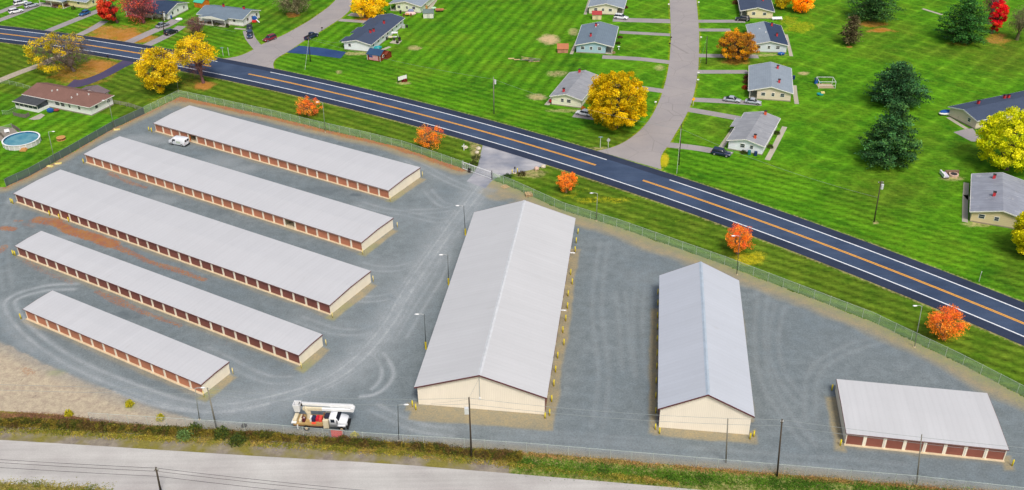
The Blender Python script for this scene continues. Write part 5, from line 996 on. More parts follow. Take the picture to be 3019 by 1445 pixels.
deciduous((2916, 70), (2880, -80, 2952, 50), 'bare_tree', 'pinkish nearly bare tree behind the crimson one', ((196, 110, 96), (170, 110, 104)), (1, 1), 1500, .3, 'red', clusters=30, seed=35, bare=1, twigs=1400)
deciduous((2997.5, 118), (2958, 14, 3046, 106), 'bare_tree', 'small leafless olive tree at the top right edge', ((130, 130, 80), (150, 130, 90)), (1, 1), 900, .28, 'olive', clusters=30, seed=36, bare=1, twigs=1300)
pine((2640, 308), (2540, 176, 2730, 316), 'pine_tree', 'upper of the two big overlapping dark pines on the right lawn', 37, 17000, ((44, 80, 50), (58, 98, 58), (76, 116, 64), (34, 62, 42)), shape=.62)
pine((2612, 480), (2520, 290, 2706, 494), 'pine_tree', 'lower of the two big overlapping pines, nearest the highway', 38, 20000, ((48, 84, 50), (66, 108, 56), (88, 126, 62), (36, 62, 42)), shape=.68, levels=15)
deciduous((2965, 500), (2860, 304, 3072, 514), 'maple_tree', 'large yellow-green tree at the right edge above the beige house', ((206, 206, 20), (184, 192, 18), (222, 216, 44), (146, 154, 20)), (4, 4, 2, 2), 28000, .40, 'grey', clusters=220, seed=39, skirt=.2, rough=.05)
deciduous((3035, 752), (2966, 600, 3110, 768), 'maple_tree', 'bright yellow-green tree at the right edge below the beige house', ((206, 198, 18), (184, 182, 14), (224, 210, 40), (146, 146, 20)), (4, 3, 2, 1.5), 17000, .36, 'grey', clusters=160, seed=40)
for i, (bs, bx, lb) in enumerate((((911, 342), (872, 284, 952, 342), 'nearest the far fence corner'), ((1264, 436), (1222, 366, 1313, 437), 'left of the yard entrance'), ((1669, 568), (1641, 506, 1698, 562), 'just right of the entrance, smallest of them'),
                                  ((2174, 748), (2132, 664, 2218, 740), 'above the narrower hall, behind a light pole'), ((2782, 1000), (2722, 894, 2832, 998), 'largest of them, before the square building'))):
    deciduous(bs, bx, 'young_maple_tree', 'small orange maple on the highway verge, '+lb, ORA, (4, 3, 2, 1.5, 2 if i != 2 else 1), 3300 if i < 3 else 5000, .23, 'tan', clusters=40, seed=50+i, rough=.16, twigs=160, group='orange maples along the highway verge', bare=1)
# shrubs
def shrub(px, py, r, h, label, cs, n=700, seed=1, leaf=.18, group=None, name='shrub'):
    rg = np.random.default_rng(seed+900); P = W(px, py); u = rg.normal(size=(n, 3)); u /= np.linalg.norm(u, axis=1)[:, None]; u[:, 2] = np.abs(u[:, 2]); C = u*np.array([r, r, h])*(rg.uniform(.55, 1.05, n)*(1+.12*np.sin(5*np.arctan2(u[:, 1], u[:, 0]))))[:, None]
    C[:, 2] += .08; col = palette(rg, n, cs, [1]*len(cs))*rg.uniform(.7, 1.25, n)[:, None]; V, F, col = leaves_np(C, leaf, col, rg); o = np_mesh(name, V, F, M_LEAF, cols={'leafcol': col}); o.location = (P[0], P[1], 0); return tag(o, label, 'shrub', group)
GRN = ((60, 74, 34), (80, 88, 36), (48, 58, 30)); DKR = ((84, 44, 40), (110, 52, 44), (70, 48, 40)); BRN = ((96, 78, 52), (80, 62, 46))
for q in ((1404, 468, 1.2, 1.1, 'dark rounded shrub at the left side of the entrance', GRN), (1397, 485, 1.3, .9, 'olive shrub against the fence left of the gate', GRN), (1538, 516, 1.1, 1.1, 'dark rounded shrub beside the gate keypad', ((70, 52, 34), (60, 60, 30))), (1496, 523, 1.2, .8, 'dark green shrub behind the fence right of the gate', ((44, 66, 40), (54, 78, 44))),
          (1192, 240, .9, .8, 'dark red shrub under the white signboard', ((150, 20, 50), (110, 20, 40))), (165, 22, 1.5, 1.2, 'dark red shrub left of the yellow house porch', DKR), (181, 24, 1.2, 1.1, 'bright yellow-green shrub before the yellow house porch', ((190, 180, 30), (160, 160, 30))), (198, 20, .9, 1.1, 'dark shrub right of the yellow-green one', DKR),
          (217, 28, .8, 1.3, 'dark conical shrub at the porch corner of the yellow house', GRN), (462, 55, 1.6, 1.1, 'low dark shrub before the half-brown house', BRN), (478, 60, 1.3, 1.2, 'dark shrub beside the street pole', GRN), (640, 76, 1.2, 1.0, 'green shrub before the gabled porch', GRN), (671, 81, .7, 1.3, 'small conical shrub by the porch post', GRN), (622, 70, 1.3, .9, 'brown shrub left of the gabled porch', BRN),
          (2166, 12, 1.2, 1.4, 'dark red shrub at the wheat-coloured house corner', ((120, 44, 50), (96, 40, 44))), (2196, 262, 1.0, 1.1, 'red shrub at the tan house corner', ((150, 50, 36), (120, 40, 36))), (2199, 245, 1.1, 1.1, 'dark brown shrub along the tan house, next to the red one', DKR), (2200, 232, 1.0, 1.1, 'dark brown shrub along the tan house, furthest back', DKR),
          (1822, 130, .9, .7, 'green shrub on the bed right of the pale blue house', GRN), (1828, 112, .9, .6, 'brown shrub on the bed right of the pale blue house', BRN), (1808, 158, .7, .6, 'pale shrub at the front corner of the pale blue house', ((190, 176, 140), (150, 130, 100))), (2192, 452, .9, .7, 'olive shrub before the white house beside the bins', GRN), (2270, 436, .9, .9, 'green shrub right of the white house', GRN), (2290, 395, .9, .8, 'dark green shrub behind the white house near the back path', GRN),
          (1719, 322, .6, .8, 'orange shrub at the ivory house corner under the golden tree', ((210, 120, 30), (170, 120, 30))), (1845, 24, .8, .8, 'dark shrub beside the cream house porch', DKR), (2945, 108, .0, .0, '', GRN)):
    if q[2]: shrub(q[0], q[1], q[2], q[3], q[4], q[5], 500, int(q[0]))
# weeds between the yard and the near road
def weeds(name, label, px_line, width, n, hmax, cs, wts, leaf, seed, up=.9):
    rg = np.random.default_rng(seed); P = np.array([W2(*p) for p in px_line]); d = np.r_[0, np.cumsum(np.linalg.norm(np.diff(P, axis=0), axis=1))]; s_ = rg.uniform(0, d[-1], n); x = np.interp(s_, d, P[:, 0]); y = np.interp(s_, d, P[:, 1]); off = rg.normal(size=n)*width/2.2; k = fbm(x, y+off, 4, seed)*1.0+fbm(x, y+off, 1.3, seed+5)*.6
    keepm = k > rg.uniform(.3, .95, n); x, y, off, k = x[keepm], y[keepm], off[keepm], k[keepm]; n = len(x); z = hmax*(k-.3)*rg.uniform(0, 1.1, n); z = np.maximum(z*np.exp(-(off/width)**2), .05)
    C = np.stack([x, y+off, z], 1); ci = (fbm(x, y+off, 2.6, seed+8)*1.25*len(cs)).astype(int) % len(cs); cs_ = np.array([S(*c)[:3] for c in cs]); col = (cs_[ci]*.6+palette(rg, n, cs, wts)*.4)*rg.uniform(.65, 1.3, n)[:, None]; V, F, col = leaves_np(C, leaf, col, rg); o = np_mesh(name, V, F, M_LEAF, cols={'leafcol': col}); tag(o, label, name.replace('_', ' '), None, 'stuff'); return o
WC = ((92, 104, 34), (128, 120, 40), (112, 84, 56), (76, 88, 36), (150, 132, 52), (96, 70, 52))
VL = [(-60, 1258), (0, 1262), (130, 1266), (300, 1276), (480, 1287), (640, 1294), (800, 1305), (1000, 1316), (1200, 1330), (1400, 1352), (1540, 1366)]
weeds('weeds', 'tangled olive and brown weeds between the yard fence and the near road', [(x, y-14) for x, y in VL], 1.35, 60000, 1.35, WC, (3, 3, 2, 3, 1, 2), .2, 5)
weeds('roadside_grass', 'yellowing rough grass along the near road verge', [(x, y+7) for x, y in VL]+[(1800, 1405), (2000, 1425)], .9, 26000, .4, ((150, 148, 50), (170, 156, 64), (120, 130, 46), (176, 150, 84)), (3, 2, 2, 2), .2, 6)
weeds('tall_grass', 'green grass strip at the bottom right below the yard fence', [(1520, 1366), (1700, 1384), (2000, 1408), (2300, 1428), (2600, 1448), (2900, 1470)], 2.2, 26000, .4, ((84, 128, 36), (104, 140, 44), (66, 104, 32)), (3, 2, 2), .2, 7)
weeds('dry_grass', 'dry tan grass along the foot of the bottom yard fence', [(1450, 1335), (1700, 1352), (2000, 1378), (2300, 1402), (2700, 1436), (3000, 1462)], .9, 16000, .4, ((190, 160, 96), (160, 140, 80), (170, 130, 84)), (2, 2, 1), .18, 8)
weeds('dry_weeds', 'reddish brown weeds on the tan bank at the lower left', [(-40, 1224), (60, 1226), (160, 1232), (260, 1244), (360, 1258), (450, 1266)], 1.0, 9000, .5, ((150, 110, 90), (130, 96, 76), (170, 130, 96)), (2, 1, 2), .16, 9)
for i, (x, y, lb) in enumerate(((383, 1196, 'bright yellow weed clump on the tan bank'), (474, 1238, 'yellow flowering weed clump by the bottom fence'), (204, 1226, 'small yellow weed clump on the reddish bank'), (1046, 1292, 'tall yellow weed right of the red notice'))): shrub(x, y, .7, 1.1, lb, ((196, 184, 40), (150, 150, 40)), 900, i, .16, name='weed_clump')
for i, (x, y, lb) in enumerate(((545, 1290, 'pale green bush in the weeds by the two leaning poles'), (575, 1272, 'dark green bush in the weeds by the two leaning poles'), (655, 1284, 'dark bush in the weeds just right of the wooden pole'), (700, 1305, 'green bush in the weeds below the dark stone'))): shrub(x, y, 1.3, 1.4, lb, (((110, 140, 80), (90, 110, 60)) if i == 0 else ((58, 74, 36), (86, 100, 40))), 700, i+20, .22)
# the south verges: worn earth and rough grass sheets
def verge(name, pn, ps, z, mat): sheet(name, pn+ps[::-1], z, mat)
mv = N('verge_earth', .95, .1); a_ = mv.noise(.5, 4, .7); f_ = mv.noise(3, 4, .8); q_ = mv.noise(.18, 3, .6)
mv.color(mv.scale(mv.mix(mv.ramp(q_, .42, .6), mv.mix(mv.ramp(a_, .35, .65), S(150, 142, 126), S(120, 112, 104)), mv.mix(mv.ramp(f_, .4, .6), S(140, 132, 66), S(108, 104, 52))), mv.ramp(f_, .2, .8, .75, 1.25))); mv.bump(f_, .5, .05)
verge('verge', [(-120, 1250), (0, 1256), (260, 1268), (529, 1286), (800, 1298), (1074, 1322), (1310, 1342), (1500, 1365)], [(-120, 1292), (0, 1298), (259, 1315), (529, 1330), (800, 1348), (1074, 1368), (1310, 1386), (1500, 1400)], .014, mv.m)
mg = N('verge_rough', .95, .1); a_ = mg.noise(.3, 4, .7); f_ = mg.noise(3, 4, .8)
mg.color(mg.scale(mg.mix(mg.ramp(a_, .35, .6), S(118, 116, 48), S(150, 134, 74)), mg.ramp(f_, .2, .8, .65, 1.35))); mg.bump(f_, .6, .08)
verge('verge', [(-120, 1208), (0, 1212), (160, 1222), (300, 1238), (529, 1262), (800, 1276), (1074, 1300), (1310, 1320), (1500, 1338)], [(-120, 1250), (0, 1256), (260, 1268), (529, 1286), (800, 1298), (1074, 1322), (1310, 1342), (1500, 1365)], .028, mg.m)
verge('verge', [(-160, 1412), (0, 1418), (243, 1430), (405, 1442), (700, 1470)], [(-160, 1500), (0, 1500), (243, 1500), (405, 1500), (700, 1520)], .014, mv.m)
weeds('rough_grass', 'rough yellow-green grass at the bottom left corner below the near road', [(-60, 1432), (60, 1436), (200, 1446), (330, 1454)], 1.6, 9000, .6, ((140, 140, 50), (170, 156, 90), (110, 124, 40)), (2, 2, 2), .2, 10)
# ------------------------------------------------------------------ poles and lamps
M_PW = simple('dark_pole_wood', S(74, 66, 56), .9, .2, 4); M_PG = simple('grey_pole_wood', S(128, 126, 116), .9, .15, 4); M_PL = simple('lamp_pole_steel', S(136, 142, 134), .55, .1, 4); M_PLD = simple('dark_lamp_pole', S(70, 78, 78), .6, .1, 4)
M_TR = simple('transformer_grey', S(206, 210, 212), .5, .05); M_WIRE = simple('cable', S(150, 158, 158), .6, .05); M_WIRED = simple('dark_cable', S(60, 60, 60), .6, .05)
POLE = {}
def lean_vec(base, top):
    P = W(*base); h = height_at(P, top[1]); x = PJ((P[0], P[1], h)); dx = (top[0]-x[0])*x[2]/F_PX; return P, h, dx
def lamp(base, top, label, arm=None, mat=None, yb=False, r=.065):
    P, h, dx = lean_vec(base, top); t = empty('lamp_post', (P[0], P[1], .02), 0, label, 'lamp post', 'light poles of the yard'); m = mat or M_PL
    dx = max(-.5, min(.5, dx)); MB().tube((0, 0, 0), (dx, 0, h), r*1.2, r*.8, 8).build('pole', m, t, True)
    MB().tube((0, 0, 0), (0, 0, .12), r*3, r*3, 8).build('base', M_CONC2, t)
    a = arm or -1; MB().path([(dx, 0, h-.1), (dx+a*.5, -.05, h+.12), (dx+a*1.0, -.1, h+.14)], .04, 6).build('arm', M_STEELW, t)
    MB().ball((dx+a*1.3, -.12, h+.12), .42, .17, .12, 10, 6).build('lamp_head', M_WHITE, t, True)
    if yb: MB().tube((0, -.02, 0), (0, -.02, 1.6), .17, n=10).build('guard', M_BY, t)
lamp((526, 270), (518, 207), 'light pole at the far left corner of the yard by the yellow tree', -1); lamp((163, 482), (145, 389), 'light pole standing in the slatted fence nearest the pool', 1); lamp((337, 379), (320, 297), 'light pole in the slatted fence behind the brown-roofed house', -1)
lamp((959.6, 390), (951, 302), 'light pole beside the first orange maple on the verge', -1); lamp((1372.5, 694), (1367, 607), 'dark light pole left of the largest hall, furthest of three', -1, M_PLD, True); lamp((1323, 841), (1320, 752), 'dark light pole left of the largest hall, middle of three', -1, M_PLD, True)
lamp((1256, 1030), (1251, 927), 'dark light pole left of the largest hall, nearest of three', -1, M_PLD, True); lamp((1176, 1301), (1173, 1194), 'light pole right of the bucket truck', 1, M_PLD); lamp((588, 1238), (577, 1144), 'light pole before the front corner of the shortest row', 1, M_PL)
lamp((1758, 652), (1761.5, 570), 'light pole by the fence behind the largest hall', -1); lamp((2172, 810), (2181, 696), 'light pole by the fence before the fourth orange maple', -1, M_PLD); lamp((2695.5, 1024), (2708, 902), 'light pole by the fence above the square building', -1)
def upole(base, top, label, mat=M_PW, trans=False, arm=1, r=.15, box=False, h=None):
    P, h_, dx = lean_vec(base, top); h = h or h_; dx = max(-1.6, min(1.6, dx)); t = empty('utility_pole', (P[0], P[1], 0), 0, label, 'utility pole', 'wooden utility poles'); MB().tube((0, 0, 0), (dx, 0, h), r, r*.7, 8).build('pole', mat, t, True)
    if arm: o = MB().box(dx-.9*arm, -.1, h-.55, dx+.9*arm, .02, h-.4).build('crossarm', mat, t); [MB().tube((dx+k*arm, -.04, h-.4), (dx+k*arm, -.04, h-.2), .06, n=6).build('insulator', M_VENT, o) for k in (-.8, 0.35, .8)]
    if trans: MB().tube((dx+.42, -.1, h-1.9), (dx+.42, -.1, h-.8), .3, n=12).build('transformer', M_TR, t)
    if box: MB().box(dx-.75, -.25, h-3.1, dx-.1, .25, h-2.0).build('transformer', M_TR, t)
    return np.array([P[0]+dx, P[1], h])
p1 = upole((483.4, 101.4), (478.5, 32), 'dark street pole with transformer between two driveways at the top left', trans=True); p2 = upole((915.4, 181.7), (909, 107), 'dark utility pole on the corner lawn beside the dark blue driveway', arm=0); p3 = upole((1456.4, 336), (1454.8, 227), 'grey utility pole with transformer on the big lawn', M_PG, trans=True, arm=0)
p4 = upole((2082, 189), (2085, 106), 'dark utility pole beside the straight street near the rusty tree', arm=0); p5 = upole((2001.6, 487), (2009, 366), 'dark utility pole on the lawn corner right of the junction', arm=0); p6 = upole((2576.7, 655), (2598, 533), 'leaning dark utility pole with transformer on the right lawn', trans=True, arm=.6)
p7 = upole((638.7, 1264), (611.5, 1144), 'leaning wooden pole before the shortest row, left of the bucket truck', M_PG, arm=0); p8 = upole((474.5, 1452), (459.5, 1378), 'dark pole cut off by the bottom edge beside the near road', arm=.35, r=.17); p9 = upole((1390, 1347), (1382.6, 1172), 'pole with pale transformer box before the largest hall', box=True, arm=0)
p10 = upole((2140, 1364), (2146, 1234), 'grey pole before the narrower hall', M_PG, arm=0, r=.12); p11 = upole((2291, 1404), (2306, 1236), 'tall dark pole between the narrower hall and the square building', arm=.2); p12 = upole((2702.4, 1425), (2717.8, 1281), 'grey pole before the square building', M_PG, arm=0, r=.12)
def wire(a, b, sag, label, mat=M_WIRE, r=.022, n=14):
    a = np.array(a, float); b = np.array(b, float); pts = [tuple(a+(b-a)*t-np.array([0, 0, sag*4*t*(1-t)])) for t in np.linspace(0, 1, n)]
    o = MB().path(pts, r, 4).build('power_line', mat); tag(o, label, 'power line', 'overhead wires')
LW = W(-120, 1090, 9.5); RW_ = np.array([W(3200, 1338, 10.0)[0], W(3200, 1338, 10.)[1], 10.0])
for dz, w_ in ((0, 'upper'), (-1.15, 'lower')):
    z = np.array([0, 0, dz-.1])
    wire(p7+z-[150, -16, 0], p7+z, 2.4, f'{w_} wire running off the left edge from the leaning wooden pole'); wire(p7+z, p9+z, 1.0, f'{w_} wire between the leaning wooden pole and the transformer-box pole'); wire(p9+z, p11+z, .8, f'{w_} wire crossing the cream gables of both halls'); wire(p11+z, p11+z+[52, -8.5, -.5], .7, f'{w_} wire from the tall dark pole across the square building')
wire(p9+[0, 0, -.3], W(1270, 1190, 4), .1, 'thin service wire from the transformer-box pole down to the hall corner', r=.015); wire(p9, W(1411, 1118, 6.2), .1, 'thin service wire from the transformer-box pole to the hall peak', r=.015)
for k, (dz, dy) in enumerate(((-.15, 0), (-.9, .1), (-1.6, -.2))):
    wire(p8+[-70, 8+dy, dz], p8+[0, dy, dz], .6, ('top', 'middle', 'bottom')[k]+' dark wire over the near road, left of the cut-off pole', M_WIRED, .025); wire(p8+[0, dy, dz], p8+[60, -8.5+dy, dz], .6, ('top', 'middle', 'bottom')[k]+' dark wire over the near road, right of the cut-off pole', M_WIRED, .025)
wire(p2+[0, 0, -.8], p3+[0, 0, -.6], 1.0, 'pale wire across the big lawn between the corner pole and the grey pole', r=.018); wire(p3+[0, 0, -.6], p5+[0, 0, -1.2], 1.4, 'pale wire from the grey pole past the golden tree', r=.018); wire(p5+[0, 0, -1.2], p6+[0, 0, -4], 1.2, 'pale wire across the right lawn to the leaning pole', r=.018); wire(p5+[0, 0, -.2], p4+[0, 0, -.2], .8, 'pale wire along the right side of the straight street', r=.018)
wire(p1+[0, 0, -.6], W(694, 94, 3.2), .4, 'pale wire from the street pole to the gabled porch house', r=.018); wire(p2+[0, 0, -.3], W(1022, 128, 3), .4, 'service wire from the corner pole to the white duplex', r=.015)
wire(p5+[0, 0, -1], W(1995, 512), 0, 'guy wire of the pole right of the junction', M_VENT, .03); wire(p2+[0, 0, -1], W(899, 206), 0, 'guy wire of the corner lawn pole', M_VENT, .03)
# ------------------------------------------------------------------ signs, mailboxes
M_SY = simple('yellow_sign', S(246, 178, 30), .5); M_SB = simple('blue_grey_sign', S(120, 150, 168), .5); M_RED = simple('red_notice', S(224, 84, 76), .6)
def sign(px, py, top, label, panel, mat, cat='road sign', rz=0):
    P = W(px, py); h = height_at(P, top); simple_thing('road_sign', label, cat, [('post', MB().tube((0, 0, 0), (0, 0, h), .06), M_VENT), ('sign_plate', panel(h), mat)], at=P, rz=rz)
dia = lambda h: MB().add([(0, -.08, h-.05), (.55, -.08, h-.6), (0, -.08, h-1.15), (-.55, -.08, h-.6), (0, -.06, h-.05), (.55, -.06, h-.6), (0, -.06, h-1.15), (-.55, -.06, h-.6)], [(0, 1, 2, 3), (7, 6, 5, 4), (0, 4, 5, 1), (1, 5, 6, 2), (2, 6, 7, 3), (3, 7, 4, 0)])
oct_ = lambda h: (lambda P: MB().add([(x, -.09, z) for x, z in P]+[(x, -.062, z) for x, z in P], [tuple(range(8)), tuple(range(15, 7, -1))]+[(i, i+8, (i+1) % 8+8, (i+1) % 8) for i in range(8)]))([(.45*math.cos(math.pi/8+i*math.pi/4), h-.45+.45*math.sin(math.pi/8+i*math.pi/4)) for i in range(8)])
st_ = lambda h: MB().box(-.5, -.08, h-.3, .5, -.06, h-.05)
sign(2043, 313, 286, 'yellow diamond warning sign at the right side of the straight street', dia, M_SY); sign(1769.6, 436, 402, 'street name sign on the grass corner below the golden tree', st_, M_SB); sign(1793, 435, 408, 'grey back of an octagonal sign below the golden tree', oct_, M_STEELW)
sign(658.6, 166, 139, 'blue-grey sign at the corner of the curved street, left of two', st_, M_SB); sign(675.4, 164.5, 140, 'narrow sign post at the corner of the curved street, right of two', lambda h: MB().box(-.12, -.08, h-.6, .12, -.06, h-.05), M_STEELW)
simple_thing('marker_post', 'thin pale marker post on the lawn right of the highway', 'post', [('post', MB().tube((0, 0, 0), (0, 0, 2.4), .045), M_VENT), ('reflector', MB().box(-.06, -.06, 2.1, .06, -.046, 2.35), M_WHITE)], (2886, 830))
simple_thing('signboard', 'slanted white signboard on two dark posts on the big lawn by the highway', 'sign', [('panel', MB().box(-1.5, -.06, .8, 1.5, 0, 1.9), M_WHITE), ('post', MB().box(-1.62, -.1, 0, -1.5, .06, 2.0), M_DARK), ('post', MB().box(1.5, -.1, 0, 1.62, .06, 2.0), M_DARK)], (1187, 242), rz=R_(38))
simple_thing('fence_notice', 'faded red notice hung on the bottom fence below the bucket truck', 'sign', [('panel', MB().box(-.95, -.05, .25, .95, 0, 1.7), M_RED), ('backing', MB().box(-1.3, .003, .1, 1.3, .04, 1.9), simple('grey_banner', S(120, 126, 130), .7))], (996, 1293), rz=R_(-6))
for i, (x, y, c, lb) in enumerate(((2059, 16, 0, 'white mailbox right of the straight street, nearest the top edge'), (2066, 120, 0, 'white mailbox right of the straight street beside the rusty tree'), (2058, 225, 0, 'white mailbox right of the straight street, upper of the close pair'), (2057, 246, 0, 'pale mailbox right of the straight street, lower of the close pair'),
                               (1977.5, 120, 1, 'black mailbox left of the straight street, upper one'), (1974, 139, 1, 'small black mailbox left of the straight street, lower one'), (1971, 22, 0, 'white mailbox left of the straight street near the top edge'), (1932, 312, 0, 'white mailbox with dark flag left of the street beside the golden tree'), (319.3, 176, 1, 'black mailbox at the leaf-covered driveway by the highway'), (950, 92, 1, 'dark mailbox on the verge of the curved street'))):
    m_ = M_WHITE if not c else M_BLACK; q = MB(); q.box(-.14, -.28, 1.0, .14, .28, 1.2); q.tube((0, -.28, 1.2), (0, .28, 1.2), .14, n=10); simple_thing('mailbox', lb, 'mailbox', [('post', MB().box(-.05, -.05, 0, .05, .05, 1.0), M_PG if not c else M_BLACK), ('box', q, m_), ('flag', MB().box(.145, .0, 1.2, .16, .05, 1.42), M_RED)], (x, y), rz=R_(90))
# ------------------------------------------------------------------ vehicles
def paint(n, c, rough=.3): m = N('paint_'+n, rough, .5); m.color(c); m.b.inputs['Coat Weight'].default_value = .5; m.b.inputs['Coat Roughness'].default_value = .1; return m.m
PT = {n: paint(n, S(*c)) for n, c in dict(white=(226, 230, 236), silver=(170, 178, 190), blue=(30, 84, 140), grey=(130, 138, 148), black=(30, 34, 42), navy=(28, 40, 72), maroon=(120, 24, 40), dred=(96, 28, 40), dblue=(34, 50, 84), char=(48, 54, 58)).items()}
M_HL = simple('headlight_glass', S(210, 214, 220), .2, .05, 3, .6); M_TL = simple('tail_light', S(160, 30, 34), .3, .05); M_RIM = simple('wheel_rim', S(150, 152, 156), .35, .05, 3, .6); M_CARG = simple('car_glass', S(34, 42, 54), .12, .2, 1, .6)
def loft(secs, name, mat, parent, n=None, smooth=True, bev=0):
    """secs: list of (x, [(y,z)...]) half profiles mirrored to full rings"""
    b = MB(); V = []; k = None
    for x, pr in secs:
        ring = [(x, y, z) for y, z in pr]+[(x, -y, z) for y, z in reversed(pr)]; k = len(ring); V += ring
    F = [(i*k+j, i*k+(j+1) % k, (i+1)*k+(j+1) % k, (i+1)*k+j) for i in range(len(secs)-1) for j in range(k)]+[tuple(range(k-1, -1, -1)), tuple((len(secs)-1)*k+j for j in range(k))]
    b.add(V, F); return b.build(name, mat, parent, smooth)
def car(rear, front, kind, pc, label, L=None):
    a, b = W2(*rear), W2(*front); d = b-a; c = (a+b)/2; t = empty('parked_car', (c[0], c[1], .03), math.atan2(d[1], d[0]), label, 'car' if kind != 'pickup' else 'pickup truck', 'cars parked on the driveways and streets'); m = PT[pc]
    L = L or {'sedan': 4.8, 'suv': 4.8, 'pickup': 5.6, 'hatch': 4.3}[kind]; w_ = .92; tall = {'sedan': 1.42, 'suv': 1.72, 'pickup': 1.85, 'hatch': 1.5}[kind]; bl = {'sedan': .88, 'suv': 1.05, 'pickup': 1.12, 'hatch': .95}[kind]; h = L/2
    sec = lambda x, wd, z0, z1: (x, [(0, z0), (wd*.92, z0), (wd, z0+.18), (wd, (z0+z1)*.55), (wd*.93, z1-.04), (0, z1)])
    loft([sec(-h, w_*.86, .38, bl-.22), sec(-h+.18, w_*.97, .3, bl-.02), sec(-h*.5, w_, .26, bl), sec(0, w_, .25, bl), sec(h*.45, w_, .26, bl-.0), sec(h*.78, w_*.98, .28, bl-.13), sec(h-.12, w_*.93, .32, bl-.26), sec(h, w_*.8, .4, bl-.36)], 'body', m, t)
    cab = {'sedan': (-h*.72, -h*.34, h*.16, h*.46), 'suv': (-h*.97, -h*.82, h*.12, h*.44), 'pickup': (-h*.2, -h*.14, h*.24, h*.5), 'hatch': (-h*.94, -h*.6, h*.12, h*.48)}[kind]; x0, x1, x2, x3 = cab
    g = lambda x, wd, z1: (x, [(0, bl-.06), (wd, bl-.06), (wd*.96, bl+(z1-bl)*.4), (wd*.86, z1-.03), (0, z1)])
    loft([g(x0, w_*.9, bl+.02), g(x1, w_*.9, tall-.05), g((x1+x2)/2, w_*.9, tall), g(x2, w_*.9, tall-.05), g(x3, w_*.9, bl+.0)], 'window', M_CARG, t)
    rw = w_*.9*.86; MB().add([(x1-.05, -rw, tall-.055), (x2+.08, -rw, tall-.055), (x2+.08, rw, tall-.055), (x1-.05, rw, tall-.055), (x1+.03, -rw*.9, tall+.03), (x2-.04, -rw*.9, tall+.03), (x2-.04, rw*.9, tall+.03), (x1+.03, rw*.9, tall+.03)], [(3, 2, 1, 0), (4, 5, 6, 7), (0, 1, 5, 4), (1, 2, 6, 5), (2, 3, 7, 6), (3, 0, 4, 7)]).build('roof', m, t)
    for px_ in ((x1+x2)/2,):
        for s_ in (-1, 1): MB().add([(px_-.05, s_*w_*.915, bl-.05), (px_+.05, s_*w_*.915, bl-.05), (px_+.04, s_*rw*1.02, tall-.04), (px_-.04, s_*rw*1.02, tall-.04), (px_-.05, s_*w_*.85, bl-.05), (px_+.05, s_*w_*.85, bl-.05), (px_+.04, s_*rw*.9, tall-.04), (px_-.04, s_*rw*.9, tall-.04)], [(0, 1, 2, 3), (7, 6, 5, 4), (0, 4, 5, 1), (1, 5, 6, 2), (2, 6, 7, 3), (3, 7, 4, 0)]).build('pillar', m, t)
    if kind == 'pickup': MB().box(-h+.15, -w_*.8, bl-.02, -h*.24, w_*.8, bl+.015).build('cargo_bed', M_BLACK, t)
    wr = .34 if kind in ('sedan', 'hatch') else .39
    for x in (-h*.62, h*.64):
        for s_ in (-1, 1):
            y = s_*(w_-.1); o = MB().tube((x, y-.12, wr), (x, y+.12, wr), wr, n=16).build('wheel', M_BLACK, t, False); MB().tube((x, y+s_*.121, wr), (x, y+s_*.14, wr), wr*.58, n=12).build('rim', M_RIM, o)
    for s_ in (-1, 1):
        MB().box(h-.22, s_*.62-.17, bl-.42, h-.03, s_*.62+.17, bl-.26).build('headlight', M_HL, t); MB().box(-h-.0, s_*.66-.14, bl-.34, -h+.14, s_*.66+.14, bl-.12).build('tail_light', M_TL, t); MB().box(x3-.35, s_*(w_+.08)-.08, bl-.02, x3-.2, s_*(w_+.08)+.08, bl+.12).build('mirror', m, t)
    return t
car((44, 17), (80, 9), 'suv', 'white', 'white car at the top left corner, uppermost of the three pale cars'); car((28, 42), (68, 34), 'suv', 'white', 'silver-white car on the driveway nearest the top left corner, lowest of three'); car((77, 25), (110, 17), 'suv', 'silver', 'silver car on the driveway right of the white car at the top left')
car((265, 38), (236, 50), 'hatch', 'blue', 'bright blue car on the driveway below the pale yellow house'); car((465, 83), (494, 74), 'sedan', 'grey', 'grey car parked behind the dark street pole at the top left'); car((490, 105), (520, 95), 'suv', 'black', 'black car right of the dark street pole at the top left')
car((737, 82), (735, 95), 'pickup', 'char', 'dark vehicle beside the gabled porch house, further of two in line'); car((739, 101), (736, 116), 'suv', 'dblue', 'navy and red car beside the gabled porch house, nearer of two in line'); car((812, 113), (779, 125), 'suv', 'maroon', 'dark red car parked on the left verge of the curved street'); car((902, 120), (935, 105), 'pickup', 'navy', 'dark blue pickup parked on the right verge of the curved street')
car((1812, 54), (1850, 58), 'suv', 'white', 'white car parked before the cream house with the green door'); car((2206, 62), (2172, 60), 'suv', 'black', 'black car parked before the wheat-coloured house'); car((2134, 296), (2182, 302), 'sedan', 'silver', 'long silver sedan beside the tan house, left of two'); car((2196, 302), (2243, 308), 'sedan', 'silver', 'silver coupe with dark roof beside the tan house porch, right of two', 4.4)
car((2102, 453), (2150, 462), 'suv', 'navy', 'dark navy car before the white house with orange chimneys'); car((1742, 343), (1700, 335), 'hatch', 'white', 'white hatchback half hidden by the golden tree beside the ivory house')
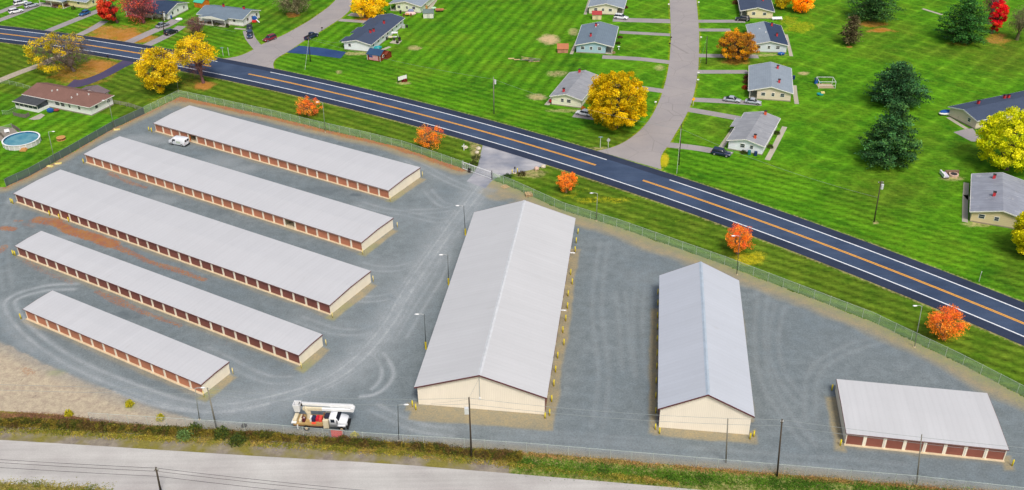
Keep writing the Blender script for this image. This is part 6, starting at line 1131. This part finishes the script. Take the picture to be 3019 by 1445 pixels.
def van():
    a, b = W2(556, 431), W2(502, 421); d = b-a; c = (a+b)/2; t = empty('cargo_van', (c[0], c[1], .03), math.atan2(d[1], d[0]), 'white cargo van parked at the open unit of the row nearest the highway', 'van'); m = PT['white']; h = 2.6; w_ = 1.0
    s = lambda x, wd, z0, z1, sh=.9: (x, [(0, z0), (wd*.95, z0), (wd, z0+.15), (wd, z0+(z1-z0)*.5), (wd*sh, z1-.07), (wd*sh*.9, z1), (0, z1)])
    loft([s(-h, w_*.95, .45, 1.98), s(-h+.1, w_, .35, 2.08), s(-h*.3, w_, .3, 2.12), s(h*.2, w_, .3, 2.1), s(h*.44, w_, .3, 2.02), s(h*.72, w_*.98, .3, 1.4, .95), s(h*.95, w_*.95, .33, 1.16, .95), s(h, w_*.88, .4, .95, .95)], 'body', m, t)
    MB().add([(h*.46, -.78, 1.9), (h*.46, .78, 1.9), (h*.68, .84, 1.42), (h*.68, -.84, 1.42), (h*.49, -.78, 2.0), (h*.49, .78, 2.0), (h*.73, .84, 1.46), (h*.73, -.84, 1.46)], [(0, 1, 2, 3), (7, 6, 5, 4), (0, 4, 5, 1), (1, 5, 6, 2), (2, 6, 7, 3), (3, 7, 4, 0)]).build('windshield', M_CARG, t)
    for y0, y1 in ((-.78, -.06), (.06, .78)): MB().box(-h-.02, y0, 1.25, -h+.05, y1, 1.82).build('rear_window', M_CARG, t)
    for s_ in (-1, 1):
        MB().box(h*.1, s_*.96-.045, 1.25, h*.42, s_*.96+.045, 1.74).build('side_window', M_CARG, t); MB().box(h*.36, s_*1.12-.1, 1.15, h*.43, s_*1.12+.1, 1.4).build('mirror', M_BLACK, t)
        MB().box(-h*.5, s_*(w_+.004)-.004, .75, -h*.0, s_*(w_+.004)+.004, 1.35).build('door_graphic', simple('van_lettering_%d' % (s_+1), S(190, 202, 186), .5, .25, 6), t)
        MB().box(h*.9, s_*.7-.14, .62, h*.985, s_*.7+.14, .85).build('headlight', M_HL, t); MB().box(-h-.015, s_*.9-.06, .8, -h+.05, s_*.9+.06, 1.2).build('tail_light', M_TL, t)
        for x in (-h*.6, h*.62): o = MB().tube((x, s_*.95-.13, .36), (x, s_*.95+.1, .36), .36, n=16).build('wheel', M_BLACK, t); MB().tube((x, s_*1.06, .36), (x, s_*1.08, .36), .22, n=12).build('rim', M_RIM, o)
    MB().box(-h-.08, -.95, .32, -h+.04, .95, .52).build('bumper', M_BLACK, t)
van()
def bucket_truck():
    a, b = W2(872, 1252), W2(1030, 1258.5); d = b-a; c = (a+b)/2; L = np.linalg.norm(d); t = empty('bucket_truck', (c[0], c[1]-.15, .03), math.atan2(d[1], d[0]), 'white bucket truck with folded boom and cluttered flatbed, parked by the bottom fence', 'truck'); t.scale.z = 1.15; h = L/2; m = PT['white']; M_RUST = simple('rusty_steel', S(124, 88, 66), .9, .25, 4); M_BED = simple('worn_deck_planks', S(170, 142, 92), .9, .25, 3); M_BOOM = simple('white_fibreglass', S(228, 230, 232), .5, .06, 2); M_CREAMM = simple('cream_machinery', S(214, 204, 176), .6, .12, 3)
    w_ = 1.2
    MB().box(-h+.3, -.45, .75, h-.6, .45, 1.0).build('chassis', M_DARK, t)
    MB().box(-h+.1, -w_, 1.0, h*.12, w_, 1.2).build('flatbed', M_BED, t); MB().box(-h+.1, -w_+.02, .82, h*.10, -w_+.08, .998).build('side_skirt', M_RUST, t)
    # front: cab and sloping hood
    s = lambda x, wd, z0, z1: (x, [(0, z0), (wd, z0), (wd, z1-.12), (wd*.9, z1), (0, z1)])
    loft([s(h*.36, 1.12, .8, 2.35), s(h*.40, 1.14, .8, 2.5), s(h*.56, 1.14, .8, 2.5), s(h*.62, 1.14, .8, 2.42), s(h*.69, 1.14, .95, 1.9), s(h*.71, 1.1, 1.05, 1.84), s(h*.9, 1.02, 1.05, 1.68), s(h*.97, .95, 1.0, 1.56), s(h*.985, .9, 1.0, 1.36)], 'cab', m, t)
    MB().add([(h*.605, -.95, 2.36), (h*.605, .95, 2.36), (h*.695, 1.0, 1.86), (h*.695, -1.0, 1.86), (h*.63, -.95, 2.46), (h*.63, .95, 2.46), (h*.72, 1.0, 1.9), (h*.72, -1.0, 1.9)], [(0, 1, 2, 3), (7, 6, 5, 4), (0, 4, 5, 1), (1, 5, 6, 2), (2, 6, 7, 3), (3, 7, 4, 0)]).build('windshield', M_CARG, t)
    for s_ in (-1, 1):
        MB().box(h*.42, s_*1.14-.02, 1.65, h*.56, s_*1.14+.02, 2.2).build('side_window', M_CARG, t); MB().box(h*.66, s_*1.35-.1, 1.6, h*.68, s_*1.35+.1, 2.2).build('mirror', M_BLACK, t); MB().box(h*.96, s_*.72-.14, 1.0, h*.995, s_*.72+.14, 1.25).build('headlight', M_HL, t)
        MB().box(h*.66, s_*1.12-.1, 1.0, h*.95, s_*1.12+.1, 1.2).build('fender', m, t)
    MB().box(h*.986, -.6, .85, h*1.0, .6, 1.35).build('grille', M_BLACK, t); MB().box(h*.98, -1.15, .55, h*1.04, 1.15, .8).build('bumper', M_BLACK, t)
    for x, ys in ((h*.80, (1.1,)), (-h*.50, (1.1,))):
        for s_ in (-1, 1): y = s_*ys[0]; o = MB().tube((x, y-.17, .52), (x, y+.17, .52), .52, n=18).build('wheel', M_BLACK, t); MB().tube((x, y+s_*.171, .52), (x, y+s_*.2, .52), .24, n=12).build('rim', simple('tan_rim%d%d' % (s_, x > 0), S(206, 180, 140), .6), o)
    # body equipment
    for nm, x0, x1, y0, y1, z0, z1, mt in (('tool_box', h*.13, h*.33, -w_, -.35, .55, 1.95, M_CREAMM), ('tool_box', h*.13, h*.33, .35, w_, 1.0, 1.95, M_CREAMM), ('black_tank', h*.17, h*.33, -.75, .35, 1.96, 2.3, simple('black_tank_cover', S(40, 42, 60), .5)),
        ('red_case', -h*.06, h*.05, -.6, .4, 1.2, 1.75, simple('red_case', S(222, 80, 70), .5)), ('red_case', -h*.18, -h*.08, -.5, .5, 1.2, 1.7, simple('crimson_case', S(200, 40, 60), .5)), ('dark_case', -h*.31, -h*.19, -.7, .2, 1.2, 1.9, simple('dark_blue_case', S(44, 50, 84), .5)), ('orange_tray', -h*.3, -h*.14, -w_+.02, -.75, 1.2, 1.35, simple('orange_tray', S(232, 90, 60), .5)),
        ('crate', -h*.1, h*.08, -w_+.05, -.72, 1.2, 1.34, M_BED), ('pale_case', -h*.39, -h*.33, -.6, .2, 1.2, 1.85, M_WHITE), ('winch', -h*.66, -h*.56, -.8, -.1, 1.2, 1.8, simple('maroon_drum', S(90, 36, 48), .6)), ('winch_frame', -h*.78, -h*.68, -.9, .6, 1.2, 1.6, M_CREAMM), ('rear_box', -h*1.0, -h*.86, -.9, .9, 1.2, 1.7, M_CREAMM)):
        MB().box(x0, y0, z0, x1, y1, z1).build(nm, mt, t, bevel=.03)
    MB().tube((-h*.74, -.2, 1.2), (-h*.62, -.2, 2.2), .12, n=8).build('hose_reel', M_RUST, t); MB().tube((-h*.62, -.55, 1.2), (-h*.58, -.6, 2.0), .07, n=6).build('lever', M_WHITE, t)
    MB().add([(-h*1.04, -1.2, 1.25), (-h*.86, -1.2, 1.25), (-h*.86, .2, 1.25), (-h*1.04, -.2, 1.25), (-h*1.04, -1.2, 1.4), (-h*.86, -1.2, 1.4), (-h*.86, .2, 1.4), (-h*1.04, -.2, 1.4)], [(3, 2, 1, 0), (4, 5, 6, 7), (0, 1, 5, 4), (1, 2, 6, 5), (2, 3, 7, 6), (3, 0, 4, 7)]).build('rear_step', M_WHITE, t)
    MB().tube((-h*.46, .35, 1.2), (-h*.46, .35, 2.3), .42, .34, 14).build('turret', M_CREAMM, t); MB().beam((-h*.5, .35, 2.0), (-h*.64, .45, 2.95), .5, .4).build('turret_arm', M_CREAMM, t)
    MB().beam((-h*.66, .45, 2.6), (h*.05, .45, 2.62), .42, .4).build('lower_boom', M_CREAMM, t); MB().beam((h*.05, .45, 2.63), (h*1.18, .45, 2.6), .38, .36).build('lower_boom', M_BOOM, t)
    MB().beam((-h*.72, .95, 3.15), (h*1.14, .95, 3.0), .36, .36).build('upper_boom', M_BOOM, t); MB().beam((h*.35, .95, 2.98), (h*1.18, .95, 2.96), .44, .44).build('upper_boom_sleeve', M_BOOM, t); k_ = MB().tube((h*1.17, .2, 2.9), (h*1.17, 1.15, 2.9), .32, n=14).build('boom_knuckle', M_BOOM, t)
    bx = -h*.88; by = .75; V = []; bk = MB(); hw = .5
    for z, s_ in ((2.2, .85), (3.5, 1.2)):
        for x, y in ((-1, -1), (1, -1), (1, 1), (-1, 1)): V.append((bx+x*hw*s_, by+y*hw*s_, z))
    for z, s_ in ((3.5, 1.0), (2.3, .72)):
        for x, y in ((-1, -1), (1, -1), (1, 1), (-1, 1)): V.append((bx+x*hw*s_, by+y*hw*s_, z))
    bk.add(V, [(3, 2, 1, 0)]+[(r_*4+i, r_*4+(i+1) % 4, r_*4+4+(i+1) % 4, r_*4+4+i) for r_ in range(3) for i in range(4)]); bk.build('bucket', M_BOOM, t); MB().box(bx-.36, by-.36, 2.42, bx+.36, by+.36, 2.5).build('bucket_liner', M_DARK, t); MB().beam((-h*.80, .95, 2.9), (-h*.68, .95, 3.0), .4, .5).build('bucket_mount', M_DARK, t)
    for s_ in (-1, 1): MB().box(-h*.84, s_*1.22-.06, .3, -h*.80, s_*1.22+.06, 1.1).build('outrigger', M_WHITE, t)
    MB().beam((h*.15, 0, 1.95), (h*.15, 0, 2.6), .2, .2).build('boom_rest', M_RUST, t)
bucket_truck()
# ------------------------------------------------------------------ garden things
def prop(name, label, cat, parts, px, rz=0, z=.0): return simple_thing(name, label, cat, parts, px, rz=rz, z=z)
M_TEAL = simple('teal_plastic', S(36, 150, 160), .5); M_NAVYP = simple('navy_plastic', S(30, 54, 96), .5); M_BLUEP = simple('blue_plastic', S(30, 84, 160), .5); M_TEALD = simple('dark_teal_plastic', S(40, 110, 116), .5); M_REDP = simple('red_plastic', S(210, 50, 50), .5); M_TANW = simple('tan_wood', S(190, 142, 84), .8)
def bin_(px, label, mat): prop('wheelie_bin', label, 'bin', [('body', MB().box(-.32, -.35, .06, .32, .35, 1.0), mat), ('lid', MB().box(-.36, -.4, 1.0, .36, .38, 1.1), mat), ('wheel', MB().tube((-.3, .36, .12), (.3, .36, .12), .12), M_BLACK)], px)
bin_((2208, 456), 'teal wheeled bin before the white house, left of two', M_TEALD); bin_((2227, 459), 'navy wheeled bin before the white house, right of two', M_NAVYP); bin_((505, 55), 'blue bin by the side wall of the half-brown roofed house', M_BLUEP); bin_((1249, 28), 'blue bin at the corner of the pale green house', M_BLUEP); bin_((1258, 26), 'orange-brown bin behind the blue one at the pale green house', M_TANW); bin_((2339, 234), 'dark bin against the right wall of the tan house', M_NAVYP); bin_((1181, 40), 'small dark bin at the front wall of the pale green house', M_DARK); bin_((2825, 354), 'dark box against the gable of the long tan house', M_DARK)
prop('covered_heap', 'bright blue tarpaulin heap at the right corner of the half-navy roofed house', 'tarpaulin', [('tarpaulin', MB().ball((0, 0, .4), 1.15, .6, .55, 12, 6, .1, rr), M_BLUEP), ('rope', MB().tube((0, -.66, .1), (0, -.5, .85), .03), M_WHITE)], (2302, 162))
prop('covered_heap', 'turquoise tarpaulin heap behind the flag shed', 'tarpaulin', [('tarpaulin', MB().ball((0, 0, .5), 1.5, .7, .7, 12, 6, .1, rr), M_TEAL), ('rope', MB().tube((0, -.8, .1), (0, -.6, 1.05), .03), M_WHITE)], (1113, 146), rz=.5)
prop('boat', 'small white boat with blue cover beside the long tan house', 'boat', [('hull', MB().ball((0, 0, .6), 2.5, 1.1, .6, 14, 6), M_WHITE), ('cover', MB().ball((-.4, 0, .95), 1.9, .95, .4, 14, 6), M_BLUEP), ('trailer', MB().box(-2.2, -.5, .1, 2.4, .5, .25), M_DARK)], (2792, 338), rz=R_(12))
prop('garden_bench', 'white bench-like box on the grass right of the wheat-coloured house', 'bench', [('seat', MB().box(-1.7, -.5, .4, 1.7, .5, .52), M_WHITE), ('leg', MB().box(-1.5, -.4, 0, -1.4, .4, .4), M_WHITE), ('leg', MB().box(1.4, -.4, 0, 1.5, .4, .4), M_WHITE), ('backrest', MB().box(-1.7, .5, .4, 1.7, .58, .95), M_WHITE)], (2291, 59))
def cage():
    t = empty('play_pen', (*W2(2413, 261), 0), R_(-3), 'white metal pen standing on the right lawn', 'play pen'); L = 4.6; D = 3.6; hh = 2.0
    for i, (x, y) in enumerate(((0, 0), (L, 0), (L, D), (0, D))): MB().tube((x, y, 0), (x, y, hh), .06, n=6).build('post', M_WHITE, t)
    for a, b in (((0, 0), (L, 0)), ((L, 0), (L, D)), ((L, D), (0, D)), ((0, D), (0, 0))): MB().tube((*a, hh), (*b, hh), .06, n=6).build('rail', M_WHITE, t)
    MB().tube((0, 0, hh*.5), (L, 0, hh*.5), .045, n=6).build('rail', M_WHITE, t); MB().box(.1, .1, .02, L-.1, D-.1, .05).build('worn_mat', simple('worn_ground_mat', S(176, 158, 126), .9), t)
cage()
prop('toy_slide', 'blue and teal plastic toys left of the white frame', 'toys', [('platform', MB().box(-.4, -.4, 0, .4, .4, 1.0), M_BLUEP), ('slide', MB().beam((.4, 0, .95), (1.6, 0, .1), .5, .08), M_TEAL), ('roof', MB().box(-.5, -.5, 1.4, .5, .5, 1.5), M_NAVYP), ('pole', MB().tube((0, 0, 1.0), (0, 0, 1.4), .05), M_WHITE)], (2405, 246))
prop('toy_car', 'teal and yellow plastic toy below the white frame', 'toys', [('body', MB().box(-.8, -.4, .15, .8, .4, .6), M_TEAL), ('roof', MB().box(.2, -.35, .6, 1.2, .35, 1.0), simple('pale_yellow_plastic', S(230, 214, 140), .5)), ('wheel', MB().tube((-.5, -.42, .2), (-.5, .42, .2), .2), M_BLACK)], (2417, 281))
prop('play_set', 'blue and red toys heaped by the side of the gabled porch house', 'toys', [('blue_panel', MB().ball((0, .2, 1.3), .9, .3, .9, 12, 6), M_BLUEP), ('red_seat', MB().box(-.8, -.7, .2, .6, .1, .8), M_REDP), ('white_slide', MB().beam((.5, 0, 1.0), (1.6, -.6, .1), .4, .1), M_WHITE)], (752, 66))
prop('dome_tent', 'pinkish dome with blue top before the pale green house', 'tent', [('base', MB().ball((0, 0, .25), 2.0, 1.4, .7, 16, 6), simple('pink_canvas', S(220, 190, 184), .8)), ('top', MB().ball((.15, .5, .95), 1.1, .8, .8, 14, 6), simple('blue_grey_canvas', S(120, 130, 164), .7))], (1210, 42))
prop('patio_set', 'brown table and chairs below the dome tent', 'garden furniture', [('table_top', MB().tube((0, 0, .7), (0, 0, .78), .8, n=14), M_TANW), ('table_leg', MB().tube((0, 0, 0), (0, 0, .7), .08), M_DARK), ('chair', MB().box(-1.5, -.3, 0, -1.0, .3, .9), simple('brown_chair', S(110, 70, 50), .8)), ('chair', MB().box(1.0, -.3, 0, 1.5, .3, .9), simple('brown_chair_b', S(120, 76, 54), .8))], (1201, 48))
prop('wheelbarrow', 'rusty brown cart on the lawn right of the white shed', 'cart', [('tray', MB().add([(-1.2, -.5, .5), (1.2, -.5, .5), (1.2, .5, .5), (-1.2, .5, .5), (-1.5, -.65, 1.0), (1.5, -.65, 1.0), (1.5, .65, 1.0), (-1.5, .65, 1.0)], [(3, 2, 1, 0), (4, 5, 6, 7), (0, 1, 5, 4), (1, 2, 6, 5), (2, 3, 7, 6), (3, 0, 4, 7)]), simple('rusty_tray', S(190, 120, 90), .8)), ('wheel', MB().tube((-.8, -.5, .3), (-.8, .5, .3), .3, n=12), M_BLACK), ('handle', MB().tube((1.2, 0, .7), (2.4, 0, .8), .05), M_TANW)], (1296, 35))
prop('round_table', 'small pale green round table between white shed and brown cart', 'table', [('table_top', MB().tube((0, 0, .7), (0, 0, .78), .9, n=16), simple('pale_green_top', S(190, 224, 190), .6)), ('table_leg', MB().tube((0, 0, 0), (0, 0, .7), .08), M_DARK)], (1279, 29))
prop('parasol_table', 'closed patio table with cream top on the duplex patio', 'garden furniture', [('table_top', MB().tube((0, 0, .9), (0, 0, 1.0), .8, n=14), simple('cream_top', S(214, 204, 170), .6)), ('table_leg', MB().tube((0, 0, 0), (0, 0, .9), .1), M_DARK), ('chair', MB().box(-1.6, -.4, 0, -1.0, .4, .95), M_DARK), ('chair', MB().box(.9, -1.2, 0, 1.5, -.6, .95), M_DARK)], (1152, 117))
prop('swing_seat', 'white garden swing on the duplex patio', 'garden furniture', [('frame', MB().path([(-1, 0, 0), (-.6, 0, 1.9), (1.0, 0, 1.9), (1.4, 0, 0)], .06), M_WHITE), ('canopy', MB().box(-.8, -.8, 1.92, 1.2, .6, 2.0), M_WHITE), ('seat', MB().box(-.5, -.4, .5, .9, .4, .65), M_WHITE)], (1163, 113))
prop('grill', 'black grill on the duplex patio, nearest the lawn', 'grill', [('lid', MB().ball((0, 0, 1.0), .55, .4, .35, 12, 6), M_BLACK), ('stand', MB().box(-.4, -.3, 0, .4, .3, .95), M_DARK)], (1178, 121)); prop('planter', 'dark planter at the edge of the duplex patio', 'planter', [('pot', MB().tube((0, 0, 0), (0, 0, .6), .35, .45, 12), M_DARK), ('plants', MB().ball((0, 0, .8), .5, .5, .4, 9, 6, .2, rr), simple('planter_green', S(70, 84, 50), .9))], (1172, 128))
prop('heat_pump', 'grey machine and junk at the far corner of the white duplex', 'garden clutter', [('unit', MB().box(-.6, -.5, 0, .5, .5, 1.0), M_STEELW), ('barrel', MB().tube((1.1, .2, 0), (1.1, .2, .9), .35, n=12), M_DARK)], (1190, 82))
prop('fire_pit', 'round block fire pit on the right lawn, right of the curved bench', 'fire pit', [('ring', MB().tube((0, 0, 0), (0, 0, .5), 1.1, n=16), M_ROCKP), ('ash', MB().tube((0, 0, .5), (0, 0, .53), .8, n=14), M_DARK), ('back_wall', MB().box(-1.6, .9, 0, 1.6, 1.4, .8), simple('brown_blocks', S(130, 104, 88), .9, .3, 4))], (2811, 518))
prop('lounger', 'curved white and purple garden seat on the right lawn', 'bench', [('seat', MB().box(-.5, -1.2, .3, .5, 1.2, .6), simple('lilac_cushion', S(206, 200, 220), .8)), ('backrest', MB().box(-.8, -1.3, .3, -.5, 1.3, 1.1), M_WHITE), ('base', MB().box(-.7, -1.2, 0, .45, 1.2, .3), M_DARK)], (2785, 520))
def lumber():
    t = empty('lumber_pile', (*W2(1563, 180), 0), R_(-8), 'pile of scattered boards and logs on the big lawn', 'lumber'); rnd = random.Random(5)
    for i in range(9): a = rnd.uniform(-.5, .5); x = rnd.uniform(-1.5, 1.5); y = rnd.uniform(-.8, .8); l = rnd.uniform(1.2, 2.2); MB().beam((x-l*math.cos(a), y-l*math.sin(a), .05+.09*i), (x+l*math.cos(a), y+l*math.sin(a), .05+.09*i), .22, .08).build('board', M_WOOD if i % 2 else M_OLDWL, t)
lumber()
for x, y, lb, s_ in ((1524, 178, 'small log on the big lawn, rightmost of two left of the board pile', .25), (1507, 175, 'short pale log furthest left of the board pile', .3)): o = MB().tube((-.9, 0, .2), (.9, .1, .2), s_*.7, n=8).build('log', M_WOOD); p = W(x, y); o.location = (p[0], p[1], 0); tag(o, lb, 'log')
prop('fire_ring', 'round brown wooden spool table on the pool garden lawn', 'spool table', [('table_top', MB().tube((0, 0, .6), (0, 0, .7), 1.15, n=14), M_TANW), ('drum', MB().tube((0, 0, .1), (0, 0, .6), .5, n=12), M_TANW), ('base', MB().tube((0, 0, 0), (0, 0, .1), 1.15, n=14), M_TANW)], (181, 412))
prop('beach_umbrella', 'blue and red umbrellas leaning at the wall of the brown-roofed house', 'umbrella', [('blue_canopy', MB().ball((0, 0, .7), .95, .3, .75, 12, 6), M_BLUEP), ('red_canopy', MB().ball((1.5, .2, .45), .8, .5, .4, 12, 6), simple('dark_red_canvas', S(140, 60, 60), .8))], (150, 332), rz=.3)
prop('satellite_dish', 'pale round dish lying beyond the brown-roofed house garage', 'dish', [('dish', MB().ball((0, 0, .5), 1.3, .9, .14, 16, 6), simple('pale_dish', S(196, 202, 176), .6)), ('stand', MB().tube((0, 0, 0), (0, 0, .5), .12), M_STEELW)], (269, 262))
prop('garden_chair', 'white plastic chairs on the deck left of the pool', 'chair', [('seat', MB().box(-.6, -.3, .35, .6, .3, .45), M_WHITE), ('backrest', MB().box(-.6, .3, .35, .6, .36, 1.0), M_WHITE), ('leg', MB().box(-.55, -.25, 0, -.48, .25, .35), M_WHITE), ('leg', MB().box(.48, -.25, 0, .55, .25, .35), M_WHITE)], (22, 392), rz=.6)
prop('pool_steps', 'tan wooden step at the near side of the pool', 'step', [('step', MB().box(-.8, -.6, 0, .8, .6, .3), M_TANW), ('top_step', MB().box(-.6, -.0, .3, .6, .6, .55), M_TANW)], (70, 444))
for x, y, lb, rz in ((345, 383, 'flat yellow slab at the foot of the slatted fence, furthest', .2), (148, 491, 'flat yellow slab leaning by the slatted fence, nearest', -.3), (172, 483, 'small yellow slab by the pole in the slatted fence', .2)): prop('stone_slab', lb, 'slab', [('slab', MB().box(-.8, -.35, .03, .8, .35, .16), simple('yellow_stone', S(222, 206, 128), .9, .1, 4)), ('edge_stone', MB().box(-.5, -.5, .03, .3, -.36, .1), M_ROCK)], (x, y), rz=rz)
prop('white_tarp', 'white sheet heap on the drive beside the half-brown house', 'tarpaulin', [('tarpaulin', MB().ball((0, 0, .35), 1.3, .7, .5, 12, 6, .1, rr), M_WHITE), ('rope', MB().tube((0, -.72, .1), (0, -.5, .8), .03), M_DARK)], (528, 60))
prop('birdbath', 'white birdbath on the bed right of the pale blue house', 'birdbath', [('bowl', MB().tube((0, 0, .8), (0, 0, .95), .3, .45, 12), M_WHITE), ('stem', MB().tube((0, 0, 0), (0, 0, .8), .15, .1, 8), M_WHITE)], (1824, 146))
prop('red_kettle', 'red barrel grill at the left wall of the ivory house', 'grill', [('bowl', MB().ball((0, 0, .7), .55, .55, .45, 12, 6), M_REDP), ('stand', MB().tube((0, 0, 0), (0, 0, .5), .2, .3, 8), M_DARK)], (1624, 304))
for i, (x, y, s_, lb) in enumerate(((720, 1258, .45, 'dark stone on the gravel beside the bottom fence'), (1342, 576-0, .0, ''), (1100, 925, .0, ''), (1349, 600-26, 0, ''))):
    if s_: o = MB().ball((0, 0, .2), s_, s_, .3, 8, 5, .2, rr).build('boulder', M_DARK); p = W(x, y); o.location = (p[0], p[1], .02); tag(o, lb, 'boulder')
prop('steel_drum', 'small dark object at the far left corner of the largest hall', 'drum', [('drum', MB().tube((0, 0, 0), (0, 0, .9), .4, n=12), M_BLACK), ('lid', MB().tube((0, 0, .9), (0, 0, .95), .43, n=12), M_DARK)], (1407, 640))
# person standing in the open unit beside the van
def person():
    b = W2(563, 418); t = None; me = bpy.data.meshes.new('person'); V = [(0, 0, .95), (.1, 0, .5), (.12, 0, .06), (.14, -.14, .03), (-.1, 0, .5), (-.12, .04, .06), (-.14, -.1, .03), (0, 0, 1.2), (0, 0, 1.42), (0, 0, 1.52), (0, 0, 1.66), (.2, 0, 1.38), (.27, -.04, 1.1), (.22, -.22, .95), (-.2, 0, 1.38), (-.27, -.02, 1.1), (-.25, -.16, .9)]
    E_ = [(0, 1), (1, 2), (2, 3), (0, 4), (4, 5), (5, 6), (0, 7), (7, 8), (8, 9), (9, 10), (8, 11), (11, 12), (12, 13), (8, 14), (14, 15), (15, 16)]; me.from_pydata(V, E_, []); o = bpy.data.objects.new('person', me); COL.objects.link(o)
    md = o.modifiers.new('skin', 'SKIN'); o.modifiers.new('sub', 'SUBSURF').levels = 1; R2 = [.15, .09, .055, .05, .09, .055, .05, .14, .17, .06, .11, .06, .045, .04, .06, .045, .04]
    for i, r_ in enumerate(R2): me.skin_vertices[0].data[i].radius = (r_, r_*.8)
    me.skin_vertices[0].data[0].use_root = True; me.materials.append(M_ORANGE); o.location = (b[0], b[1], .09); o.rotation_euler.z = R_(-60); tag(o, 'person in orange-brown clothes standing in the open unit behind the van', 'person')
    q = MB().ball((0, .02, 1.72), .105, .11, .07, 10, 6).build('hair', simple('dark_hair', S(60, 44, 34), .9), o)
person()
